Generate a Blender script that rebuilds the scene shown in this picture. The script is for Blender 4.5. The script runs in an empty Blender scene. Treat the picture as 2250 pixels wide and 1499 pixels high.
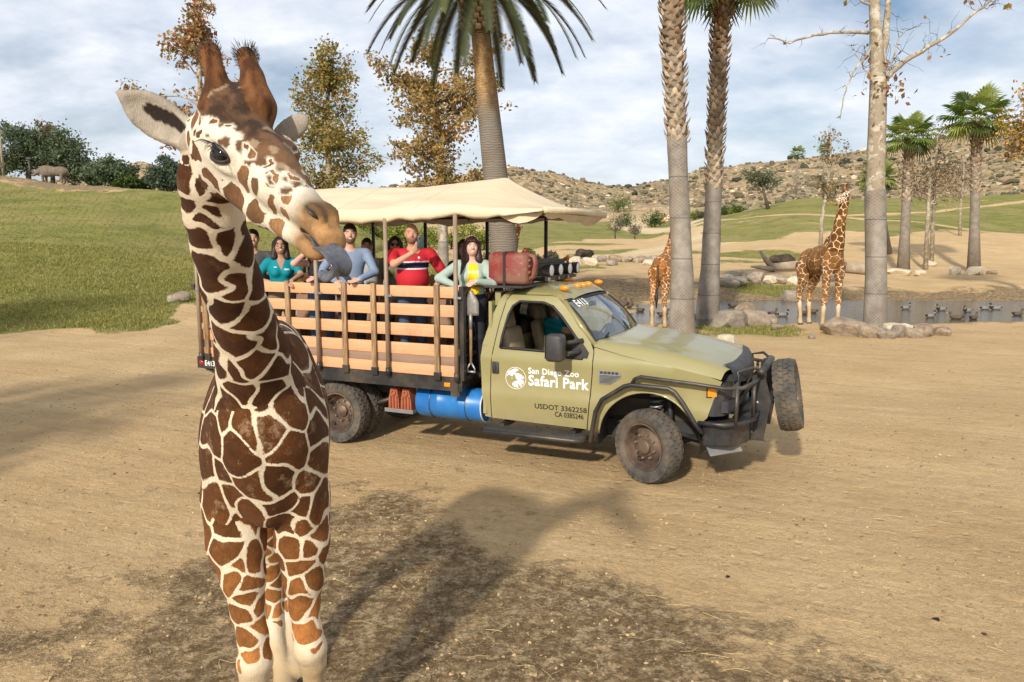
import bpy, bmesh, math, random
import numpy as np
from mathutils import Vector, Matrix, Euler
R = math.radians
rng = np.random.default_rng(7)
random.seed(7)
S = bpy.context.scene
COL = S.collection
# ------------------------------------------------------------------ camera, sky, sun, exposure
CAM_H, FPX, CXP, CYP = 2.69, 1639.64, 1125.0, 749.5
PITCH = math.atan((CYP - 523.8) / FPX)
cam_data = bpy.data.cameras.new('camera')
cam_data.sensor_width = 36.0
cam_data.lens = FPX / 2250 * 36
cam_data.clip_start, cam_data.clip_end = 0.05, 6000
cam = bpy.data.objects.new('camera', cam_data)
cam.location = (0, 0, CAM_H)
cam.rotation_euler = (math.pi / 2 - PITCH, 0, 0)
COL.objects.link(cam)
S.camera = cam

SUN_EL, SUN_AZ = R(29.5), R(21)          # shadows run towards (sin az, cos az)
world = bpy.data.worlds.new('World')
S.world = world
world.use_nodes = True
wn, wl = world.node_tree.nodes, world.node_tree.links
wn.clear()


def N(nodes, typ, **kw):
    n = nodes.new(typ)
    for k, v in kw.items():
        if k.startswith('i_'):
            n.inputs[k[2:].replace('_', ' ')].default_value = v
        else:
            setattr(n, k, v)
    return n


sky = N(wn, 'ShaderNodeTexSky', sky_type='NISHITA', sun_disc=False, sun_elevation=SUN_EL,
        sun_rotation=math.pi + SUN_AZ, air_density=1.0, dust_density=1.6, ozone_density=1.2)
tc = N(wn, 'ShaderNodeTexCoord')
sep = N(wn, 'ShaderNodeSeparateXYZ')
wl.new(tc.outputs['Generated'], sep.inputs[0])
zc = N(wn, 'ShaderNodeMath', operation='MAXIMUM'); zc.inputs[1].default_value = 0.0
wl.new(sep.outputs['Z'], zc.inputs[0])
zo = N(wn, 'ShaderNodeMath', operation='ADD'); zo.inputs[1].default_value = 0.30
wl.new(zc.outputs[0], zo.inputs[0])
dv = N(wn, 'ShaderNodeVectorMath', operation='DIVIDE')
cmb = N(wn, 'ShaderNodeCombineXYZ')
for i in range(3):
    wl.new(zo.outputs[0], cmb.inputs[i])
wl.new(tc.outputs['Generated'], dv.inputs[0]); wl.new(cmb.outputs[0], dv.inputs[1])
mp = N(wn, 'ShaderNodeMapping'); mp.inputs['Scale'].default_value = (0.85, 1.05, 0.0)
mp.inputs['Location'].default_value = (3.1, 1.7, 0)
wl.new(dv.outputs[0], mp.inputs[0])
n1 = N(wn, 'ShaderNodeTexNoise', i_Scale=1.7, i_Detail=8.0, i_Roughness=0.54, i_Distortion=0.1)
n2 = N(wn, 'ShaderNodeTexNoise', i_Scale=5.5, i_Detail=6.0, i_Roughness=0.6)
wl.new(mp.outputs[0], n1.inputs['Vector']); wl.new(mp.outputs[0], n2.inputs['Vector'])
r1 = N(wn, 'ShaderNodeMapRange', i_From_Min=0.29, i_From_Max=0.52); wl.new(n1.outputs['Fac'], r1.inputs[0])
r2 = N(wn, 'ShaderNodeMapRange', i_From_Min=0.30, i_From_Max=0.72, i_To_Min=0.70, i_To_Max=1.0); wl.new(n2.outputs['Fac'], r2.inputs[0])
mu = N(wn, 'ShaderNodeMath', operation='MULTIPLY'); wl.new(r1.outputs[0], mu.inputs[0]); wl.new(r2.outputs[0], mu.inputs[1])
ccol = N(wn, 'ShaderNodeMixRGB'); ccol.inputs[1].default_value = (6.6, 7.4, 8.8, 1); ccol.inputs[2].default_value = (10.8, 10.9, 11.2, 1)
wl.new(n2.outputs['Fac'], ccol.inputs[0])
mixc = N(wn, 'ShaderNodeMixRGB')
wl.new(mu.outputs[0], mixc.inputs[0]); wl.new(sky.outputs[0], mixc.inputs[1]); wl.new(ccol.outputs[0], mixc.inputs[2])
bg = N(wn, 'ShaderNodeBackground'); bg.inputs['Strength'].default_value = 0.098
wl.new(mixc.outputs[0], bg.inputs[0])
wo = N(wn, 'ShaderNodeOutputWorld'); wl.new(bg.outputs[0], wo.inputs[0])

sun_data = bpy.data.lights.new('sun', 'SUN')
sun_data.energy = 4.2
sun_data.angle = R(2.6)
sun_data.color = (1.0, 0.93, 0.82)
sun = bpy.data.objects.new('sun', sun_data)
sdir = Vector((math.sin(SUN_AZ) * math.cos(SUN_EL), math.cos(SUN_AZ) * math.cos(SUN_EL), -math.sin(SUN_EL)))
sun.rotation_euler = sdir.to_track_quat('-Z', 'Y').to_euler()
sun.location = (-8, -20, 20)
COL.objects.link(sun)
S.view_settings.view_transform = 'Standard'
S.view_settings.look = 'None'
S.view_settings.exposure = 0.12
S.view_settings.gamma = 1.0
S.view_settings.use_curve_mapping = False


# ------------------------------------------------------------------ helpers
def at(px, py, Y):
    """world point seen at photo pixel (px,py) that stands Y metres ahead of the camera"""
    a, b = (px - CXP) / FPX, -(py - CYP) / FPX
    c, s = math.cos(PITCH), math.sin(PITCH)
    r = (a, c + b * s, -s + b * c)
    t = Y / r[1]
    return np.array([r[0] * t, Y, CAM_H + r[2] * t])


def link(o, parent=None):
    COL.objects.link(o)
    if parent is not None:
        o.parent = parent
    return o


def tag(o, label=None, cat=None, group=None, kind=None):
    if label: o['label'] = label
    if cat: o['category'] = cat
    if group: o['group'] = group
    if kind: o['kind'] = kind
    return o


def empty(name, loc=(0, 0, 0), rz=0.0, label=None, cat=None, group=None):
    o = bpy.data.objects.new(name, None)
    o.location = loc
    o.rotation_euler = (0, 0, rz)
    o.empty_display_size = 0.2
    link(o)
    return tag(o, label, cat, group)


def mesh_from(name, V, Fs, smooth=True):
    me = bpy.data.meshes.new(name)
    V = np.asarray(V, dtype=np.float32).reshape(-1, 3)
    if isinstance(Fs, np.ndarray):
        k = Fs.shape[1]
        me.vertices.add(len(V)); me.vertices.foreach_set('co', V.ravel())
        me.loops.add(Fs.size); me.loops.foreach_set('vertex_index', Fs.astype(np.int32).ravel())
        me.polygons.add(len(Fs)); me.polygons.foreach_set('loop_start', np.arange(0, Fs.size, k, dtype=np.int32))
        me.update(calc_edges=True)
    else:
        me.from_pydata([tuple(v) for v in V.tolist()], [], Fs)
    me.polygons.foreach_set('use_smooth', np.full(len(me.polygons), smooth))
    me.validate(); me.update()
    return me


def obj(name, me, mat=None, parent=None):
    o = bpy.data.objects.new(name, me)
    if mat is not None and len(me.materials) == 0:
        me.materials.append(mat)
    return link(o, parent)


def copy_tree(o, parent=None):
    c = o.copy()
    COL.objects.link(c)
    c.parent = parent
    for ch in o.children:
        copy_tree(ch, c)
    return c


class MB:
    """collects simple shapes into one mesh"""
    def __init__(s):
        s.v, s.f = [], []

    def add(s, V, Fs):
        n = len(s.v)
        s.v.extend([tuple(map(float, p)) for p in V])
        s.f.extend([tuple(int(i) + n for i in f) for f in Fs])
        return s

    def box(s, x0, x1, y0, y1, z0, z1, M=None):
        V = [(x, y, z) for z in (z0, z1) for y in (y0, y1) for x in (x0, x1)]
        if M is not None:
            V = [tuple(M @ Vector(p)) for p in V]
        return s.add(V, [(0, 2, 3, 1), (4, 5, 7, 6), (0, 1, 5, 4), (1, 3, 7, 5), (3, 2, 6, 7), (2, 0, 4, 6)])

    def bbox(s, x0, x1, y0, y1, z0, z1, b=0.01, M=None):
        """box with chamfered edges"""
        bm = bmesh.new()
        bmesh.ops.create_cube(bm, size=1)
        for v in bm.verts:
            v.co = Vector(((x0 + x1) / 2 + v.co.x * (x1 - x0), (y0 + y1) / 2 + v.co.y * (y1 - y0), (z0 + z1) / 2 + v.co.z * (z1 - z0)))
        bmesh.ops.bevel(bm, geom=bm.edges[:], offset=b, segments=2, affect='EDGES', profile=0.5)
        if M is not None:
            bm.transform(M)
        bm.verts.index_update()
        s.add([v.co for v in bm.verts], [[v.index for v in f.verts] for f in bm.faces])
        bm.free()
        return s

    def tube(s, pts, rad, n=10, cap=True, flat=None):
        """swept circle; rad number or list; flat=(vector, factor) squashes the section"""
        P = [Vector(p) for p in pts]
        m = len(P)
        rr = [rad] * m if np.isscalar(rad) else list(rad)
        V, Fs = [], []
        up = None
        for i, p in enumerate(P):
            t = (P[min(i + 1, m - 1)] - P[max(i - 1, 0)])
            if t.length < 1e-9: t = Vector((0, 0, 1))
            t.normalize()
            if up is None:
                up = t.orthogonal().normalized()
            else:
                up = (up - t * up.dot(t))
                up = up.normalized() if up.length > 1e-6 else t.orthogonal().normalized()
            w = t.cross(up)
            for k in range(n):
                a = 2 * math.pi * k / n
                d = up * math.cos(a) * rr[i] + w * math.sin(a) * rr[i]
                if flat is not None:
                    fv = Vector(flat[0]).normalized()
                    d = d - fv * d.dot(fv) * (1 - flat[1])
                V.append(p + d)
        for i in range(m - 1):
            for k in range(n):
                Fs.append((i * n + k, i * n + (k + 1) % n, (i + 1) * n + (k + 1) % n, (i + 1) * n + k))
        if cap:
            Fs.append(tuple(range(n))[::-1]); Fs.append(tuple((m - 1) * n + k for k in range(n)))
        return s.add(V, Fs)

    def lathe(s, prof, n=32, M=None, a0=0.0, a1=2 * math.pi):
        """prof: (r,h) pairs turned about local Z"""
        full = abs(a1 - a0 - 2 * math.pi) < 1e-6
        k = n if full else n + 1
        V = []
        for (r, h) in prof:
            for i in range(k):
                a = a0 + (a1 - a0) * i / n
                p = Vector((r * math.cos(a), r * math.sin(a), h))
                V.append(M @ p if M is not None else p)
        Fs = []
        for j in range(len(prof) - 1):
            for i in range(n):
                i2 = (i + 1) % k
                Fs.append((j * k + i, j * k + i2, (j + 1) * k + i2, (j + 1) * k + i))
        return s.add(V, Fs)

    def ball(s, c, r, n=10, M=None):
        rx, ry, rz = (r, r, r) if np.isscalar(r) else r
        V, Fs = [], []
        m = max(4, n // 2)
        for j in range(1, m):
            t = math.pi * j / m
            for i in range(n):
                a = 2 * math.pi * i / n
                V.append(Vector((rx * math.sin(t) * math.cos(a), ry * math.sin(t) * math.sin(a), rz * math.cos(t))))
        V.append(Vector((0, 0, rz))); V.append(Vector((0, 0, -rz)))
        for j in range(m - 2):
            for i in range(n):
                Fs.append((j * n + i, (j + 1) * n + i, (j + 1) * n + (i + 1) % n, j * n + (i + 1) % n))
        T, B = len(V) - 2, len(V) - 1
        for i in range(n):
            Fs.append((T, i, (i + 1) % n)); Fs.append((B, (m - 2) * n + (i + 1) % n, (m - 2) * n + i))
        if M is not None: V = [M @ v for v in V]
        return s.add([v + Vector(c) for v in V], Fs)

    def grid(s, G):
        """G[i][j] points -> quads"""
        a, b = len(G), len(G[0])
        return s.add([p for row in G for p in row], [(i * b + j, i * b + j + 1, (i + 1) * b + j + 1, (i + 1) * b + j) for i in range(a - 1) for j in range(b - 1)])

    def prism(s, poly, axis, h0, h1):
        """polygon (2D) pulled along axis: 'x','y','z'"""
        m = len(poly)
        def P(p, h):
            return {'x': (h, p[0], p[1]), 'y': (p[0], h, p[1]), 'z': (p[0], p[1], h)}[axis]
        V = [P(p, h0) for p in poly] + [P(p, h1) for p in poly]
        Fs = [tuple(range(m)), tuple(range(2 * m - 1, m - 1, -1))] + [(i, (i + 1) % m, m + (i + 1) % m, m + i) for i in range(m)]
        return s.add(V, Fs)

    def build(s, name, mat, parent=None, smooth=False, angle=None):
        me = mesh_from(name, s.v, s.f, smooth)
        bm = bmesh.new(); bm.from_mesh(me)
        bmesh.ops.recalc_face_normals(bm, faces=bm.faces[:])
        bm.to_mesh(me); bm.free()
        if angle is not None:
            me.polygons.foreach_set('use_smooth', np.ones(len(me.polygons), bool))
            me.set_sharp_from_angle(angle=R(angle))
        return obj(name, me, mat, parent)


# ---- smooth implicit bodies (skin grown over a skeleton) meshed with surface nets
class Body:
    def __init__(s):
        s.p = []

    def cone(s, a, b, ra, rb=None, k=0.03, c=0, sub=False):
        s.p.append(('c', np.array(a, float), np.array(b, float), ra, ra if rb is None else rb, k, c, sub)); return s

    def chain(s, pts, rads, k=0.03, c=0):
        for i in range(len(pts) - 1):
            s.cone(pts[i], pts[i + 1], rads[i], rads[i + 1], k, c)
        return s

    def ell(s, c0, r, M=None, k=0.03, c=0, sub=False):
        M = np.eye(3) if M is None else np.array(M, float)
        s.p.append(('e', np.array(c0, float), np.array([r] * 3 if np.isscalar(r) else r, float), M, None, k, c, sub)); return s

    @staticmethod
    def dist(q, P):
        if q[0] == 'c':
            a, b, ra, rb = q[1:5]
            ba = b - a
            L = float(ba @ ba) + 1e-12
            h = np.clip(((P - a) @ ba) / L, 0, 1)
            return np.linalg.norm(P - a - h[..., None] * ba, axis=-1) - (ra + (rb - ra) * h)
        c0, r, M = q[1:4]
        X = (P - c0) @ M          # columns of M are the axes
        k0 = np.linalg.norm(X / r, axis=-1)
        k1 = np.linalg.norm(X / (r * r), axis=-1) + 1e-9
        return np.where(k0 < 1e-6, -r.min(), k0 * (k0 - 1.0) / k1)

    def bounds(s, q):
        if q[0] == 'c':
            m = max(q[3], q[4]); return np.minimum(q[1], q[2]) - m, np.maximum(q[1], q[2]) + m
        m = q[2].max(); return q[1] - m, q[1] + m

    def mesh(s, h):
        lo = np.min([s.bounds(q)[0] for q in s.p if not q[7]], axis=0) - 3 * h
        hi = np.max([s.bounds(q)[1] for q in s.p if not q[7]], axis=0) + 3 * h
        n = np.ceil((hi - lo) / h).astype(int) + 1
        F = np.full(n, 9.0, np.float32)
        ax = [lo[i] + h * np.arange(n[i]) for i in range(3)]
        for q in s.p:
            b0, b1 = s.bounds(q)
            k = q[5]
            i0 = np.clip(((b0 - lo - k * 1.2) / h).astype(int) - 2, 0, n - 1); i1 = np.clip(((b1 - lo + k * 1.2) / h).astype(int) + 3, 1, n)
            sl = tuple(slice(i0[i], i1[i]) for i in range(3))
            P = np.stack(np.meshgrid(*[ax[i][sl[i]] for i in range(3)], indexing='ij'), -1)
            d = s.dist(q, P).astype(np.float32)
            f = F[sl]
            if q[7]:
                d = -d
                t = np.maximum(k - np.abs(f - d), 0) / k
                F[sl] = np.maximum(f, d) + t * t * k * 0.25
            else:
                t = np.maximum(k - np.abs(f - d), 0) / k
                F[sl] = np.minimum(f, d) - t * t * k * 0.25
        return surface_nets(F, lo, h)

    def nearest(s, V):
        """index into s.p of the primitive closest to each vertex (subtracted ones left out)"""
        best = np.full(len(V), 1e9); idx = np.zeros(len(V), int)
        for i, q in enumerate(s.p):
            if q[7]: continue
            d = s.dist(q, V)
            m = d < best
            best[m] = d[m]; idx[m] = i
        return idx


def surface_nets(F, lo, h):
    sg = F < 0
    c = sg[:-1, :-1, :-1].astype(np.int8)
    cnt = np.zeros_like(c)
    for dx in (0, 1):
        for dy in (0, 1):
            for dz in (0, 1):
                cnt += sg[dx:sg.shape[0] - 1 + dx, dy:sg.shape[1] - 1 + dy, dz:sg.shape[2] - 1 + dz]
    act = (cnt > 0) & (cnt < 8)
    I = np.argwhere(act)
    vid = np.full(act.shape, -1, np.int64)
    vid[act] = np.arange(len(I))
    acc = np.zeros((len(I), 3)); w = np.zeros(len(I))
    corners = [(a, b, c_) for a in (0, 1) for b in (0, 1) for c_ in (0, 1)]
    vals = {o: F[I[:, 0] + o[0], I[:, 1] + o[1], I[:, 2] + o[2]] for o in corners}
    for o in corners:
        for ax in range(3):
            if o[ax] == 0:
                o2 = list(o); o2[ax] = 1; o2 = tuple(o2)
                a, b = vals[o], vals[o2]
                m = (a < 0) != (b < 0)
                t = np.where(m, a / np.where(np.abs(a - b) < 1e-12, 1, a - b), 0)
                p = np.tile(np.array(o, float), (len(I), 1)); p[:, ax] = t
                acc[m] += p[m]; w[m] += 1
    V = lo + h * (I + acc / w[:, None])
    Q = []
    for ax in range(3):
        b1, b2 = [(1, 2), (2, 0), (0, 1)][ax]
        s0 = [slice(None)] * 3; s1 = [slice(None)] * 3
        s0[ax] = slice(0, -1); s1[ax] = slice(1, None)
        A, B = sg[tuple(s0)], sg[tuple(s1)]
        E_ = np.argwhere(A != B)
        ok = (E_[:, b1] > 0) & (E_[:, b2] > 0) & (E_[:, b1] < F.shape[b1] - 1) & (E_[:, b2] < F.shape[b2] - 1)
        E_ = E_[ok]
        flip = ~A[tuple(E_.T)]
        def g(d1, d2):
            X = E_.copy(); X[:, b1] -= d1; X[:, b2] -= d2
            return vid[X[:, 0], X[:, 1], X[:, 2]]
        q = np.stack([g(1, 1), g(0, 1), g(0, 0), g(1, 0)], 1)
        q[flip] = q[flip][:, ::-1]
        Q.append(q)
    return V, np.concatenate(Q)


def vnoise(P, seed=0):
    """cheap smooth 3D value noise in [-1,1]"""
    P = np.asarray(P, float)
    i = np.floor(P).astype(np.int64); f = P - i
    u = f * f * (3 - 2 * f)
    def hsh(x, y, z):
        n = (x * 374761393 + y * 668265263 + z * 1274126177 + seed * 974634777) & 0x7fffffff
        n = ((n ^ (n >> 13)) * 1274126177) & 0x7fffffff
        return ((n ^ (n >> 16)) & 0xffff) / 32767.5 - 1
    r = 0
    for dx in (0, 1):
        for dy in (0, 1):
            for dz in (0, 1):
                wgt = (u[..., 0] if dx else 1 - u[..., 0]) * (u[..., 1] if dy else 1 - u[..., 1]) * (u[..., 2] if dz else 1 - u[..., 2])
                r = r + wgt * hsh(i[..., 0] + dx, i[..., 1] + dy, i[..., 2] + dz)
    return r


def fbm(P, seed=0, oct=4):
    P = np.asarray(P, float); r = 0; a = 0.5
    for o in range(oct):
        r = r + a * vnoise(P * 2 ** o, seed + o); a *= 0.5
    return r


def attr(me, name, vals, typ='FLOAT'):
    a = me.attributes.new(name, typ, 'POINT')
    vals = np.asarray(vals, np.float32)
    if typ == 'FLOAT_COLOR':
        if vals.shape[1] == 3: vals = np.hstack([vals, np.ones((len(vals), 1), np.float32)])
        a.data.foreach_set('color', vals.ravel())
    else:
        a.data.foreach_set('value', vals.ravel())


# ------------------------------------------------------------------ materials
class MT:
    """small node-graph helper"""
    def __init__(s, name):
        s.m = bpy.data.materials.new(name); s.m.use_nodes = True
        s.n, s.l = s.m.node_tree.nodes, s.m.node_tree.links
        s.b = s.n['Principled BSDF']
        s._tc = None

    def co(s):
        if s._tc is None: s._tc = N(s.n, 'ShaderNodeTexCoord')
        return s._tc.outputs['Object']

    def noise(s, scale, detail=4, rough=0.55, vec=None, stretch=None, dist=0.0):
        t = N(s.n, 'ShaderNodeTexNoise', i_Scale=scale, i_Detail=float(detail), i_Roughness=rough, i_Distortion=dist)
        v = vec or s.co()
        if stretch:
            m = N(s.n, 'ShaderNodeMapping'); m.inputs['Scale'].default_value = stretch
            s.l.new(v, m.inputs[0]); v = m.outputs[0]
        s.l.new(v, t.inputs['Vector'])
        return t.outputs['Fac']

    def vor(s, scale, feature='F1', vec=None, out='Distance', rand=1.0):
        t = N(s.n, 'ShaderNodeTexVoronoi', feature=feature, i_Scale=scale, i_Randomness=rand)
        s.l.new(vec or s.co(), t.inputs['Vector'])
        return t.outputs[out]

    def rng(s, x, a, b, c=0.0, d=1.0):
        t = N(s.n, 'ShaderNodeMapRange', i_From_Min=a, i_From_Max=b, i_To_Min=c, i_To_Max=d)
        s.l.new(x, t.inputs[0]); return t.outputs[0]

    def math(s, op, a, b=None):
        t = N(s.n, 'ShaderNodeMath', operation=op)
        for i, v in enumerate((a, b)):
            if v is None: continue
            if isinstance(v, (int, float)): t.inputs[i].default_value = v
            else: s.l.new(v, t.inputs[i])
        return t.outputs[0]

    def mix(s, f, a, b, mode='MIX'):
        t = N(s.n, 'ShaderNodeMixRGB', blend_type=mode)
        for i, v in enumerate((f, a, b)):
            if isinstance(v, (int, float)): t.inputs[i].default_value = v
            elif isinstance(v, (tuple, list)): t.inputs[i].default_value = (*v[:3], 1)
            else: s.l.new(v, t.inputs[i])
        return t.outputs[0]

    def attr(s, name, out='Fac'):
        t = N(s.n, 'ShaderNodeAttribute', attribute_name=name)
        return t.outputs[out]

    def bump(s, hgt, dist=0.01, strength=0.6):
        t = N(s.n, 'ShaderNodeBump'); t.inputs['Strength'].default_value = strength; t.inputs['Distance'].default_value = dist
        s.l.new(hgt, t.inputs['Height']); s.l.new(t.outputs[0], s.b.inputs['Normal'])
        return s

    def set(s, color=None, rough=None, metal=None, spec=None, **kw):
        for k, v in (('Base Color', color), ('Roughness', rough), ('Metallic', metal), ('Specular IOR Level', spec)):
            if v is None: continue
            if isinstance(v, (tuple, list)): s.b.inputs[k].default_value = (*v[:3], 1)
            elif isinstance(v, (int, float)): s.b.inputs[k].default_value = v
            else: s.l.new(v, s.b.inputs[k])
        for k, v in kw.items():
            s.b.inputs[k.replace('_', ' ')].default_value = v
        return s


def simple(name, c, rough=0.6, metal=0.0, var=0.18, scale=9.0, spec=0.5, bump=0.0, bscale=60.0, dirt=None):
    """base colour with soft variation, optional dust and fine relief"""
    t = MT(name)
    f = t.rng(t.noise(scale, 5, 0.6), 0.3, 0.7)
    col = t.mix(f, tuple(v * (1 - var) for v in c), tuple(min(1, v * (1 + var)) for v in c))
    if dirt:
        d = t.rng(t.noise(2.3, 6, 0.65), 0.42, 0.75, 0.0, dirt)
        col = t.mix(d, col, (0.30, 0.215, 0.13))
    t.set(col, rough, metal, spec)
    if bump: t.bump(t.noise(bscale, 3, 0.6), bump, 0.7)
    return t.m


def flatm(name, c, rough=0.5, metal=0.0, spec=0.5):
    t = MT(name); t.set(c, rough, metal, spec); return t.m


def vcol_mat(name, rough=0.8, bump=0.004, bscale=120, spec=0.25, var=0.12):
    t = MT(name)
    c = t.attr('col', 'Color')
    f = t.rng(t.noise(22, 4, 0.6), 0.3, 0.7, 1 - var, 1 + var)
    g = N(t.n, 'ShaderNodeVectorMath', operation='SCALE')
    t.l.new(c, g.inputs[0]); t.l.new(f, g.inputs['Scale'])
    t.set(g.outputs[0], rough, 0, spec)
    t.bump(t.noise(bscale, 3, 0.6), bump, 0.6)
    return t.m
# ------------------------------------------------------------------ ground: one sheet from behind the viewer to the far hills
KEYS = {  # photo column -> (distance, height) along that bearing
    -900: [(0, 0), (22, 0), (34, 1.4), (48, 3.8), (62, 6.6), (78, 9.2), (95, 9.6), (150, 8), (320, 14), (520, 34), (900, 40)],
    0:    [(0, 0), (21, 0), (32, 1.2), (47, 3.5), (62, 6.4), (76, 9.1), (88, 9.2), (140, 6.5), (320, 12), (520, 38), (900, 40)],
    230:  [(0, 0), (21, 0), (33, 1.1), (48, 3.4), (62, 6.0), (74, 8.1), (86, 8.0), (140, 5.5), (320, 14), (560, 45), (900, 46)],
    330:  [(0, 0), (21.5, 0), (34, 1.0), (50, 3.4), (70, 7.4), (84, 7.2), (140, 5), (320, 20), (560, 60.5), (900, 48)],
    430:  [(0, 0), (22, 0), (34, 0.9), (50, 3.1), (68, 6.9), (84, 6.4), (140, 4), (320, 16), (560, 52), (900, 46)],
    600:  [(0, 0), (23, 0), (36, 0.9), (50, 2.7), (62, 5.0), (76, 4.6), (140, 3), (320, 14), (520, 40), (900, 40)],
    780:  [(0, 0), (24, 0), (36, 0.8), (47, 2.3), (56, 3.75), (68, 3.2), (120, 2.6), (320, 14), (500, 36), (900, 38)],
    870:  [(0, 0), (25, 0), (36, 0.7), (47, 2.55), (56, 2.2), (90, 1.9), (150, 4), (320, 14), (490, 38), (900, 38)],
    960:  [(0, 0), (25, 0), (34, 0.6), (41, 1.6), (50, 1.0), (90, 1.6), (150, 4.2), (320, 15), (480, 40), (900, 38)],
    1120: [(0, 0), (30, 0), (44, 0.2), (60, 0.35), (100, 1.7), (150, 4.2), (250, 9.6), (330, 20), (450, 40.5), (560, 38), (900, 36)],
    1210: [(0, 0), (30, 0), (38, 0.35), (60, 0.6), (100, 2.0), (150, 4.2), (250, 9.6), (340, 20), (460, 37), (560, 36), (900, 38)],
    1300: [(0, 0), (29.5, 0), (36, 0.75), (50, 0.7), (80, 1.15), (130, 3.0), (200, 6.6), (300, 14.5), (400, 24), (480, 35), (600, 32), (900, 42)],
    1420: [(0, 0), (24.5, -.02), (25.5, -.3), (33, -.3), (34.5, .15), (40, .6), (55, .8), (80, 1.3), (130, 3.2), (200, 7), (300, 15), (420, 26), (560, 41), (900, 62)],
    1560: [(0, 0), (24.0, -.02), (25.2, -.35), (33.5, -.35), (35, .15), (42, .7), (56, .9), (80, 2.2), (108, 5.2), (130, 6.2), (200, 8), (320, 19), (480, 38), (620, 56), (900, 66)],
    1760: [(0, 0), (24.0, -.02), (25.2, -.35), (34, -.35), (35.5, .15), (44, .75), (60, 1.3), (80, 3.3), (104, 6.2), (130, 9.6), (150, 9.2), (220, 10), (340, 28), (500, 54), (640, 66), (900, 70)],
    2000: [(0, 0), (24.5, -.02), (25.7, -.35), (34, -.35), (35.5, .1), (50, .38), (70, 2.4), (100, 5.5), (140, 10.3), (170, 9.5), (240, 13), (360, 34), (520, 62), (650, 79), (900, 80)],
    2250: [(0, 0), (25, -.02), (26.2, -.35), (33.5, -.35), (35, .1), (50, .6), (66, 1.8), (76, 2.9), (90, 3.6), (130, 9.8), (165, 12.3), (200, 12), (360, 42), (520, 76), (650, 97), (900, 96)],
    3300: [(0, 0), (25, -.02), (26.2, -.3), (33, -.3), (35, .1), (50, .7), (76, 2.9), (130, 9.8), (165, 12.3), (360, 46), (650, 100), (900, 100)],
}
_KX = np.array(sorted(KEYS)); _KA = (_KX - CXP) / FPX
_DD = np.concatenate([np.linspace(0, 60, 241), np.linspace(60.5, 200, 200), np.linspace(202, 900, 350)])


def _prof(k):
    d, z = np.array(KEYS[k], float).T
    z0 = np.interp(_DD, d, z)
    w = np.interp(_DD, [0, 20, 40, 100, 400], [.2, .35, 1.6, 5, 22])       # round the corners
    out = np.zeros_like(z0)
    for o in (-1, -.5, 0, .5, 1):
        out += np.interp(_DD + o * w, d, z) / 5
    return out


_TAB = np.array([_prof(k) for k in _KX])


def ground_z(x, y, rough=True):
    x = np.asarray(x, float); y = np.asarray(y, float)
    yy = np.maximum(y, 1.0)
    a = np.clip(x / yy, _KA[0], _KA[-1])
    j = np.clip(np.searchsorted(_KA, a) - 1, 0, len(_KA) - 2)
    t = (a - _KA[j]) / (_KA[j + 1] - _KA[j]); t = t * t * (3 - 2 * t) * 0.6 + t * 0.4
    di = np.clip(np.searchsorted(_DD, yy) - 1, 0, len(_DD) - 2)
    s = np.clip((yy - _DD[di]) / (_DD[di + 1] - _DD[di]), 0, 1)
    z = (1 - t) * ((1 - s) * _TAB[j, di] + s * _TAB[j, di + 1]) + t * ((1 - s) * _TAB[j + 1, di] + s * _TAB[j + 1, di + 1])
    if rough:
        P = np.stack([x, y, 0 * x], -1)
        far = np.clip((y - 170) / 200, 0, 1)
        z = z + far * (9.0 * fbm(P / 75, 3, 5) + 4.5 * np.abs(fbm(P / 22, 9, 3)))
        mid = np.clip((y - 26) / 30, 0, 1) * (1 - far)
        z = z + mid * (0.5 * fbm(P / 11, 5, 3))
        near = np.clip((y - 2) / 6, .3, 1) * (1 - np.clip((y - 60) / 60, 0, 1))
        z = z + near * (0.035 * fbm(P / 1.7, 11, 3) + .012 * fbm(P / .35, 15, 2))
        shore = np.clip((y - 22.6) / .8, 0, 1) * np.clip((38 - y) / 2, 0, 1) * np.clip((x - 1) / 4, 0, 1)
        z = z + shore * (.16 * fbm(P / 3.2, 61, 3) + .08 * fbm(P / .9, 63, 3))
        bank = np.clip((y - 33.5) / 3, 0, 1) * np.clip((46 - y) / 8, 0, 1) * np.clip((x - 1) / 4, 0, 1)
        z = z + bank * 0.35 * fbm(P / 2.3, 21, 3)
    return z


def gz(x, y):
    return float(ground_z(np.array([x]), np.array([y]))[0])


def on_ground(px, Y):
    """ground point on the photo column px, Y metres ahead"""
    x = (px - CXP) / FPX * (Y * math.cos(PITCH) + 2.0 * math.sin(PITCH))
    return np.array([x, Y, gz(x, Y)])


_rows = np.concatenate([np.linspace(-24, 2.2, 40), np.linspace(2.3, 14, 200), np.linspace(14.1, 40, 200), np.linspace(40.4, 160, 190), np.linspace(161, 880, 190)])
_cols = np.linspace(-1.45, 1.45, 440)
GX = (_cols[None, :] * (np.maximum(_rows, -9)[:, None] + 14)); GY = np.repeat(_rows[:, None], len(_cols), 1)
GZ = ground_z(GX, GY)
gv = np.stack([GX, GY, GZ], -1).reshape(-1, 3)
nr, nc = GX.shape
ii = (np.arange(nr - 1)[:, None] * nc + np.arange(nc - 1)[None, :]).ravel()
gme = mesh_from('ground', gv, np.stack([ii, ii + 1, ii + nc + 1, ii + nc], 1))
gx, gy = gv[:, 0], gv[:, 1]
ga = gx / np.maximum(gy, 1)
gpx = ga * FPX + CXP
PN = np.stack([gx, gy, 0 * gx], -1)
wob = fbm(PN / 6, 31, 4)


def sm(x, a, b):
    t = np.clip((x - a) / (b - a), 0, 1); return t * t * (3 - 2 * t)


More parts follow.
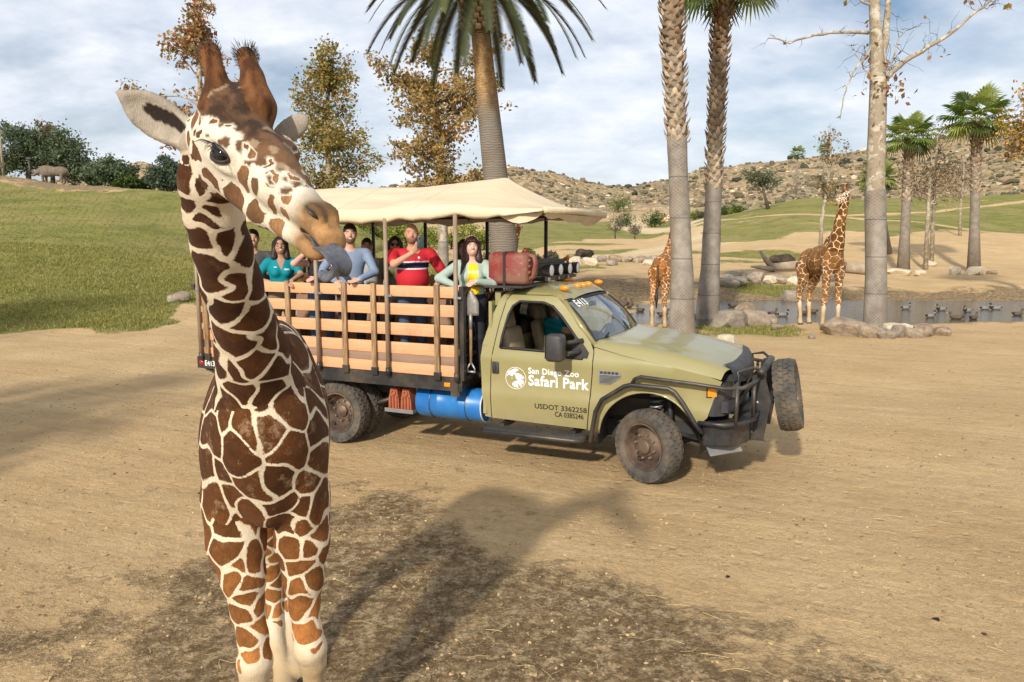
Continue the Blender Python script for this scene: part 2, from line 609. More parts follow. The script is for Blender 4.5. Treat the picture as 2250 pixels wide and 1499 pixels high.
# where grass grows: the left slope, the near bank by the palms, the valley lawn, the right-hand hill
w1 = 2 * fbm(PN / 16, 41, 4); w2 = 2 * fbm(PN / 4.5, 43, 4); w3 = 2 * fbm(PN / 1.3, 47, 3)
toe = 21.3 + 1.6 * w2 + .8 * w3 + 3.2 * sm(gpx, 300, 430) + 2.5 * sm(gpx, 430, 620)
g_left = sm(gy - toe, -.2, 1.6) * (1 - sm(gpx + 60 * w2 + 30 * w3, 900, 1040))
g_left *= 1 - .38 * sm(w2 + .6 * w3 - .04 * (gy - 26), .45, .8) * (gy < 40)
soil = np.exp(-(((gpx - 190 + 30 * w2) / 120) ** 2 + ((gy - 71 + 2 * w3) / 5.0) ** 2)) * 1.5 + np.exp(-(((gpx - 20) / 60) ** 2 + ((gy - 76) / 4) ** 2))
g_left *= 1 - np.clip(soil, 0, 1)
g_near = np.exp(-np.abs((gpx - 1580 + 40 * w2) / 220) ** 4) * np.exp(-np.abs((gy - 22.1 + .5 * w2 + .3 * w3) / 1.7) ** 4) * (.72 + .5 * w2 + .3 * w3)
g_bank = np.exp(-np.abs((gpx - 1665 + 30 * w2) / 95) ** 4) * np.exp(-np.abs((gy - 36.6 + .8 * w2) / 2.0) ** 4)
g_val = sm(gy + 12 * w1, 98, 112) * (1 - sm(gy + 12 * w1, 195, 230)) * sm(gpx + 40 * w1, 1040, 1180) * (1 - sm(gpx + 40 * w1, 1500, 1640))
g_patch = sm(gy, 36, 46) * (1 - sm(gy, 110, 125)) * sm(gpx, 1000, 1060) * (1 - sm(gpx, 1520, 1660)) * np.clip(.36 + .75 * w1 + .5 * w2, 0, .95)
g_right = sm(gpx + 40 * w1, 1470, 1600) * sm(gy + 5 * w1 + 2.5 * w2, 73, 81) * (1 - sm(gy, 235, 270)) * (.9 + .3 * w2)
g_right = np.maximum(g_right, np.exp(-np.abs((gpx - 1660 + 50 * w1) / 150) ** 4) * np.exp(-np.abs((gy - 58 + 4 * w1) / 7) ** 4) * (.6 + .6 * w2))
track = np.exp(-((gy - (112 + 10 * np.sin(gpx / 170) + (gpx - 1900) * .02)) / 1.5) ** 2) + np.exp(-((gy - (90 - (gpx - 2000) * .05)) / 1.1) ** 2) * .7
g_right *= 1 - np.clip(track, 0, 1) * .9
road = np.exp(-((gpx - (1150 + 420 * sm(gy, 48, 100) - 190 * sm(gy, 95, 170))) / (30 + 1500 / np.maximum(gy, 20))) ** 2) * sm(gy, 46, 58) * (1 - sm(gy, 190, 240))
road = np.maximum(road, np.exp(-((gy - (70 + (gpx - 1400) * .05)) / 4.0) ** 2) * sm(gpx, 1330, 1420) * (1 - sm(gpx, 1560, 1700)) * .9)
g_val *= 1 - np.clip(road * 1.3, 0, 1); g_patch *= 1 - np.clip(road * 1.3, 0, 1)
grass = np.clip(np.maximum.reduce([g_left, g_near, g_bank, g_val, g_patch, g_right]), 0, 1)
# trampled damp soil in the foreground
wet = .78 * (1 - sm(gy + 1.4 * w2, 5.8, 7.6)) * sm(gx + .9 * w2, -3.6, -1.8) * (1 - sm(gx + .9 * w2 + .5 * (gy - 4.2), 1.2, 3.0))
wet = np.maximum(wet, .75 * np.exp(-(((gx + 1.3) / 1.0) ** 2 + ((gy - 6.6) / 1.5) ** 2)))
wet = np.maximum(wet, .55 * np.exp(-(((gx + 3.4) / .9) ** 2 + ((gy - 4.9) / .9) ** 2)))
wet = wet + .8 * np.clip(soil, 0, 1) + 0.8 * np.exp(-np.abs((gpx - 1330 + 30 * w2) / 110) ** 4) * np.exp(-np.abs((gy - 34.5 + w2) / 4.5) ** 4) \
    + .8 * sm(gpx, 1380, 1420) * (sm(gy, 23.4, 24.4) * (1 - sm(gy, 25.4, 26)) * .7 + sm(gy, 33, 33.8) * (1 - sm(gy + w2, 36, 39)))
attr(gme, 'grass', grass); attr(gme, 'wet', np.clip(wet, 0, 1)); attr(gme, 'road', np.clip(road, 0, 1))
attr(gme, 'far', np.clip((gy - 165) / 90, 0, 1) * (1 - .75 * np.clip(road, 0, 1)))

t = MT('ground_material')
pos = t.co()
nb = t.noise(0.55, 7, 0.62); ns = t.noise(5.5, 7, 0.68); nf = t.noise(38, 5, 0.7); nl = t.noise(0.12, 5, 0.6)
track_n = t.noise(1.0, 6, 0.65, stretch=(0.35, 1.6, 1))
dirt = t.mix(t.rng(nb, .32, .68), (0.505, 0.338, 0.166), (0.635, 0.452, 0.238))
dirt = t.mix(t.rng(track_n, .42, .72, 0, .55), dirt, (0.50, 0.355, 0.19))
dirt = t.mix(t.rng(ns, .30, .46, .5, 0), dirt, (0.33, 0.22, 0.125))
dirt = t.mix(t.rng(nf, .26, .40, .55, 0), dirt, (0.25, 0.17, 0.10))
mp0 = N(t.n, 'ShaderNodeMapping'); mp0.inputs['Rotation'].default_value = (0, 0, R(23.8)); t.l.new(t.co(), mp0.inputs[0])
streak = t.noise(2.2, 6, .66, vec=mp0.outputs[0], stretch=(.10, 1.5, 1))
dirt = t.mix(t.rng(streak, .50, .68, 0, .55), dirt, (0.43, 0.295, 0.15))
dirt = t.mix(t.rng(streak, .42, .30, 0, .5), dirt, (0.64, 0.485, 0.275))
# trampled damp soil: dark with pale dry crusts
wetn = t.math('ADD', t.attr('wet'), t.math('MULTIPLY', t.math('SUBTRACT', t.noise(1.1, 8, .70), .5), 2.2))
wetm = t.rng(wetn, .34, .62)
crust = t.mix(t.rng(t.noise(7.5, 8, .72), .47, .58), (0.225, 0.150, 0.076), (0.46, 0.340, 0.195))
crust = t.mix(t.rng(t.noise(60, 5, .7), .34, .48, .5, 0), crust, (0.135, 0.088, 0.048))
dirt = t.mix(t.math('MULTIPLY', wetm, .92), dirt, crust)
dirt = t.mix(t.math('MULTIPLY', t.attr('road'), .8), dirt, (0.62, 0.50, 0.32))
# grass
gcol = t.mix(t.rng(t.noise(0.35, 6, .65), .35, .65), (0.180, 0.190, 0.040), (0.315, 0.280, 0.078))
gcol = t.mix(t.rng(t.noise(2.6, 7, .7), .38, .62, .65, 0), gcol, (0.110, 0.130, 0.028))
gcol = t.mix(t.rng(t.noise(0.9, 6, .7, stretch=(.4, 1.5, 1)), .52, .70, 0, .75), gcol, (0.33, 0.26, 0.105))
gcol = t.mix(t.rng(t.noise(0.16, 6, .68), .44, .62, 0, .7), gcol, (0.31, 0.25, 0.10))
gcol = t.mix(t.rng(t.noise(0.28, 6, .7, dist=.6), .50, .64, 0, .6), gcol, (0.095, 0.115, 0.026))
gcol = t.mix(t.rng(t.noise(14, 4, .7), .30, .46, .5, 0), gcol, (0.075, 0.075, 0.025))
gm = t.math('ADD', t.attr('grass'), t.math('MULTIPLY', t.math('SUBTRACT', t.noise(1.3, 8, .7), .5), .9))
gmask = t.rng(gm, .44, .58)
col = t.mix(gmask, dirt, gcol)
# far hillsides: ochre soil, scrub, pale boulders
hv = t.noise(0.045, 7, .7); hb = t.noise(0.22, 6, .7); hr = t.noise(0.30, 5, .62, dist=.4)
hcol = t.mix(t.rng(t.noise(0.02, 5, .6), .38, .62), (0.42, 0.275, 0.145), (0.35, 0.27, 0.155))
hcol = t.mix(t.rng(hb, .47, .56), hcol, (0.20, 0.165, 0.10))
hcol = t.mix(t.rng(hv, .52, .62, 0, .6), hcol, (0.20, 0.16, 0.10))
hcol = t.mix(t.rng(hr, .585, .63), hcol, (0.56, 0.44, 0.29))
col = t.mix(t.attr('far'), col, hcol)
t.set(col, .95, 0, .12)
hgt = t.math('ADD', t.math('MULTIPLY', ns, .55), t.math('ADD', t.math('MULTIPLY', nf, .22), t.math('MULTIPLY', t.noise(110, 4, .7), .12)))
step_ = t.math('MULTIPLY', t.rng(t.noise(8.5, 9, .74), .47, .52), t.math('ADD', t.math('MULTIPLY', wetm, .30), .05))
prints = t.math('MULTIPLY', t.rng(t.vor(5.2), .10, .24, -1, 0), t.rng(t.noise(.7, 4, .6), .47, .58, 0, .30))
mpr = N(t.n, 'ShaderNodeMapping'); mpr.inputs['Rotation'].default_value = (0, 0, R(23.8)); t.l.new(t.co(), mpr.inputs[0])
ruts = t.math('MULTIPLY', t.noise(3.0, 5, .6, vec=mpr.outputs[0], stretch=(.10, 1.6, 1)), .45)
hgt = t.math('ADD', t.math('ADD', hgt, step_), t.math('ADD', prints, ruts))
hgt = t.math('ADD', hgt, t.math('MULTIPLY', t.math('MULTIPLY', wetm, t.noise(13, 6, .72)), .5))
t.bump(hgt, .085, .9)
ground = obj('ground', gme, t.m)
tag(ground, kind='structure')

# ------------------------------------------------------------------ pond
t = MT('pond_water')
t.set(t.mix(t.rng(t.noise(.4, 4, .6), .3, .7), (0.055, 0.050, 0.035), (0.085, 0.070, 0.045)), .05, 0, .5)
t.bump(t.noise(3.4, 5, .62, stretch=(.55, 2.0, 1)), .035, .45)
t.set(IOR=1.33)
pw = MB()
pw.grid([[(x, y, -0.14) for x in np.linspace(1.2, 48, 60)] for y in np.linspace(23.2, 37.5, 24)])
pond = pw.build('pond_water', t.m, smooth=True)
tag(pond, kind='structure')
# ------------------------------------------------------------------ materials for the truck
t = MT('khaki_paint')
base = t.mix(t.rng(t.noise(1.3, 4, .6), .3, .7), (0.262, 0.236, 0.096), (0.300, 0.268, 0.114))
sepx = N(t.n, 'ShaderNodeSeparateXYZ'); t.l.new(t.co(), sepx.inputs[0])
dustm = t.math('MULTIPLY', t.rng(t.noise(2.1, 7, .65), .35, .75), t.rng(sepx.outputs['Z'], 1.25, .45, .15, .95))
base = t.mix(dustm, base, (0.36, 0.28, 0.165))
t.set(base, t.rng(t.noise(3, 4, .6), .3, .7, .34, .5), 0, .45)
t.b.inputs['Coat Weight'].default_value = .6; t.b.inputs['Coat Roughness'].default_value = .12
PAINT = t.m
BLACK = simple('black_steel', (0.016, 0.017, 0.019), .42, 0, .25, 6, .5, .0006, 90, dirt=.30)
PLAST = simple('black_plastic', (0.030, 0.032, 0.036), .52, 0, .2, 6, .4, .0006, 220, dirt=.22)
TRIM = flatm('window_rubber', (0.012, 0.012, 0.013), .6)
RUBBER = simple('dusty_tyre_rubber', (0.075, 0.070, 0.062), .9, 0, .3, 7, .2, .002, 70, dirt=.55)
RIM = simple('rusty_wheel', (0.115, 0.078, 0.062), .55, .35, .35, 9, .4, .001, 60, dirt=.55)
NUT = simple('worn_steel', (0.28, 0.22, 0.17), .5, .5, .3, 20)
STEEL = simple('dull_steel', (0.32, 0.32, 0.32), .45, .7, .15, 12)
t = MT('cedar_plank')
wv = t.noise(3.0, 6, .62, stretch=(.8, 8, 14))
oi = N(t.n, 'ShaderNodeObjectInfo')
c0 = t.mix(t.rng(wv, .3, .7), (0.55, 0.275, 0.130), (0.69, 0.380, 0.205))
c0 = t.mix(t.rng(oi.outputs['Random'], 0, 1, 0, .35), c0, (0.58, 0.34, 0.19))
c0 = t.mix(t.rng(t.noise(2.6, 7, .72), .56, .72, 0, .55), c0, (0.33, 0.20, 0.12))
c0 = t.mix(t.rng(t.vor(7.0), .028, .045, .9, 0), c0, (0.05, 0.035, 0.025))
t.set(c0, .62, 0, .3)
t.bump(wv, .004, .5)
PLANK = t.m
t = MT('taupe_plank')
wv = t.noise(3.0, 6, .62, stretch=(.8, 8, 14))
t.set(t.mix(t.rng(wv, .3, .7), (0.235, 0.150, 0.105), (0.31, 0.205, 0.145)), .65, 0, .3)
TAUPE = t.m
t = MT('weathered_stake')
wv = t.noise(4.0, 7, .68, stretch=(9, 9, .9)); wv2 = t.noise(1.7, 5, .6)
c0 = t.mix(t.rng(wv, .34, .66), (0.115, 0.066, 0.030), (0.46, 0.30, 0.16))
t.set(t.mix(t.rng(wv2, .45, .7, 0, .6), c0, (0.17, 0.125, 0.085)), .8, 0, .2)
t.bump(wv, .006, .6)
STAKE = t.m
t = MT('tan_pipe')
c0 = t.mix(t.rng(t.noise(5, 6, .65), .3, .7), (0.215, 0.150, 0.098), (0.315, 0.235, 0.165))
t.set(c0, .5, 0, .4)
PIPE = t.m
t = MT('cream_canvas')
wv = t.noise(1.2, 5, .6, stretch=(.5, 2.5, 1))
t.set(t.mix(t.rng(wv, .35, .65), (0.58, 0.470, 0.315), (0.66, 0.545, 0.380)), .85, 0, .15)
t.bump(t.math('ADD', t.math('MULTIPLY', t.noise(3.2, 5, .6, stretch=(.6, 2.4, 1)), 1.0), t.math('MULTIPLY', t.noise(160, 2, .5), .03)), .035, .55)
CANVAS = t.m
AMBER = MT('amber_lens').set((0.80, 0.26, 0.015), .25, 0, .5).m
REDL = MT('red_lens').set((0.42, 0.015, 0.02), .25, 0, .5).m
WHITE = flatm('white_vinyl', (0.82, 0.82, 0.80), .5)
BLKV = flatm('black_vinyl', (0.012, 0.012, 0.012), .5)
TAN = simple('tan_upholstery', (0.40, 0.285, 0.165), .55, 0, .15, 8, .35, .002, 40)
DARKIN = simple('dark_interior', (0.03, 0.03, 0.03), .8)


def glass(name, tint, gl=0.10):
    t = MT(name)
    t.n.remove(t.b)
    tr = N(t.n, 'ShaderNodeBsdfTransparent'); tr.inputs[0].default_value = (*tint, 1)
    gs = N(t.n, 'ShaderNodeBsdfGlossy'); gs.inputs['Roughness'].default_value = .03; gs.inputs[0].default_value = (.95, .97, 1, 1)
    lw = N(t.n, 'ShaderNodeFresnel'); lw.inputs['IOR'].default_value = 1.5
    f = t.math('ADD', lw.outputs[0], gl)
    mx = N(t.n, 'ShaderNodeMixShader'); t.l.new(f, mx.inputs[0]); t.l.new(tr.outputs[0], mx.inputs[1]); t.l.new(gs.outputs[0], mx.inputs[2])
    t.l.new(mx.outputs[0], t.n['Material Output'].inputs[0])
    return t.m


WSGLASS = glass('windshield_glass', (.80, .90, .90), .10)
GLASS = glass('window_glass', (.75, .82, .80), .02)

TH = R(-23.84)
truck = empty('safari_truck', (1.503, 7.933, 0.0), TH, 'khaki flatbed safari truck with cream canopy and wooden slat sides', 'truck')
TM = Matrix.Translation(truck.location) @ Matrix.Rotation(TH, 4, 'Z')


def T(x, y, z):
    """truck x forward, y from the near side inwards, z up -> world"""
    return np.array(TM @ Vector((x, y, z)))


YW = 2.04
_zs = [.45, .52, .62, .80, .88, .93, 1.10, 1.24, 1.31, 1.345, 1.42, 1.60, 1.80, 1.95, 2.03, 2.08]
_yo = [.075, .055, .034, .012, .008, .020, .014, .006, .000, .012, .022, .062, .112, .155, .205, .26]


def ys(z):
    return float(np.interp(z, _zs, _yo)) + .03


def panel(name, outer, mat, holes=(), proud=0.0, thick=.03, far=False, parent=None, zcuts=None):
    """body side panel: polygon in truck (x,z) bent to the side's curve"""
    bm = bmesh.new()
    edges = []
    for loop in [outer] + list(holes):
        vs = [bm.verts.new((x, 0, z)) for x, z in loop]
        edges += [bm.edges.new((vs[i], vs[(i + 1) % len(vs)])) for i in range(len(vs))]
    bmesh.ops.triangle_fill(bm, edges=edges, use_beauty=True)
    for z in (zcuts or _zs[1:-1]):
        bmesh.ops.bisect_plane(bm, geom=bm.verts[:] + bm.edges[:] + bm.faces[:], plane_co=(0, 0, z), plane_no=(0, 0, 1))
    for v in bm.verts:
        v.co.y = ys(v.co.z) - proud
    if thick:
        ext = bmesh.ops.extrude_face_region(bm, geom=bm.faces[:])
        for g in ext['geom']:
            if isinstance(g, bmesh.types.BMVert): g.co.y += thick
    if far:
        for v in bm.verts: v.co.y = YW - v.co.y
    bmesh.ops.recalc_face_normals(bm, faces=bm.faces[:])
    me = bpy.data.meshes.new(name); bm.to_mesh(me); bm.free()
    me.polygons.foreach_set('use_smooth', np.ones(len(me.polygons), bool)); me.set_sharp_from_angle(angle=R(35))
    return obj(name, me, mat, parent or truck)


def arc(cx, cz, r, a0, a1, n=20):
    return [(cx + r * math.cos(R(a0 + (a1 - a0) * i / n)), cz + r * math.sin(R(a0 + (a1 - a0) * i / n))) for i in range(n + 1)]


def edge_strip(name, poly, mat, w=.010, proud=.0, far=False, parent=None, close=True):
    """thin raised strip that follows a line on the body side"""
    m = MB()
    pts = poly + ([poly[0]] if close else [])
    P = []
    for (x0, z0), (x1, z1) in zip(pts[:-1], pts[1:]):
        k = max(1, int(math.hypot(x1 - x0, z1 - z0) / .06))
        P += [(x0 + (x1 - x0) * i / k, z0 + (z1 - z0) * i / k) for i in range(k)]
    P.append(pts[-1])
    m.tube([(x, (YW - ys(z) + proud) if far else ys(z) - proud, z) for x, z in P], w, 6, cap=True)
    return m.build(name, mat, parent or truck, smooth=True)


REARX = [(-2.03, .56), (-2.06, .9), (-2.07, 1.26), (-2.05, 1.45), (-1.97, 1.75), (-1.87, 2.0), (-1.82, 2.06)]
DREAR = [(-1.94, .55), (-1.94, 1.0), (-1.925, 1.25), (-1.90, 1.42), (-1.85, 1.72), (-1.79, 1.98)]
DTOP = [(-1.74, 2.035), (-1.60, 2.06), (-1.28, 2.055), (-1.16, 2.01), (-1.06, 1.93)]
DFRONT = [(-.70, 1.52), (-.665, 1.44), (-.675, 1.2), (-.70, .9), (-.74, .53)]
WIN = [(-1.815, 1.415), (-1.80, 1.55), (-1.745, 1.80), (-1.70, 1.90), (-1.62, 1.955), (-1.32, 1.95), (-1.20, 1.91), (-1.08, 1.80), (-.82, 1.50), (-.775, 1.40), (-.80, 1.345), (-1.10, 1.36), (-1.22, 1.405)]
FEND = [(-.735, .52), (-.60, .50)] + arc(-.04, .46, .565, 176, 30, 22) + [(.50, .70), (.60, .80), (.66, 1.0), (.74, 1.20), (.60, 1.25), (.2, 1.325), (-.3, 1.41), (-.66, 1.50)]
for far in (False, True):
    panel('cab_corner', REARX + [(-1.74, 2.06), (-1.785, 1.985)] + DREAR[::-1], PAINT, far=far)
    d = panel('door', DREAR + DTOP + DFRONT, PAINT, holes=[WIN], proud=.006, far=far)
    edge_strip('door_gap', DREAR + DTOP[:1], TRIM, .0055, .005, far, d, False)
    edge_strip('door_gap', DFRONT, TRIM, .0055, .005, far, d, False)
    edge_strip('window_seal', WIN, TRIM, .017, .006, far, d)
    h = MB(); y0 = ys(1.17)
    h.bbox(-1.915, -1.825, y0 - .022, y0 + .01, 1.10, 1.245, .012)
    h.bbox(-1.905, -1.86, y0 - .034, y0 - .018, 1.135, 1.235, .008)
    ho = h.build('door_handle', PLAST, d, angle=40)
    if far:
        for v in ho.data.vertices: v.co.y = YW - v.co.y
    if far:
        panel('side_window', WIN, GLASS, proud=-.012, thick=.004, far=True, parent=d)
    fd = panel('fender', FEND, PAINT, proud=.002, far=far)
    edge_strip('arch_lip', arc(-.04, .46, .565, 176, 30, 22) + [(.50, .70)], PAINT, .014, .004, far, fd, False)
    # inner wheel well
    w = MB()
    yy = (.10, .55)
    G = [[(-.04 + r_ * math.cos(R(a)), y, .46 + r_ * math.sin(R(a))) for a in range(-10, 191, 10)] for y, r_ in ((.06, .57), (.55, .60))]
    w.grid(G)
    w.grid([[(-.04 + r_ * math.cos(R(a)), .55, .46 + r_ * math.sin(R(a))) for a in range(-10, 191, 10)] for r_ in (.60, .02)])
    wo_ = w.build('wheel_well', DARKIN, truck)
    if far:
        for v in wo_.data.vertices: v.co.y = YW - v.co.y

# fender vent badge
v = MB()
vy = ys(1.15)
v.prism([(-.60, 1.08), (-.47, 1.08), (-.345, 1.16), (-.345, 1.225), (-.60, 1.235)], 'y', vy - .010, vy + .01)
vo = v.build('fender_vent', STEEL, truck)
for k in range(7):
    z = 1.093 + k * .0135
    m = MB().box(-.588, -.475 + max(0, (z - 1.08)) * 1.4, vy - .014, vy - .009, z, z + .006)
    m.build('vent_slat', PLAST, vo)
m = MB()
for k in range(5): m.bbox(-.585 + k * .044, -.55 + k * .044, vy - .014, vy - .008, 1.195, 1.222, .004)
m.build('vent_emblem', PLAST, vo)

# hood
ze = lambda x: float(np.interp(x, [-.70, -.3, .2, .6, .80], [1.505, 1.41, 1.325, 1.25, 1.205]))
zcn = lambda x: float(np.interp(x, [-.70, -.2, .3, .6, .75, .84, .90], [1.585, 1.555, 1.48, 1.415, 1.37, 1.325, 1.27]))
G = []
for i in range(34):
    s_ = i / 33
    row = []
    for j in range(41):
        v_ = j / 40
        q = abs(2 * v_ - 1)                  # 1 at the sides
        Yh = .035 + (YW - .07) * v_
        xf = .90 - .17 * q ** 3.0
        x = -.66 + s_ * (xf + .66)
        k = min(1, (1 - q) / .16)
        k = math.sin(k * math.pi / 2) ** .65
        bulge = .022 * (1 / (1 + math.exp(-(0.62 - q) * 40)))
        z = ze(x) + (zcn(x) - .022 - ze(x)) * k * (1 - .10 * q) + bulge * min(1, (1 - s_) * 3) * min(1, s_ * 8 + .2)
        row.append((x, Yh, z))
    G.append(row)
hood = MB().grid(G).build('hood', PAINT, truck, smooth=True)
# cowl under the windscreen with the wipers
m = MB()
m.grid([[(-.66 + .02 - .10 * k + (.10 if 0 else 0), .10 + (YW - .2) * j / 16, 1.53 + .035 * math.sin(math.pi * j / 16) + .012 * k) for j in range(17)] for k in (-1.2, 1.2)])
cowl = m.build('cowl', PLAST, truck, smooth=True)
for y0, y1 in ((.35, .95), (1.05, 1.65)):
    m = MB()
    m.tube([(-.60, y0, 1.575), (-.70, y1 - .1, 1.64), (-.72, y1, 1.66)], .010, 6)
    m.tube([(-.655, y0 + .12, 1.605), (-.73, y1 + .06, 1.675)], .014, 6)
    m.build('wiper', TRIM, truck, smooth=True)
m = MB(); m.bbox(-.60, -.57, .12, .17, 1.525, 1.54, .006); m.build('washer_marker', AMBER, cowl)

# roof
G = []
for i in range(20):
    s_ = i / 19
    row = []
    for j in range(33):
        v_ = j / 32
        q = abs(2 * v_ - 1)
        Yr = .215 + (YW - .43) * v_
        xf = -.985 - .075 * q ** 2.5; xb = -1.90 + .05 * q ** 4
        x = xb + (xf - xb) * s_
        z = 2.035 + .10 * (1 - q ** 3.2)
        z -= .10 * max(0, (s_ - .78) / .22) ** 1.6 + .06 * max(0, (.16 - s_) / .16) ** 2
        row.append((x, Yr, z))
    G.append(row)
roof = MB().grid(G).build('roof', PAINT, truck, smooth=True)
for y in (.36, .80, 1.02, 1.24, 1.68):
    m = MB(); m.ball((-1.13, y, 2.115), (.062, .036, .034), 12)
    m.build('roof_marker', AMBER, roof, smooth=True)
# pillars and back wall
for far in (False, True):
    f = (lambda y: YW - y) if far else (lambda y: y)
    m = MB()
    m.tube([(-.655, f(.095), 1.50), (-.86, f(.135), 1.72), (-1.075, f(.215), 1.965)], [.036, .032, .034], 8)
    m.build('windscreen_pillar', PAINT, truck, smooth=True)
m = MB()
m.box(-2.045, -2.00, .05, YW - .05, .60, 1.44); m.box(-1.99, -1.95, .10, .30, 1.44, 1.95); m.box(-1.99, -1.95, YW - .30, YW - .10, 1.44, 1.95)
m.box(-1.95, -1.88, .2, YW - .2, 1.90, 2.06)
m.build('cab_back', PAINT, truck)
MB().box(-1.975, -1.965, .30, YW - .30, 1.44, 1.90).build('rear_window', GLASS, truck)
# windscreen
def wsp(s_, v_, o=0.0):
    q = abs(2 * v_ - 1)
    a = Vector((-.555 - .105 * q ** 2, .10 + (YW - .20) * v_, 1.535 + .02 * (1 - q)))
    b = Vector((-.985 - .085 * q ** 2, .225 + (YW - .45) * v_, 2.00 - .03 * q ** 2))
    p = a.lerp(b, s_)
    return p + Vector((.73, 0, .68)) * (.03 * math.sin(math.pi * s_) + o)
ws = MB().grid([[wsp(i / 10, j / 24) for j in range(25)] for i in range(11)]).build('windshield', WSGLASS, truck, smooth=True)
m = MB()
ring = [wsp(0, j / 20, .004) for j in range(21)] + [wsp(i / 10, 1, .004) for i in range(1, 11)] + [wsp(1, 1 - j / 20, .004) for j in range(1, 21)] + [wsp(1 - i / 10, 0, .004) for i in range(1, 11)]
m.tube(ring, .026, 6, cap=False, flat=((.73, 0, .68), .35))
m.build('windshield_seal', TRIM, ws, smooth=True)
m = MB(); m.bbox(-1.00, -.975, .86, 1.12, 1.86, 1.925, .012); m.build('rear_view_mirror', TRIM, ws)
# interior
m = MB()
m.grid([[(-.62 - .30 * k, .12 + (YW - .24) * j / 10, 1.50 - .02 * k ** 2 - .28 * max(0, k - .8) * 4) for j in range(11)] for k in (0, .3, .6, .9, 1.05)])
m.build('dashboard', simple('grey_dash', (.10, .105, .10), .8), truck, smooth=True)
MB().box(-1.98, -.7, .10, YW - .10, .62, .70).build('cab_floor', DARKIN, truck)
for y in (.50, 1.54):
    s_ = MB()
    s_.bbox(-1.78, -1.25, y - .26, y + .26, .86, 1.04, .06)
    Mx = Matrix.Translation((-1.78, y, 1.0)) @ Matrix.Rotation(R(-12), 4, 'Y')
    s_.bbox(-.07, .08, -.25, .25, 0, .62, .06, Mx); s_.bbox(-.05, .06, -.15, .15, .60, .84, .05, Mx)
    s_.build('seat', TAN, truck, angle=50)
m = MB(); m.bbox(-1.7, -1.3, .88, 1.16, .86, 1.22, .05); m.build('centre_console', TAN, truck, angle=50)
m = MB()
Ms = Matrix.Translation((-1.02, 1.50, 1.42)) @ Matrix.Rotation(R(-62), 4, 'Y')
m.tube([tuple(Ms @ Vector((.19 * math.cos(a), .19 * math.sin(a), 0))) for a in np.linspace(0, 2 * math.pi, 25)], .014, 6, cap=False)
for a in (0, 2.1, 4.2): m.tube([tuple(Ms @ Vector((0, 0, -.02))), tuple(Ms @ Vector((.19 * math.cos(a), .19 * math.sin(a), 0)))], .013, 6)
m.build('steering_wheel', TRIM, truck, smooth=True)
# front: hood guard, grille, headlights
def fx(y): return .90 - .17 * abs(2 * (y - .035) / (YW - .07) - 1) ** 3.0
def hz(x, y):
    q = abs(2 * (y - .035) / (YW - .07) - 1)
    k = math.sin(min(1, (1 - q) / .16) * math.pi / 2) ** .65
    return ze(x) + (zcn(x) - .022 - ze(x)) * k * (1 - .10 * q)
m = MB()
ysn = np.linspace(.20, YW - .20, 33)
G = []
for i in range(7):
    w = i / 6
    row = []
    for y in ysn:
        q = abs(2 * y / YW - 1)
        d0 = .035 + .075 * (1 - q ** 4)                      # how far it reaches back over the hood
        if w < .55:
            x = fx(y) - d0 * (1 - w / .55); z = hz(x, y) + .016
        else:
            k = (w - .55) / .45
            x = fx(y) + .034 * math.sin(k * math.pi / 2); z = hz(fx(y), y) + .016 - .14 * k
        row.append((x, y, z))
    G.append(row)
guard = MB().grid(G).build('hood_guard', PLAST, truck, smooth=True)
m = MB()
m.prism([(.34, .80), (YW - .34, .80), (YW - .30, 1.24), (YW / 2 + .3, 1.27), (YW / 2 - .3, 1.27), (.30, 1.24)], 'x', .66, .84)
grille = m.build('grille', DARKIN, truck)
for k in range(3):
    MB().bbox(.83, .875, .36, YW - .36, .86 + k * .125, .93 + k * .125, .012).build('grille_bar', PLAST, grille, angle=40)
for y in (.36, YW - .36): MB().bbox(.80, .885, y - .05, y + .05, .80, 1.25, .02).build('grille_bar', PLAST, grille, angle=40)
m = MB(); m.ball((.885, YW / 2, 1.06), (.012, .11, .05), 16); m.build('grille_emblem', simple('dark_blue_badge', (.02, .04, .12), .3), grille, smooth=True)
for far in (False, True):
    f = (lambda y: YW - y) if far else (lambda y: y)
    m = MB()
    m.prism([(.665, f(.05)), (.755, f(.12)), (.82, f(.32)), (.60, f(.32)), (.60, f(.05))], 'z', .82, 1.165)
    hl = m.build('headlight', PLAST, truck)
    m = MB(); m.prism([(.735, f(.085)), (.805, f(.115)), (.862, f(.29)), (.80, f(.30))], 'z', .86, .98); m.build('headlight_lens', simple('smoked_lens', (.05, .05, .055), .15), hl)
    m = MB(); m.prism([(.60, f(.026)), (.69, f(.045)), (.685, f(.075)), (.60, f(.06))], 'z', 1.035, 1.12); m.build('turn_signal', AMBER, hl)
    m = MB(); m.prism([(.585, f(.034)), (.70, f(.055)), (.69, f(.085)), (.585, f(.066))], 'z', 1.02, 1.135); m.build('signal_bezel', TRIM, hl)
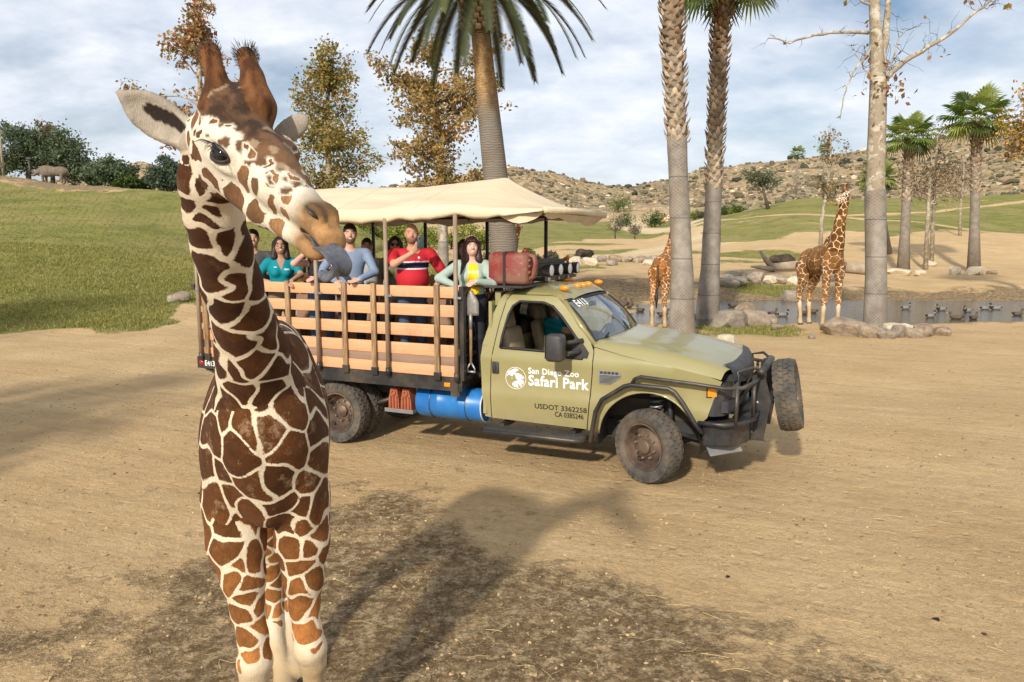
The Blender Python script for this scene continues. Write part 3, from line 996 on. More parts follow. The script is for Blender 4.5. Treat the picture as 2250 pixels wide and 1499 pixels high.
# bumper
out = [(.56, .0), (.66, -.02), (.86, .06), (1.00, .34), (1.00, YW - .34), (.86, YW - .06), (.66, YW + .02), (.56, YW), (.56, YW - .3), (.80, YW - .4), (.80, .4), (.56, .3)]
bump = MB().prism(out, 'z', .50, .745).build('bumper', BLACK, truck)
bv = bump.modifiers.new('bevel', 'BEVEL'); bv.width = .025; bv.segments = 2; bv.limit_method = 'ANGLE'; bv.angle_limit = R(30)
for far in (False, True):
    m = MB()
    f = (lambda y: YW - y) if far else (lambda y: y)
    G = [[(.60 + .05 * k + .30 * j, f(.03 + .26 * j), .50 - .11 * k * (1 - .25 * j)) for j in (0, .35, .7, 1)] for k in (0, .5, 1)]
    m.grid(G)
    m.build('skid_flap', simple('scuffed_grey_plastic', (.16, .17, .18), .6, dirt=.5), bump, smooth=True)
for y in (.60, YW - .60):
    m = MB()
    m.prism([(.90, .47), (1.13, .47), (1.19, .92), (1.17, 1.02), (1.10, 1.25), (1.03, 1.27), (.99, 1.22), (.99, .80), (.86, .72)], 'y', y - .012, y + .012)
    pl = m.build('winch_plate', BLACK, bump)
    for x, z in ((1.05, 1.17), (1.05, .90), (1.0, .56)):
        MB().ball((x, y - .014, z), (.018, .008, .018), 8).build('bolt', STEEL, pl, smooth=True)
m = MB(); m.tube([(1.08, .48, 1.25), (1.12, .75, 1.29), (1.12, YW - .75, 1.29), (1.08, YW - .48, 1.25)], .040, 12); m.build('cross_tube', BLACK, bump, smooth=True)
for far in (False, True):
    f = (lambda y: YW - y) if far else (lambda y: y)
    def tubes(nm, pts, r, par=truck):
        MB().tube([(a, f(b), c) for a, b, c in pts], r, 10).build(nm, BLACK, par, smooth=True)
    tubes('arch_bar', [(-.66, -.04, .41), (-.655, -.055, .46), (-.60, -.06, .78), (-.53, -.06, .92), (-.28, -.06, 1.09), (-.20, -.06, 1.115), (.20, -.06, 1.105), (.27, -.06, 1.07), (.36, -.06, .96), (.50, -.06, .74), (.575, -.05, .655)], .026)
    tubes('guard_bar', [(-.20, -.06, 1.115), (-.165, -.06, 1.18), (-.10, -.06, 1.21), (.50, -.06, 1.175), (.78, -.05, 1.15), (.95, .05, 1.15), (1.05, .30, 1.18), (1.06, .60, 1.19)], .021)
    tubes('guard_bar', [(.52, -.05, .76), (.78, -.05, .76), (.95, .05, .77), (1.05, .30, .78), (1.06, .60, .79)], .026)
    tubes('guard_upright', [(.90, .0, .76), (.90, .0, 1.15)], .019)
    tubes('guard_upright', [(1.04, .30, .78), (1.04, .30, 1.18)], .019)
    tubes('guard_upright', [(.86, .35, .745), (.86, .33, 1.27), (1.0, .42, 1.31), (1.08, .55, 1.27)], .017)
# running boards
for far in (False, True):
    f = (lambda y: YW - y) if far else (lambda y: y)
    pts = [(-1.98, -.02), (-1.98, -.10), (-1.92, -.155), (-.82, -.155), (-.74, -.10), (-.74, -.02)]
    m = MB(); m.prism([(a, f(b)) for a, b in pts] + [(-.74, f(.10)), (-1.98, f(.10))], 'z', .435, .465)
    rb = m.build('running_board', simple('tread_plate', (.085, .088, .09), .5, .4, .2, 30, .5, .004, 160, dirt=.4), truck)
    m = MB(); m.tube([(-2.0, f(.05), .44)] + [(a, f(b), .44) for a, b in pts] + [(-.72, f(.05), .44)], .028, 8); m.build('board_tube', BLACK, rb, smooth=True)
    m = MB()
    for i in range(30):
        x = -1.94 + i * .0395; m.box(x, x + .012, min(f(-.12), f(.04)), max(f(-.12), f(.04)), .464, .469)
    m.build('tread_ridges', PLAST, rb)
    for x in (-1.8, -.9): MB().box(x - .03, x + .03, min(f(.05), f(.4)), max(f(.05), f(.4)), .44, .50).build('board_bracket', BLACK, rb)

# tow mirrors
for far in (False, True):
    f = (lambda y: YW - y) if far else (lambda y: y)
    m = MB(); a, b = sorted((f(-.36), f(-.19)))
    m.bbox(-1.10, -.90, a, b, 1.35, 1.655, .04)
    mi = m.build('tow_mirror', PLAST, truck, angle=60)
    for z in (1.42, 1.54):
        MB().tube([(-.97, f(-.20), z), (-.86, f(-.03), z + .005), (-.80, f(.06), z + .01)], [.022, .024, .03], 8, flat=((1, 0, 0), .6)).build('mirror_arm', PLAST, mi, smooth=True)
    m = MB(); m.prism([(-.95, 1.36), (-.735, 1.355), (-.72, 1.42), (-.80, 1.52), (-.88, 1.60)], 'y', *sorted((f(ys(1.45) - .03), f(ys(1.45) + .01)))); m.build('mirror_base', PLAST, mi)
    m = MB(); m.box(-1.104, -1.101, a + .02, b - .02, 1.38, 1.64); m.build('mirror_glass', MT('mirror_face').set((.6, .63, .66), .03, 1.0).m, mi)


# ------------------------------------------------------------------ wheels
def tyre_mesh(Rr=.413, hw=.115, ri=.262):
    m = MB()
    prof = [(ri, -hw * .72), (ri + .02, -hw * .86), (ri + .07, -hw * 1.0), (Rr - .06, -hw * .98), (Rr - .02, -hw * .90), (Rr - .016, -hw * .6), (Rr - .014, 0),
            (Rr - .016, hw * .6), (Rr - .02, hw * .90), (Rr - .06, hw * .98), (ri + .07, hw * 1.0), (ri + .02, hw * .86), (ri, hw * .72)]
    m.lathe(prof, 64)
    n = 30
    for i in range(n):
        for row, (h0, h1, off, da) in enumerate(((-.99, -.52, 0, .78), (-.46, -.04, .5, .74), (.04, .46, 0.05, .74), (.52, .99, .55, .78))):
            a0 = 2 * math.pi * (i + off) / n; a1 = a0 + 2 * math.pi / n * da
            V = []
            for rr in (Rr - .022, Rr):
                for a, sk in ((a0, .02), (a1, -.02)):
                    for h in (h0, h1):
                        r2 = rr - (.022 if abs(h) > .9 else 0)
                        aa = a + sk * (1 if row % 2 else -1) * (1 if h == h0 else -1)
                        V.append((r2 * math.cos(aa), r2 * math.sin(aa), h * hw))
            m.add(V, [(4, 5, 7, 6), (0, 4, 6, 2), (1, 3, 7, 5), (0, 1, 5, 4), (2, 6, 7, 3)])
        for sd in (-1, 1):                                        # shoulder lugs on the sidewall
            a0 = 2 * math.pi * (i + (.55 if sd > 0 else 0)) / n; a1 = a0 + 2 * math.pi / n * .62
            V = [(r * math.cos(a), r * math.sin(a), sd * hw * w) for r, w in ((Rr - .02, .93), (Rr - .075, 1.0)) for a in (a0, a1)] + \
                [(r * math.cos(a), r * math.sin(a), sd * hw * w) for r, w in ((Rr - .02, 1.03), (Rr - .075, 1.07)) for a in (a0, a1)]
            m.add(V, [(4, 5, 7, 6), (0, 1, 5, 4), (2, 6, 7, 3), (0, 4, 6, 2), (1, 3, 7, 5)])
    return m


def rim_mesh(dish=.06):
    m = MB()
    m.lathe([(.265, -.085), (.268, -.098), (.252, -.10), (.245, -.085), (.24, -.02), (.225, .01), (.20, .0), (.16, -dish), (.115, -dish - .022), (.112, -dish - .03), (.105, -dish - .032), (.082, -dish - .03), (.078, -dish - .06), (.055, -dish - .075), (.0, -dish - .078)], 40)
    m.lathe([(.265, .085), (.262, .0), (.265, -.085)], 40)
    return m


def wheel(x, y, z, steer=0.0, face=-1, dish=.06, name='wheel', tilt=0.0, spin=0.0, nuts=True):
    w = bpy.data.objects.new(name, None); link(w, truck)
    w.location = (x, y, z)
    w.rotation_euler = Euler((R(-90) * face, 0, 0)) if not (steer or tilt) else (Matrix.Rotation(steer, 3, 'Z') @ Matrix.Rotation(tilt, 3, 'Y') @ Euler((R(-90) * face, 0, 0)).to_matrix()).to_euler()
    # local -Z is the outer face
    ty = tyre_mesh().build('tyre', RUBBER, w, angle=30); ty.rotation_euler = (0, 0, spin)
    rm = rim_mesh(dish).build('rim', RIM, w, angle=35)
    if nuts:
        m = MB()
        for k in range(8):
            a = 2 * math.pi * k / 8 + .2
            m.lathe([(.0, -dish - .052), (.013, -dish - .05), (.015, -dish - .02)], 6, Matrix.Translation((.135 * math.cos(a), .135 * math.sin(a), 0)))
        m.build('lug_nuts', NUT, rm)['kind'] = 'stuff'
        for k in range(4):
            a = 2 * math.pi * k / 4 + .6
            MB().ball((.205 * math.cos(a), .205 * math.sin(a), -.012), (.034, .020, .016), 10, Matrix.Rotation(a + math.pi / 2, 4, 'Z')).build('hand_hole', TRIM, rm, smooth=True)
    return w


wheel(-.04, .125, .405, R(-27), 1, .02)
wheel(-.04, YW - .125, .405, R(-27), -1, .02, nuts=False)
for y, fc, nn in ((.125, 1, True), (.435, 1, False), (YW - .435, -1, False), (YW - .125, -1, True)):
    wheel(-4.19, y, .405, 0, fc, -.07 if nn else .03, 'wheel', 0, .3, nn)
sw = wheel(1.34, 1.02, .93, R(-90), 1, .05, 'spare_wheel', R(0))
sw.rotation_euler = (Matrix.Rotation(R(-10), 3, 'Y') @ Matrix.Rotation(R(90), 3, 'Y')).to_euler()
# chassis, axles, springs
m = MB()
for y in (.58, YW - .58): m.box(-6.2, .75, y - .04, y + .04, .62, .84)
m.build('chassis_rails', BLACK, truck)
m = MB(); m.tube([(-4.19, .2, .41), (-4.19, YW - .2, .41)], .07, 10); m.ball((-4.19, YW / 2, .41), (.2, .2, .2), 12); m.build('rear_axle', BLACK, truck, smooth=True)
m = MB(); m.tube([(-.04, .2, .41), (-.04, YW - .2, .41)], .055, 10); m.build('front_axle', BLACK, truck, smooth=True)
for y in (.40, YW - .40):
    m = MB(); m.tube([(-.02 + .07 * math.cos(a), y + .07 * math.sin(a), .62 + a * .0105) for a in np.linspace(0, 12 * math.pi, 120)], .013, 6)
    m.build('coil_spring', STEEL, truck, smooth=True)
    MB().tube([(.16, y, .42), (.12, y, 1.0)], .03, 8).build('shock_absorber', PLAST, truck, smooth=True)
    MB().tube([(-4.9, y, .62), (-4.5, y, .50), (-4.19, y, .47), (-3.8, y, .50), (-3.4, y, .64)], .05, 6, flat=((0, 0, 1), .6)).build('leaf_spring', BLACK, truck, smooth=True)
m = MB(); m.tube([(.45, .35, .50), (-.4, .5, .55), (-.9, .55, .60)], .022, 6); m.build('steering_link', BLACK, truck, smooth=True)

# ------------------------------------------------------------------ flatbed body
XF, XB, YN, YFR = -2.31, -6.50, -.086, YW + .086
m = MB()
m.box(XB, XF, YN, YN + .06, .865, 1.03); m.box(XB, XF, YFR - .06, YFR, .865, 1.03)
m.box(XB - .03, XB + .05, YN + .061, YFR - .061, .865, 1.028); m.box(XF - .07, XF - .002, YN + .061, YFR - .061, .865, 1.028)
for x in np.arange(-6.1, -2.5, .6): m.box(x - .03, x + .03, YN + .061, YFR - .061, .87, .965)
bed = m.build('bed_frame', BLACK, truck)
MB().box(XB + .05, XF - .07, YN + .061, YFR - .061, .967, 1.0).build('bed_floor', simple('bed_deck', (.16, .11, .07), .8, bump=.002, bscale=20), truck)
MB().bbox(-2.50, -2.42, YN - .008, YN + .002, .915, .965, .006).build('side_marker', AMBER, bed)
m = MB(); m.lathe([(0, -.012), (.034, -.010), (.038, 0)], 16, Matrix.Translation((-6.42, YN - .001, .945)) @ Matrix.Rotation(R(90), 4, 'X') @ Matrix.Scale(-1, 4, (0, 0, 1))); m.build('tail_light', REDL, bed, smooth=True)
m = MB(); m.box(XF - .1, XF + .02, YN - .004, YN + .08, .80, .868); m.box(-2.32, -2.26, YN + .01, YN + .08, .87, 1.06); m.build('corner_bracket', BLACK, bed)
MB().tube([(XB + .1, YN + .05, .87), (XB + .6, YN + .2, .62)], .025, 6).build('underrun_bar', BLACK, bed, smooth=True)
SLZ = [(1.985, 2.12, 0), (1.76, 1.90, 0), (1.51, 1.66, 0), (1.275, 1.42, 0), (1.172, 1.273, 1), (1.036, 1.17, 0)]
for side_ in (0, 1):
    y0, y1 = (YN + .004, YN + .034) if side_ == 0 else (YFR - .034, YFR - .004)
    for (z0, z1, k) in SLZ:
        g = .008 if k else 0
        MB().bbox(-6.42, XF - .02, y0 + g, y1 - g, z0, z1, .004).build('slat', TAUPE if k else PLANK, truck, angle=40)
    for x in (-2.58, -3.48, -3.92, -4.82, -6.27):
        o = -.032 if side_ == 0 else .032
        a, b = sorted(((YN if side_ == 0 else YFR) + o * .06, (YN if side_ == 0 else YFR) + o * 1.15))
        st = MB().bbox(x - .034, x + .034, a, b, 1.035, 2.14, .005).build('stake', STAKE, truck, angle=40)
        MB().bbox(x - .045, x + .045, a - .004, b + .004, .99, 1.09, .006).build('stake_pocket', BLACK, st)
    for x, zt in ((-2.31, 2.97), (-3.27, 2.93), (-4.33, 2.93), (-6.38, 2.92)) if side_ == 0 else ((-2.07, 2.97), (-3.0, 2.93), (-4.05, 2.93), (-5.0, 2.93), (-6.38, 2.92)):
        y = YN - .036 if side_ == 0 else YFR + .036
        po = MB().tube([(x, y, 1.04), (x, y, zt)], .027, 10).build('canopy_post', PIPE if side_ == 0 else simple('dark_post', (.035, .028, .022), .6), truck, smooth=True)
        MB().tube([(x, y, 1.0), (x, y, 1.10)], .034, 10).build('post_foot', BLACK, po, smooth=True)
        m = MB(); m.tube([(x, y, 1.98), (x, y, 2.01)], .033, 10); m.box(x + .02, x + .07, y - .008, y + .008, 1.982, 2.008); m.build('post_clamp', STEEL if side_ == 0 else BLACK, po, smooth=False)
for (z0, z1, k) in SLZ:
    MB().bbox(-6.47, -6.44, YN + .06, YFR - .06, z0, z1, .004).build('tailgate_slat', TAUPE if k else PLANK, truck, angle=40)
for y in (.5, 1.0, 1.5): MB().bbox(-6.51, -6.472, y - .035, y + .035, 1.035, 2.14, .004).build('stake', STAKE, truck, angle=40)
MB().bbox(-6.50, -6.44, YN - .045, YN - .005, 1.98, 2.06, .006).build('gate_latch', BLACK, truck)
# front wall of the bed with expanded-metal screen
m = MB()
for y in (YN + .03, YW / 2, YFR - .03): m.box(-2.29, -2.23, y - .03, y + .03, 1.0, 2.125)
m.box(-2.289, -2.231, YN + .061, YFR - .061, 2.06, 2.124); m.box(-2.289, -2.231, YN + .061, YFR - .061, 1.0, 1.05); m.box(-2.289, -2.231, YN + .061, YFR - .061, 1.28, 1.32); m.box(-2.289, -2.231, YN + .061, YFR - .061, 1.46, 1.49)
m.tube([(-2.20, .45, 2.10), (-1.95, .45, 2.18)], .02, 6); m.tube([(-2.2, .45, 1.85), (-1.98, .42, 2.16)], .02, 6)
front_frame = m.build('headboard', BLACK, truck)
m = MB()
st_ = .085
for k in range(-14, 42):
    for sgn in (1, -1):
        y0 = -.05 + k * st_
        pts = []
        for zz in np.linspace(1.05, 2.06, 2):
            y = y0 + sgn * (zz - 1.05) * .55 + (.6 if sgn < 0 else 0)
            pts.append((y, zz))
        (ya, za), (yb, zb) = pts
        lo_, hi_ = 0.0, YW
        if max(ya, yb) < lo_ or min(ya, yb) > hi_: continue
        def cl(y, z, y2, z2):
            if y < lo_: return lo_, z + (z2 - z) * (lo_ - y) / (y2 - y)
            if y > hi_: return hi_, z + (z2 - z) * (hi_ - y) / (y2 - y)
            return y, z
        A_ = cl(ya, za, yb, zb); B_ = cl(yb, zb, ya, za)
        m.tube([(-2.262 + .004 * sgn, *A_), (-2.262 + .004 * sgn, *B_)], .0055, 4, cap=False)
m.build('wire_screen', BLACK, front_frame)
MB().box(-2.285, -2.28, .02, YW - .02, 1.05, 1.45).build('headboard_panel', simple('dark_board', (.02, .018, .016), .8), front_frame)
# benches inside
for y in (1.35,):
    b = MB(); b.box(-6.2, -2.6, y, y + .40, 1.40, 1.44); b.box(-6.2, -2.6, y + .36, y + .40, 1.44, 1.80)
    bo = b.build('bench', TAUPE, truck)
    for x in (-5.9, -4.6, -3.3, -2.75): MB().box(x - .03, x + .03, y + .03, y + .36, 1.001, 1.398).build('bench_leg', STAKE, bo)
MB().bbox(-2.75, -2.36, .25, .62, 1.002, 1.33, .01).build('step_box', STAKE, truck)

# ------------------------------------------------------------------ canopy
def canopy_pt(s_, v_):
    """s along the truck (0 rear, 1 front), v across (0 near hem .. 1 far hem)"""
    x = -6.52 + s_ * 5.0
    q = abs(2 * v_ - 1)
    ridge = np.interp(s_, [0, .06, .35, .62, .87, 1.0], [3.22, 3.36, 3.40, 3.37, 3.46, 3.44])
    eave = 3.045
    ex = np.interp(s_, [0, .87, 1], [0, 0, 1.0])
    nz_ = fbm(np.array([[s_ * 13, v_ * 5, 1.5]]), 5, 3)[0]
    wpr = .050 * nz_ * (.35 + q ** 2) + .010 * math.sin(s_ * 17 + v_ * 11)
    e = .84
    if q < e:
        r = q / e
        z = ridge + (eave - ridge) * (r ** 1.25) - .055 * math.sin(math.pi * r) * abs(math.sin(s_ * 4.3 * math.pi)) * .8 + wpr * r
        y = YW / 2 + (1 if v_ > .5 else -1) * r * 1.10
    else:
        r = (q - e) / (1 - e)
        posts = np.array([-6.38, -4.33, -3.27, -2.31, -1.6]) if v_ < .5 else np.array([-6.38, -5.0, -4.05, -3.0, -2.07])
        dpost = np.min(np.abs(posts - x))
        sag = .035 * min(1, dpost / .45) ** 1.2
        z = eave - r * (.125 + sag) + wpr
        y = YW / 2 + (1 if v_ > .5 else -1) * (1.10 + .05 * math.sin(r * math.pi * .8) + .012 * math.sin(x * 19) * r)
    return Vector((x, y, z))
NS, NV = 96, 48
G = []
for i in range(NS + 1):
    s_ = i / NS
    row = []
    for j in range(NV + 1):
        p = canopy_pt(s_, j / NV)
        f_ = max(0.0, (p.x + 2.15) / .63)                   # front hip slopes down to the roller
        if f_ > 0:
            k = min(1, f_)
            p.z = p.z + (min(p.z, 3.02 + .0 * k) - p.z) * (k ** .85)
            p.x = -2.15 + (p.x + 2.15) * (1.48)
            q = abs(2 * j / NV - 1)
            if q > .84: p.z = max(p.z, 2.99 - .10 * (1 - k)) if k > .5 else p.z + .06 * k
        b_ = max(0.0, (-6.3 - p.x) / .22)
        p.z -= .10 * b_ ** 2
        row.append(p)
    G.append(row)
can = MB().grid(G).build('canopy', CANVAS, truck, smooth=True)
for i_ in (24, 48, 70):
    MB().tube([G[i_][j] + Vector((0, 0, .001)) for j in range(0, NV + 1, 2)], .004, 4, cap=False).build('canopy_seam', CANVAS, can, smooth=True)
so = can.modifiers.new('thickness', 'SOLIDIFY'); so.thickness = .006
m = MB()
m.tube([(-1.20, -.10, 3.0), (-1.185, YW / 2, 3.015), (-1.20, YW + .10, 3.0)], .038, 12)
m.build('canopy_roller', CANVAS, can, smooth=True)
G = [[(-1.20 - .10 * k * (.3 + j / 16), -.05 + (YW + .10) * j / 16, 2.97 - (.03 + .085 * (j / 16) ** .7) * k - .02 * math.sin(j * 1.1) * k) for j in range(17)] for k in (0, .33, .66, 1)]
MB().grid(G).build('canopy_valance', CANVAS, can, smooth=True)
G = [[(-1.25 - .55 * j / 6, -.06 + .02 * math.sin(j * 1.7), 2.985 - k * (.03 + .10 * math.sin(math.pi * j / 6))) for j in range(7)] for k in (0, .5, 1)]
MB().grid(G).build('canopy_flap', CANVAS, can, smooth=True)
m = MB()
for x in (-6.38, -4.33, -3.27, -2.31): m.tube([(x, YN + .02, 2.95), (x, .35, 3.13), (x, YW / 2, 3.24), (x, YW - .35, 3.13), (x, YFR - .02, 2.95)], .016, 6)
for y in (YN + .05, YFR - .05): m.tube([(-6.4, y, 2.985), (-1.22, y, 2.985)], .016, 6)
m.build('canopy_frame', BLACK, can, smooth=True)

# ------------------------------------------------------------------ light box and lamps over the cab
m = MB(); m.bbox(-2.02, -1.72, .95, 2.0, 2.22, 2.40, .008); m.bbox(-2.04, -1.70, .93, 2.02, 2.375, 2.41, .006)
lb = m.build('roof_box', simple('weathered_grey_wood', (.11, .095, .075), .8, 0, .3, 5, .3, .003, 40), truck)
m = MB(); m.box(-2.1, -1.60, .93, 2.02, 2.15, 2.215); m.box(-2.05, -1.95, .5, .56, 2.10, 2.22); m.box(-2.0, -1.9, 1.0, 1.06, 2.06, 2.16); m.box(-2.25, -1.55, .08, .60, 2.115, 2.14); m.build('roof_rack', BLACK, truck)
for i, y in enumerate((1.06, 1.40, 1.76, 2.08)):
    L = bpy.data.objects.new('spot_lamp', None); link(L, truck); L.location = (-1.60, y, 2.285)
    L.rotation_euler = (0, R(90), R(-4 if i < 3 else 3))
    MB().lathe([(0, -.09), (.05, -.085), (.074, -.035), (.080, .025), (.080, .045), (.070, .045)], 20).build('lamp_housing', PLAST, L, angle=40)
    MB().lathe([(.071, .043), (.05, .052), (0, .056)], 20).build('lamp_lens', MT('clear_lens').set((.75, .77, .78), .12, .3).m, L, smooth=True)
    MB().box(.09, .13, -.02, .02, -.02, .02).build('lamp_mount', STEEL, L)
MB().ball((-1.66, 1.95, 2.43), (.035, .035, .03), 10).build('beacon', AMBER, truck, smooth=True)
MB().ball((-1.66, 1.80, 2.13), (.16, .10, .035), 12).build('beacon', AMBER, truck, smooth=True)

# ------------------------------------------------------------------ lettering
def lettering(body, name, size, mat, parent, bold=0.0, sx=1.0, place=None, align='LEFT'):
    cu = bpy.data.curves.new(name, 'FONT'); cu.body = body; cu.size = size; cu.offset = bold; cu.align_x = align
    cu.resolution_u = 3; cu.space_character = 1.06 if bold > .002 else 1.0
    tmp = bpy.data.objects.new('tmp_text', cu); COL.objects.link(tmp)
    dg = bpy.context.evaluated_depsgraph_get(); dg.update()
    me = bpy.data.meshes.new_from_object(tmp.evaluated_get(dg))
    bpy.data.objects.remove(tmp)
    me.materials.clear()
    for v in me.vertices: v.co = place(v.co.x * sx, v.co.y)
    return obj(name, me, mat, parent)


door = [o for o in truck.children if o.name.startswith('door') and not o.name.startswith('door_')][0]
onside = lambda x0, z0: (lambda x, y: Vector((x0 + x, ys(z0 + y) - .0095, z0 + y)))
lettering('San Diego Zoo', 'door_lettering', .098, WHITE, door, .0024, .98, onside(-1.452, 1.134))
lettering('Safari Park', 'door_name', .172, WHITE, door, .0045, .925, onside(-1.452, .995))
lettering('USDOT 3362258', 'door_number', .085, BLKV, door, .0012, 1.06, onside(-1.375, .725))
lettering('CA 0385246', 'door_number', .085, BLKV, door, .0012, .80, onside(-1.125, .648))
E_ = MB()
cx0, cz0, rr = -1.61, 1.065, .132
def em(px, py): return (cx0 + (px - 440) / 225 * rr, cz0 - (py - 435) / 250 * rr)
def flat_poly(mb, pts, o=.0095):
    n = len(pts); mb.add([(x, ys(z) - o, z) for x, z in pts], [tuple(range(n))])
ring_o = arc(cx0, cz0, rr, 0, 360, 48); ring_i = arc(cx0, cz0, rr * .955, 0, 360, 48)
E_.add([(x, ys(z) - .0095, z) for x, z in ring_o + ring_i], [(i, i + 1, 49 + i + 1, 49 + i) for i in range(48)])
flat_poly(E_, [em(*p) for p in [(340, 255), (430, 215), (515, 232), (470, 268), (425, 318), (395, 300), (350, 290)]])
flat_poly(E_, [em(*p) for p in [(250, 318), (300, 275), (345, 262), (400, 300), (425, 318), (385, 360), (375, 405), (350, 380), (335, 408), (318, 372), (290, 362), (262, 385), (240, 435), (243, 375), (285, 330)]])
flat_poly(E_, [em(*p) for p in [(405, 330), (500, 322), (560, 350), (605, 388), (630, 408), (605, 442), (545, 462), (470, 470), (440, 440), (435, 400)]])
for q_ in ([(545, 468), (612, 480), (616, 520), (560, 500)], [(470, 472), (545, 468), (560, 505), (612, 535), (590, 572), (520, 515)], [(455, 478), (512, 515), (578, 590), (545, 625), (470, 530)],
           [(440, 495), (465, 530), (500, 640), (455, 650), (430, 560)], [(400, 520), (438, 500), (428, 560), (440, 645), (400, 632), (395, 570)], [(355, 560), (392, 525), (390, 580), (405, 630), (370, 605)], [(478, 275), (500, 272), (490, 290)], [(345, 440), (365, 430), (368, 445), (355, 452)]):
    flat_poly(E_, [em(*p) for p in q_])
E_.build('door_emblem', WHITE, door)
flat = MB(); flat_poly(flat, [em(*p) for p in [(485, 355), (515, 358), (512, 372), (495, 368)]], .0105); flat.build('emblem_eye', PAINT, door)
lettering('E413', 'unit_number', .105, WHITE, bed, .002, .92, lambda x, y: Vector((-6.36 + x, YN - .003, .908 + y)))
def on_ws(x, y):
    v_ = .07 + x / 1.55; s_ = .80 + y / .60
    return wsp(s_, v_, .008)
lettering('E413', 'unit_number', .15, WHITE, ws, .003, .85, on_ws)
lettering('SUPER DUTY', 'hood_lettering', .085, simple('dark_grey_letter', (.07, .072, .078), .5), guard, .002, 1.0,
          lambda x, y: Vector((fx(.76 + x) - .025 - y * .8, .76 + x, hz(fx(.76 + x) - .025 - y * .8, .76 + x) + .020)))

# ------------------------------------------------------------------ loose things carried by the truck
tcan = empty('fuel_can', T(-1.78, .28, 2.145), TH, 'faded red plastic fuel can strapped on the rack behind the cab', 'fuel can')
t = MT('faded_red_plastic')
c0 = t.mix(t.rng(t.noise(3.2, 6, .65), .40, .58), (0.215, 0.030, 0.028), (0.235, 0.110, 0.072))
c0 = t.mix(t.rng(t.noise(22, 6, .7), .62, .74, 0, .7), c0, (0.55, 0.33, 0.23))
t.set(c0, .55, 0, .35)
CANRED = t.m
m = MB(); m.bbox(-.26, .25, -.12, .12, 0, .38, .055); m.build('can_body', CANRED, tcan, angle=50)
m = MB(); m.tube([(.20, 0, .36), (.30, 0, .33), (.315, 0, .25), (.29, 0, .10), (.22, 0, .06)], .028, 8, flat=((0, 1, 0), 1.5)); m.build('can_handle', CANRED, tcan, smooth=True)
for z in (.13, .20, .27): MB().bbox(.245, .27, -.07, .07, z, z + .035, .01).build('can_rib', CANRED, tcan, angle=50)
MB().tube([(.17, 0, .37), (.20, 0, .42)], .035, 10).build('can_cap', simple('dark_red_cap', (.16, .02, .02), .5), tcan, smooth=True)
m = MB(); m.box(-.05, -.015, -.126, .126, -.01, .388); m.build('strap', TRIM, tcan)

br = empty('water_barrel', T(-2.55, .26, .645), TH, 'blue plastic barrel slung on its side under the truck bed', 'barrel')
t = MT('blue_plastic_drum')
c0 = t.mix(t.rng(t.noise(2.5, 5, .6), .35, .7), (0.012, 0.125, 0.40), (0.025, 0.19, 0.50))
c0 = t.mix(t.rng(t.noise(5, 7, .7), .58, .75, 0, .5), c0, (0.33, 0.28, 0.2))
t.set(c0, .38, 0, .45)
Mb = Matrix.Rotation(R(90), 4, 'Y')
m = MB(); m.lathe([(0, -.46), (.17, -.46), (.195, -.455), (.205, -.43), (.205, -.16), (.212, -.15), (.205, -.14), (.205, .14), (.212, .15), (.205, .16), (.205, .44), (.198, .465), (.185, .47)], 36, Mb)
m.build('drum_shell', t.m, br, angle=40)
m = MB(); m.lathe([(.187, .468), (.18, .455), (0, .450)], 36, Mb); m.build('drum_lid', t.m, br, angle=40)
MB().lathe([(.188, .462), (.200, .470), (.208, .466), (.206, .455)], 36, Mb).build('drum_rim', simple('pale_rim', (.55, .58, .6), .5), br, smooth=True)
for x in (-.25, .25): MB().tube([(x, .208 * math.cos(a), .208 * math.sin(a)) for a in np.linspace(0, 2 * math.pi, 30)], .007, 5, cap=False).build('barrel_strap', BLACK, br)
CHK = simple('orange_rubber', (0.36, 0.095, 0.045), .7, 0, .25, 9, .3, .002, 40, dirt=.5)
for i, x in enumerate((-3.32, -3.14)):
    ch = empty('wheel_chock', T(x, .06, .53), TH, 'orange ribbed wheel chock nearer the ' + ('rear tyre' if i == 0 else 'blue barrel') + ' in the tray', 'wheel chock', 'chocks in the tray under the truck bed')
    m = MB(); m.prism([(-.08, 0), (.08, 0), (.075, .10), (.045, .27), (-.045, .27), (-.075, .10)], 'y', -.0, .16); m.build('chock_body', CHK, ch)
    for k in (-.045, 0, .045): MB().bbox(k - .012, k + .012, -.025, .004, .01, .17, .006).build('chock_rib', CHK, ch, angle=50)
    MB().tube([(.03 * math.cos(a), -.01, .215 + .03 * math.sin(a)) for a in np.linspace(0, 2 * math.pi, 14)], .009, 6, cap=False).build('chock_ring', CHK, ch, smooth=True)
m = MB(); m.box(-3.44, -3.02, .03, .26, .495, .525); m.box(-3.44, -3.02, .03, .04, .525, .545); m.box(-3.40, -3.36, .2, .24, .525, .87); m.box(-3.08, -3.04, .2, .24, .525, .87)
m.build('chock_tray', STEEL, truck)
sh = empty('shovel', T(-2.19, .02, 1.10), TH, 'steel shovel with a wooden shaft hanging blade up behind the cab', 'shovel')
m = MB(); m.grid([[(.0 + .10 * u * (1 - max(0, w - .55) * 1.9) , .02 - .03 * (1 - u * u), .68 + .30 * w) for u in np.linspace(-1, 1, 7)] for w in np.linspace(0, 1, 9)])
m.tube([(0, 0, .52), (0, 0, .70)], .022, 8)
so_ = m.build('blade', simple('worn_shovel_steel', (.30, .28, .25), .5, .5, .3), sh, smooth=True); so2 = so_.modifiers.new('thickness', 'SOLIDIFY'); so2.thickness = .004
MB().tube([(0, 0, .10), (0, 0, .54)], .018, 8).build('shaft', STAKE, sh, smooth=True)
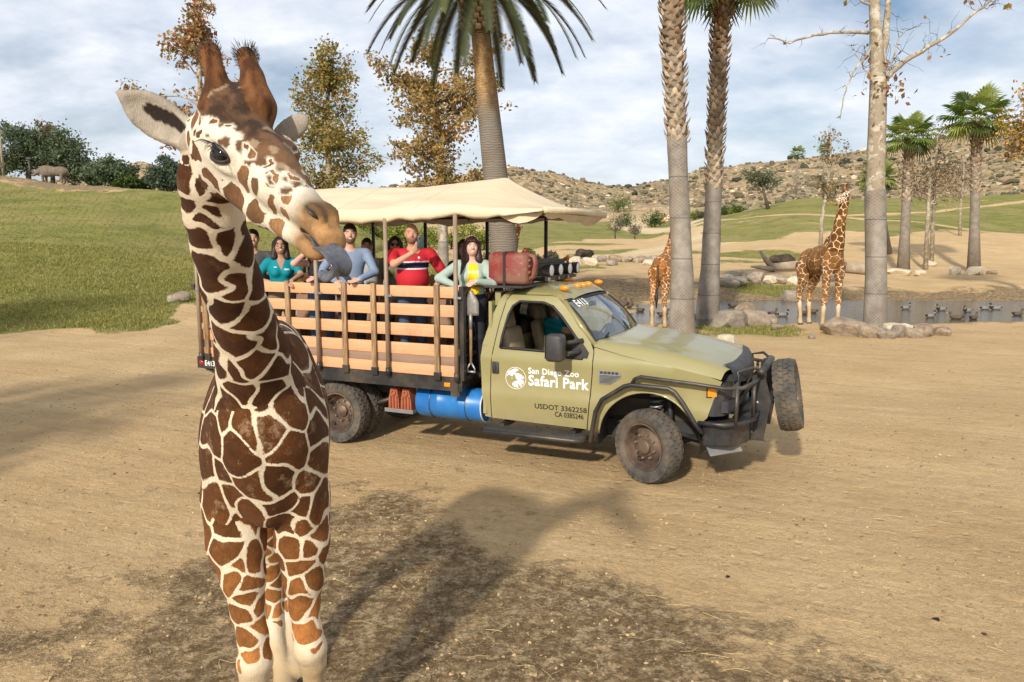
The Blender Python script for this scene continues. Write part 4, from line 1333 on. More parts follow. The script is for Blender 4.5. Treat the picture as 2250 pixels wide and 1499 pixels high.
m = MB(); m.tube([(0, 0, .12), (-.05, 0, .04), (-.05, 0, .0)], .012, 6); m.tube([(0, 0, .12), (.05, 0, .04), (.05, 0, .0)], .012, 6); m.tube([(-.06, 0, .0), (.06, 0, .0)], .015, 8)
m.build('grip', STEEL, sh, smooth=True)
# ------------------------------------------------------------------ giraffes
t = MT('giraffe_coat')
edge = t.attr('edge'); colr = t.attr('col', 'Color'); pat = t.attr('patch', 'Color')
jag = t.math('MULTIPLY', t.math('SUBTRACT', t.noise(55, 4, .7), .5), .011)
jag2 = t.math('MULTIPLY', t.math('SUBTRACT', t.noise(230, 2, .6), .5), .006)
e2 = t.math('ADD', t.math('ADD', edge, jag), jag2)
mask = t.rng(e2, -.0012, .0018)
fine = t.noise(210, 5, .75, stretch=(1, 1, .22))
pcol = t.mix(t.rng(fine, .3, .7), t.mix(1.0, pat, (.58, .55, .52), 'MULTIPLY'), t.mix(1.0, pat, (1.45, 1.36, 1.25), 'MULTIPLY'))
mid_ = t.noise(16, 5, .65)
pcol = t.mix(t.rng(mid_, .36, .62, .55, 0), pcol, t.mix(1.0, pat, (.45, .42, .40), 'MULTIPLY'))
# sun-bleached flecks inside the big patches
fl = t.math('MULTIPLY', t.rng(t.noise(9, 5, .75), .56, .72), t.attr('fleck'))
pcol = t.mix(t.math('MULTIPLY', fl, t.rng(t.noise(120, 3, .7), .35, .65, .2, .9)), pcol, (0.52, 0.36, 0.22))
lcol = t.mix(t.rng(fine, .3, .7), t.mix(1.0, colr, (.86, .84, .80), 'MULTIPLY'), t.mix(1.0, colr, (1.08, 1.08, 1.08), 'MULTIPLY'))
t.set(t.mix(mask, lcol, pcol), .75, 0, .14)
t.b.inputs['Sheen Weight'].default_value = .03
t.bump(t.math('ADD', fine, t.math('MULTIPLY', t.noise(24, 5, .65), 1.2)), .006, .8)
COAT = t.m
EYE = MT('dark_eye').set((0.008, 0.006, 0.005), .06, 0, .6).m
LID = simple('eye_rim', (0.035, 0.025, 0.02), .5)
HOOF = simple('hoof', (0.045, 0.035, 0.028), .6, dirt=.4)
HAIRB = simple('black_hair', (0.012, 0.010, 0.009), .6)
MANE = simple('brown_mane', (0.085, 0.038, 0.016), .7)
HORN = simple('ossicone_hair', (0.16, 0.062, 0.020), .75, 0, .35, 14)
TONGUE = MT('grey_tongue')
_f = TONGUE.noise(40, 4, .65, stretch=(1, 1, .3))
TONGUE.set(TONGUE.mix(TONGUE.rng(_f, .3, .7), (0.045, 0.045, 0.055), (0.14, 0.14, 0.16)), .14, 0, .5); TONGUE.bump(_f, .002, .5)
TONGUE = TONGUE.m


def lin(c):
    return np.array(c, float)


def coat(me, V, size, linew, cream, patchcol, fleck, seed, plain=None, fixed=None):
    """net-like coat: seeds spread with the local patch size, 'edge' is the distance to the pale line"""
    r = np.random.default_rng(seed)
    order = r.permutation(len(V))
    step = max(1, len(V) // 14000)
    cand = order[::step]
    S_ = np.zeros((0, 3)); sz = np.zeros(0)
    nfix = 0
    if fixed is not None:
        S_ = V[fixed]; sz = size[fixed]; nfix = len(fixed)
    fac = np.full(nfix, 1.08)
    for i in cand:
        p = V[i]; s_ = size[i]
        if len(S_):
            d = np.linalg.norm(S_ - p, axis=1)
            ff = np.concatenate([fac, np.full(len(S_) - nfix, .86)])
            if (d < .5 * (s_ + sz) * ff).any(): continue
        S_ = np.vstack([S_, p]); sz = np.append(sz, s_)
    W = V + .22 * size[:, None] * np.stack([vnoise(V / (size[:, None] * .55), 5 + k) for k in range(3)], 1)
    d1 = np.full(len(V), 1e9); d2 = np.full(len(V), 1e9); i1 = np.zeros(len(V), int)
    for k in range(len(S_)):
        d = np.linalg.norm(W - S_[k], axis=1) * (np.median(size) / sz[k]) ** .25
        m1 = d < d1
        d2 = np.where(m1, d1, np.minimum(d2, d)); i1 = np.where(m1, k, i1); d1 = np.where(m1, d, d1)
    e = (d2 - d1) * .5 - linew
    if plain is not None: e = np.where(plain > 0, e - plain, e)
    rv = np.random.default_rng(seed + 1).uniform(.72, 1.22, (len(S_), 1))
    attr(me, 'edge', e)
    attr(me, 'col', cream, 'FLOAT_COLOR')
    attr(me, 'patch', np.clip(patchcol * rv[i1], 0, 1), 'FLOAT_COLOR')
    attr(me, 'fleck', fleck)


def fixed_idx(W, spots):
    """the skin vertex under each listed photo position"""
    c, s = math.cos(PITCH), math.sin(PITCH)
    dz = W[:, 2] - CAM_H
    dep = W[:, 1] * c - dz * s
    X = CXP + FPX * W[:, 0] / dep; Y = CYP - FPX * (W[:, 1] * s + dz * c) / dep
    out = []
    for (px, py) in spots:
        d = np.hypot(X - px, Y - py)
        near = np.where(d < 9)[0]
        if len(near): out.append(near[np.argmin(dep[near] + d[near] * .002)])
    return np.array(sorted(set(out)))


def frame(fw, up=(0, 0, 1)):
    f = Vector(fw).normalized(); l = Vector(up).cross(f).normalized(); u = f.cross(l)
    return np.array([f, l, u]).T       # columns: forward, left, up


def lerpc(a, b, t_):
    return a[None, :] * (1 - t_[:, None]) + b[None, :] * t_[:, None]


def make_giraffe(name, label, J, vox, seed, scale_pat=1.0, legcol=(.40, .165, .046), bodycol=(.108, .041, .011), cream_c=(.74, .62, .45), group=None, hero=False, tail=True):
    """J: joints in world space. neck list, head axis points, legs (4 lists), trunk ellipsoids"""
    B = Body()
    org = np.array(J['origin'])
    loc = lambda p: np.array(p, float) - org
    for c0, r_, M in J['trunk']: B.ell(loc(c0), r_, M, k=.10, c=0)
    nk = [loc(p) for p in J['neck']]
    B.chain(nk, J['neck_r'], k=.035, c=1)
    if 'nape' in J: B.chain([loc(p) for p in J['nape']], J['nape_r'], k=.05, c=1)
    for pts, rads in J['legs']:
        B.chain([loc(p) for p in pts], rads, k=.03, c=2)
    for (kind, a, b, ra, rb, k, c) in J['head']:
        if kind == 'c': B.cone(loc(a), loc(b), ra, rb, k, c)
        elif kind == 'e': B.ell(loc(a), ra, b, k, c)
        elif kind == 's': B.cone(loc(a), loc(b), ra, rb, k, c, sub=True)
        elif kind == 'se': B.ell(loc(a), ra, b, k, c, sub=True)
    V, Q = B.mesh(vox)
    me = mesh_from(name, V, Q)
    root = empty(name, tuple(org), 0, label, 'giraffe', group)
    o = obj('body', me, COAT, root)
    near = B.nearest(V)
    cls = np.array([q[6] for q in B.p])[near]
    Hf, Hl, Hu = J['hframe'].T
    h0 = loc(J['hbase']); hp = (V - h0)
    ht = hp @ Hf / J['hlen']; hl = hp @ Hl; hu = hp @ Hu
    ishead = cls >= 3
    z = V[:, 2] / J['height']
    leg = np.clip((J['legz'] - V[:, 2]) / (J['legz'] * .75), 0, 1)
    nb = loc(J['neck'][0])[2]; nt = loc(J['neck'][-1])[2]
    nfr = np.clip((V[:, 2] - nb) / (nt - nb), 0, 1)
    size = np.where(cls == 2, .135 - .045 * leg, np.where(cls == 1, .180 - .045 * nfr, .25)) * scale_pat
    size = np.where(ishead, .060 + .022 * np.clip(ht, 0, 1), size)
    lw = np.where(cls == 2, .0075, np.where(cls == 1, .0080, .0062)) * scale_pat
    lw = np.where(ishead, .0065, lw)
    cream = np.tile(lin(cream_c), (len(V), 1)); cream = np.where((cls == 2)[:, None], lin((.76, .64, .46)), cream)
    pc = lerpc(lin(bodycol), lin(legcol), np.clip(leg * 1.5, 0, 1)); pc = np.where((cls == 1)[:, None], lin(bodycol) * np.array([.66, .62, .58]), pc)
    plain = np.zeros(len(V)); lowleg = np.clip((np.where(V[:, 1] > .45, J.get('plainh', J['plainz']), J['plainz']) - V[:, 2] + .10 * fbm(V * 9, 23, 3)) / .22, 0, 1)
    plain = np.maximum(plain, lowleg * .12)
    cream = np.where((lowleg > 0)[:, None], lerpc(lin((.76, .64, .46)), lin((.50, .36, .20)), lowleg), cream)
    fleck = np.where(cls == 0, 1.0, np.where(cls == 2, .25, .25))
    # face: white cheeks with a few spots, brown bridge, tan muzzle, rusty horns
    hd = ishead
    white = lin((.78, .70, .56))
    cream[hd] = white
    spotc = lerpc(lin((.17, .075, .030)), lin((.33, .185, .085)), np.clip(ht * 1.3 - .1, 0, 1))
    pc[hd] = spotc[hd]
    wob_ = .02 * fbm(V * 18, 3, 3)
    top = np.clip((hu + 2.2 * wob_ + .018 * vnoise(V * 34, 14) - J['topu'] + .05 * np.clip(.15 - ht, 0, 1)) / .004, 0, 1) * (ht > -.2) * (ht < .86) * hd
    mot = np.clip(.5 + 2.2 * fbm(V * 26, 8, 4), 0, 1)
    topc = lerpc(lin((.050, .028, .018)), lin((.20, .105, .050)), np.clip(mot * .8 + (ht - .35) * .7, 0, 1))
    mz = np.clip((ht + 1.2 * wob_ - .74) / .10, 0, 1) * hd
    muz = lerpc(lin((.36, .215, .10)), lin((.42, .22, .085)), np.clip((ht - .8) * 4, 0, 1))
    mot2 = np.clip(.5 + 1.8 * fbm(V * 32, 18, 4), 0, 1)[:, None]
    muz = muz * (.72 + .5 * mot2)
    nd_ = np.clip((hu + .012 - .15 * np.abs(ht - .86) + .8 * wob_) / .02, 0, 1)[:, None]
    muz = muz * (1 - .62 * nd_)
    spk = np.clip((vnoise(V * 46, 71) - .22) / .12, 0, 1) * hd * (hu > -.005 + .8 * wob_) * (ht > .1) * (ht < .72) * (cls == 3) if hero else np.zeros(len(V))
    spc = np.tile(lin((.14, .075, .035)), (len(V), 1))
    topc = np.where((vnoise(V * 30, 75) > .25)[:, None], topc * .35 + lin((.42, .31, .20)) * .65, topc) if hero else topc
    for w_, c_ in ((spk * (plain < .05), spc), (top, topc), (mz, muz)):
        cream = cream * (1 - w_[:, None]) + c_ * w_[:, None]
        plain = np.maximum(plain, w_ * .15)
    spot_extra = hd & (ht > .45) & (ht < .75) & (top < .3)
    cheek = np.clip(.010 - .12 * np.abs(hu + .06) , 0, .01) * (ht > .12) * (ht < .62)
    plain = np.where(hd & (ht < .75) & (top < .3) & (mz < .3), np.maximum(plain, .003 + cheek), plain)
    eyed = np.linalg.norm((V - J['eyeloc']) * np.array([1, 1, 1.25]), axis=1) if 'eyeloc' in J else np.full(len(V), 9.)
    plain = np.maximum(plain, np.clip((.105 - eyed) / .03, 0, 1) * hd * (top < .5) * .1)
    horn = cls == 4
    hm_ = np.clip(.5 + 1.6 * fbm(V * np.array([45, 45, 12]), 12, 4), 0, 1)
    cream = np.where(horn[:, None], lerpc(lin((.070, .026, .010)), lin((.215, .092, .032)), hm_), cream); plain[horn] = .2
    hz_ = loc(J['horntop'])[2]
    tipm = np.clip((V[:, 2] + .03 * fbm(V * 40, 2, 3) - (hz_ + J.get('tiph', .0))) / .018, 0, 1) * horn * .85
    cream = cream * (1 - tipm[:, None]) + lin((.014, .011, .010)) * tipm[:, None]
    ear = cls == 5
    cream[ear] = lin((.41, .35, .275)) * (1 + .35 * fbm(V[ear] * 30, 6, 3)[:, None]); plain[ear] = .2
    for ec, en in J.get('earin', []):
        c_ = loc(ec[0]); ax_, dn = np.array(ec[1]), np.array(en)
        rel = V - c_
        a_ = rel @ ax_; f_ = rel @ dn; p_ = np.linalg.norm(rel - np.outer(a_, ax_) - np.outer(f_, dn), axis=1)
        pu_ = rel @ np.cross(ax_, dn) * (1 if np.cross(ax_, dn)[2] > 0 else -1)
        ins = ear & (f_ > -.006) & (((a_ - .035) / .075) ** 2 + ((pu_ - .014 - .12 * (a_ - .03) + .6 * wob_) / .023) ** 2 < 1 + 12 * wob_)
        cream[ins] = lin((.030, .020, .015))
    coat(me, V, np.maximum(size, .03), lw, cream, np.clip(pc, 0, 1), fleck, seed, plain, fixed_idx(V + org, J['spots']) if 'spots' in J else None)
    return root, o


gx0 = np.array([at(583, 1000, 3.55)[0], 3.55, 0.0])
vdir = Vector((gx0[0], gx0[1], 0)).normalized()             # body axis runs straight away from the viewer
gside = Vector((vdir.y, -vdir.x, 0))                        # to image right
TRM = np.array([vdir, gside, (0, 0, 1)]).T
P_ = lambda px, py, Y: at(px, py, Y)
cen = lambda px, py, Y: P_(px, py, Y)
hb = P_(478, 250, 2.52); htip = P_(748, 508, 2.15)
HF = (htip - hb); HL_ = np.linalg.norm(HF); HF /= HL_
hfr = np.array([Vector(HF), (Vector((-.20, .10, 1.0)).cross(Vector(HF))).normalized(), Vector((0, 0, 0))]).T
hfr[:, 2] = np.cross(hfr[:, 0], hfr[:, 1])
if hfr[2, 2] < 0: hfr[:, 2] *= -1; hfr[:, 1] *= -1
HLft, HUp = hfr[:, 1], hfr[:, 2]
H = lambda t_, l_, u_: hb + HF * HL_ * t_ + HLft * l_ + HUp * u_
nearS = 1.0 if (Vector(HLft).dot(Vector((0, -1, 0))) > 0) else -1.0      # which side of the head looks at the viewer
NS_ = nearS
ML = np.array([HF, HLft, HUp]).T
eartip, earbase = P_(262, 204, 2.46), P_(410, 300, 2.50)
eax = (earbase - eartip); eax /= np.linalg.norm(eax)
enor = np.array(Vector((-.08, -1.0, .12)).normalized()); enor -= eax * (enor @ eax); enor /= np.linalg.norm(enor)
epr = np.cross(eax, enor)
EARM = np.array([eax, epr, enor]).T
ec = (eartip + earbase) / 2
fe0, fe1 = P_(622, 292, 2.56), P_(652, 280, 2.60)
ho1, ht1 = P_(487, 212, 2.44), P_(459, 116, 2.46)
ho2, ht2 = P_(568, 212, 2.46), P_(541, 124, 2.52)
J = dict(
    origin=gx0, height=3.2, legz=1.45, plainz=.74, plainh=.36, topu=.044, tiph=.012,
    trunk=[(cen(584, 925, 3.62), (.46, .285, .38), TRM), (cen(584, 975, 3.50), (.30, .235, .28), TRM), (cen(504, 1050, 3.50), (.22, .118, .36), TRM), (cen(662, 1050, 3.54), (.22, .118, .36), TRM), (cen(586, 1070, 3.38), (.12, .10, .19), TRM), (cen(596, 900, 3.95), (.62, .295, .42), TRM), (cen(604, 905, 4.35), (.44, .28, .40), TRM),
           (cen(606, 790, 3.72), (.34, .155, .20), TRM), (cen(582, 930, 3.34), (.20, .20, .26), TRM)],
    neck=[P_(566, 850, 3.34), P_(553, 770, 3.17), P_(532, 700, 3.02), P_(508, 620, 2.88), P_(487, 540, 2.76), P_(470, 470, 2.66), P_(458, 400, 2.58), P_(462, 330, 2.55)],
    neck_r=[.185, .145, .118, .110, .101, .096, .092, .085],
    nape=[P_(585, 800, 3.55), P_(560, 720, 3.28), P_(530, 640, 3.08), P_(500, 560, 2.92), P_(475, 470, 2.78), P_(462, 390, 2.68)],
    nape_r=[.14, .092, .075, .068, .062, .058],
    legs=[
        ([P_(512, 1090, 3.48), P_(520, 1190, 3.42), P_(535, 1270, 3.38), P_(545, 1340, 3.36), P_(556, 1400, 3.34), P_(560, 1455, 3.32), P_(560, 1485, 3.33), P_(563, 1560, 3.36), P_(566, 1640, 3.40), P_(566, 1690, 3.38), P_(566, 1740, 3.36)],
         [.150, .134, .100, .076, .067, .078, .066, .046, .042, .052, .062]),
        ([P_(660, 1090, 3.52), P_(664, 1190, 3.50), P_(667, 1270, 3.50), P_(669, 1330, 3.50), P_(675, 1385, 3.48), P_(682, 1425, 3.47), P_(688, 1455, 3.49), P_(690, 1530, 3.54), P_(690, 1600, 3.56), P_(690, 1650, 3.54), P_(692, 1690, 3.50)],
         [.145, .128, .096, .072, .066, .076, .060, .044, .041, .052, .062]),
        ([P_(562, 1010, 4.35), P_(578, 1130, 4.30), P_(590, 1230, 4.42), P_(596, 1300, 4.44), P_(602, 1380, 4.34), P_(612, 1440, 4.24), P_(625, 1495, 4.14), P_(630, 1522, 4.04)],
         [.19, .11, .072, .062, .050, .046, .056, .064]),
        ([P_(650, 1010, 4.40), P_(640, 1110, 4.42), P_(628, 1200, 4.56), P_(628, 1260, 4.58), P_(631, 1330, 4.48), P_(637, 1395, 4.38), P_(644, 1450, 4.28), P_(650, 1476, 4.20)],
         [.19, .11, .072, .062, .052, .047, .058, .066])],
    hbase=hb, hframe=hfr, hlen=HL_, horntop=ht1,
    head=[('e', H(.15, 0, -.035), ML, (.16, .110, .120), None, .06, 3), ('c', H(.20, 0, -.030), H(.58, 0, -.025), .104, .073, .05, 3), ('c', H(.58, 0, -.028), H(.86, 0, -.026), .071, .046, .04, 3),
          ('e', H(.93, 0, -.038), ML, (.068, .047, .032), None, .025, 3), ('e', H(.87, .027, .004), ML, (.046, .020, .022), None, .014, 3), ('e', H(.87, -.027, .004), ML, (.046, .020, .022), None, .014, 3), ('e', H(.975, 0, -.054), ML, (.038, .036, .020), None, .02, 3),
          ('c', H(.16, 0, -.135), H(.50, 0, -.142), .082, .052, .05, 3), ('c', H(.50, 0, -.142), H(.80, 0, -.118), .050, .034, .035, 3), ('e', H(.865, 0, -.116), ML, (.058, .040, .030), None, .02, 3),
          ('e', H(.30, NS_ * .075, .004), ML, (.075, .036, .034), None, .03, 3), ('e', H(.38, -NS_ * .082, .020), ML, (.07, .036, .040), None, .03, 3),
          ('e', H(.30, NS_ * .082, -.062), ML, (.065, .026, .020), None, .02, 3),
          ('e', P_(528, 232, 2.47), ML, (.085, .10, .055), None, .05, 3), ('e', H(.42, 0, .045), ML, (.10, .045, .030), None, .05, 3),
          ('c', ho1 - .03 * HUp, ho1 + (ht1 - ho1) * .45, .060, .030, .035, 4), ('c', ho1 + (ht1 - ho1) * .45, ht1, .029, .036, .02, 4),
          ('c', ho2 - .03 * HUp, ho2 + (ht2 - ho2) * .45, .063, .034, .035, 4), ('c', ho2 + (ht2 - ho2) * .45, ht2, .033, .031, .02, 4),
          ('e', ec + eax * .020, EARM, (.112, .068, .025), None, .02, 5), ('c', ec - eax * .04, eartip, .046, .012, .03, 5), ('c', ec + eax * .09, earbase + eax * .03, .036, .042, .04, 5), ('se', ec + eax * .015 + enor * .025, EARM, (.104, .050, .022), None, .012, 5),
          ('e', (fe0 + fe1) / 2, np.array([Vector(fe1 - fe0).normalized(), Vector(fe1 - fe0).normalized().cross(Vector((0, -1, 0))).normalized(), (0, -1, 0)]).T, (.055, .040, .020), None, .02, 5),
          ('s', H(.905, NS_ * .040, .004), H(.845, NS_ * .050, .016), .009, .006, .008, 3), ('s', H(.905, -NS_ * .040, .004), H(.845, -NS_ * .050, .016), .009, .006, .008, 3),
          ('s', H(1.02, NS_ * .03, -.076), H(.66, NS_ * .070, -.092), .010, .005, .010, 3), ('s', H(1.04, 0, -.078), H(.80, 0, -.080), .020, .016, .010, 3),
          ('se', H(.305, NS_ * .122, -.028), ML, (.050, .030, .027), None, .012, 3), ('s', P_(584, 985, 3.12), P_(592, 1160, 3.18), .020, .030, .05, 0)],
    earin=[((ec, eax), enor)])
J['eyeloc'] = H(.30, NS_ * .11, -.03) - gx0
J['spots'] = [(421, 460), (448, 535), (457, 488), (499, 540), (466, 605), (527, 636), (504, 695), (560, 706), (518, 765), (572, 796), (542, 545), (574, 625), (602, 745),
              (435, 404), (411, 395), (431, 350), (452, 390), (475, 437), (512, 428), (560, 424), (591, 443), (562, 472), (458, 250), (442, 262), (425, 256), (433, 290), (597, 397), (622, 420), (615, 466), (640, 395), (464, 462), (600, 352), (574, 330),
              (494, 907), (643, 903), (535, 862), (588, 866), (553, 935), (596, 940), (518, 1008), (643, 990), (549, 1066), (618, 1064), (480, 1056), (678, 1060), (709, 1008), (708, 940), (703, 886), (452, 976), (449, 1046), (482, 815), (461, 876), (615, 817), (657, 786), (636, 750), (692, 845), (664, 822), (508, 826),
              (461, 1098), (503, 1092), (507, 1155), (497, 1212), (525, 1245), (555, 1235), (546, 1280), (549, 1318), (570, 1330), (510, 1275), (529, 1345), (567, 1380), (540, 1407), (560, 1442), (588, 1440), (556, 1150),
              (669, 1113), (708, 1107), (680, 1161), (645, 1205), (680, 1208), (666, 1252), (666, 1296), (664, 1335), (693, 1340), (672, 1385), (690, 1280), (703, 1176), (620, 1110), (640, 1150)]
gir, gbody = make_giraffe('giraffe', 'tall spotted giraffe with tongue out standing before the truck tailgate', J, .0095, 11, 1.0, hero=True)
eye_c = H(.305, NS_ * .090, -.028) - gx0
m = MB(); m.ball(eye_c, (.044, .034, .030), 20, Matrix(((HF[0], HLft[0], HUp[0]), (HF[1], HLft[1], HUp[1]), (HF[2], HLft[2], HUp[2])))); m.build('eye', EYE, gir, smooth=True)
m = MB(); m.ball(H(.38, -NS_ * .086, -.012) - gx0, .035, 16); m.build('eye', EYE, gir, smooth=True)
# lids: dark rim and pale brow with lashes
lid = MB()
eo = H(.305, NS_ * .117, -.028) - gx0
lid.tube([eo + HF * .047 * math.cos(a) + HUp * (.023 * math.sin(a) + .006 * math.cos(a)) - HLft * NS_ * (.002 + .020 * abs(math.cos(a)) ** 2) for a in np.linspace(0, 2 * math.pi, 25)], .0075, 6, cap=False)
lid.build('eyelid', LID, gir, smooth=True)
lash = MB()
for k in range(16):
    a = math.pi * (.08 + .84 * k / 15)
    b0 = eo + HF * .044 * math.cos(a) + HUp * .026 * math.sin(a)
    lash.tube([b0, b0 + HLft * NS_ * .022 + HF * .018 * math.cos(a) + HUp * .004, b0 + HLft * NS_ * .036 + HF * .026 * math.cos(a) - HUp * .010], [.0014, .001, .0004], 4, cap=False)
lash.build('eyelashes', HAIRB, gir)['kind'] = 'stuff'
for sg_ in (NS_,):
    m = MB(); m.tube([H(.912, sg_ * .040, .006) - gx0, H(.882, sg_ * .0475, .010) - gx0, H(.845, sg_ * .0505, .018) - gx0], [.004, .0085, .003], 8, flat=(tuple(HUp), .6)); m.build('nostril', LID, gir, smooth=True)
# tongue: wide and flat, drooping and curled up at the end
tp = [H(.86, 0, -.078), H(.95, NS_ * .01, -.085), P_(712, 545, 2.13), P_(733, 562, 2.10), P_(744, 582, 2.085), P_(740, 599, 2.08), P_(724, 605, 2.085), P_(704, 597, 2.095)]
TG = MB()
tw = [.020, .026, .031, .036, .038, .037, .031, .016]
fine_p, fine_w = [], []
for i in range(len(tp) - 1):
    for k in range(5):
        fine_p.append(tp[i] + (tp[i + 1] - tp[i]) * k / 5); fine_w.append(tw[i] + (tw[i + 1] - tw[i]) * k / 5)
fine_p.append(tp[-1]); fine_w.append(tw[-1])
fp = np.array(fine_p)
for _ in range(3): fp[1:-1] = (fp[:-2] + fp[1:-1] * 2 + fp[2:]) / 4
rings = []
wide = Vector((.55, .75, .25)).normalized()
for i, p in enumerate(fp):
    tg = Vector(fp[min(i + 1, len(fp) - 1)] - fp[max(i - 1, 0)]).normalized()
    wv_ = (wide - tg * wide.dot(tg)).normalized(); nn_ = tg.cross(wv_)
    w_ = fine_w[i]
    ring = []
    for a in np.linspace(0, 2 * math.pi, 15)[:-1]:
        cup = .35 * w_ * (math.cos(a) ** 2)
        ring.append(Vector(p) - Vector(gx0) + wv_ * (w_ * math.cos(a)) + nn_ * (w_ * .30 * math.sin(a) + cup))
    rings.append(ring + [ring[0]])
TG.grid(rings); TG.add(rings[-1][:-1], [tuple(range(14))])
TG.build('tongue', TONGUE, gir, smooth=True)
# tufts on the horn tips, neck mane, tail, hooves
hr = np.random.default_rng(4)
tu = MB()
for (b_, tpp, n_) in ((ho1, ht1, 260), (ho2, ht2, 420)):
    ax_ = (tpp - b_) / np.linalg.norm(tpp - b_)
    for k in range(n_):
        d_ = hr.normal(size=3); d_ -= ax_ * (d_ @ ax_) * .6; d_ /= np.linalg.norm(d_)
        s0 = tpp + d_ * .034 - ax_ * hr.uniform(-.018, .022); L_ = hr.uniform(.006, .017)
        tu.tube([s0 - gx0, s0 + (d_ * .75 + ax_ * .8) * L_ - gx0], [.0009, .0003], 3, cap=False)
tu.build('horn_tuft', simple('horn_hair', (.035, .018, .010), .7, 0, .6, 40), gir)['kind'] = 'stuff'
mn = MB()
npts = J['nape']
for k in range(1500):
    u_ = hr.uniform(0, len(npts) - 1.01); i = int(u_); f_ = u_ - i
    c_ = npts[i] * (1 - f_) + npts[i + 1] * f_; r_ = J['nape_r'][i] * (1 - f_) + J['nape_r'][i + 1] * f_
    back = np.array([vdir.x, vdir.y, .35]); back /= np.linalg.norm(back)
    sd_ = np.array([gside.x, gside.y, 0]) * hr.normal(0, .014)
    s0 = c_ + back * (r_ * .95) + sd_; L_ = hr.uniform(.03, .06)
    mn.tube([s0 - gx0, s0 + back * L_ + np.array([0, 0, .3 * L_]) + sd_ * .8 - gx0], [.003, .0006], 3, cap=False)
mn.build('mane', MANE, gir)['kind'] = 'stuff'
tl = MB()
tb = cen(606, 860, 4.78)
tl.tube([tb - gx0, tb + np.array([0, .06, -.35]) - gx0, tb + np.array([0, .02, -.75]) - gx0], [.035, .018, .014], 8)
tl.build('tail', MANE, gir, smooth=True)
tl = MB()
for k in range(160):
    d_ = hr.normal(0, .03, 3); s0 = tb + np.array([0, .02, -.72]) + d_ * .3
    tl.tube([s0 - gx0, s0 + d_ * .8 + np.array([0, 0, -.22]) - gx0, s0 + d_ * 1.2 + np.array([0, 0, -.48]) - gx0], [.004, .003, .001], 3, cap=False)
tl.build('tail_tassel', HAIRB, gir)['kind'] = 'stuff'
for pts, rads in J['legs']:
    f_ = np.array(pts[-1]); gz0 = 0.0
    m = MB(); m.lathe([(.0, .10), (.055, .10), (.062, .06), (.078, .0), (.0, .0)], 16, Matrix.Translation(Vector((f_[0], f_[1] - .012, .0)) - Vector(gx0)))
    m.build('hoof', HOOF, gir, angle=40)
# ------------------------------------------------------------------ people
SKINM = vcol_mat('person_surface', .72, .0012, 260, .25, .06)
HAIRM = vcol_mat('hair_surface', .5, .004, 90, .4, .25)


def side_pt(px, py, yin):
    """world point on the plane yin metres in from the truck's near side, seen at a photo pixel"""
    r_ = at(px, py, 10.0) - np.array([0, 0, CAM_H]); C_ = np.array([0, 0, CAM_H])
    n_ = np.array(TM.to_3x3() @ Vector((0, 1, 0))); O_ = T(0, yin, 0)
    return C_ + r_ * (((O_ - C_) @ n_) / (r_ @ n_))


def ik(Sh, Wr, l1, l2, pole):
    d = Wr - Sh; L = np.linalg.norm(d)
    if L > (l1 + l2) * .995: Wr = Sh + d / L * (l1 + l2) * .995; d = Wr - Sh; L = np.linalg.norm(d)
    a = (l1 * l1 - l2 * l2 + L * L) / (2 * L); h = math.sqrt(max(0, l1 * l1 - a * a))
    u = d / L; p = np.array(pole, float); p = p - u * (p @ u); p /= np.linalg.norm(p) + 1e-9
    return Sh + u * a + p * h, Wr


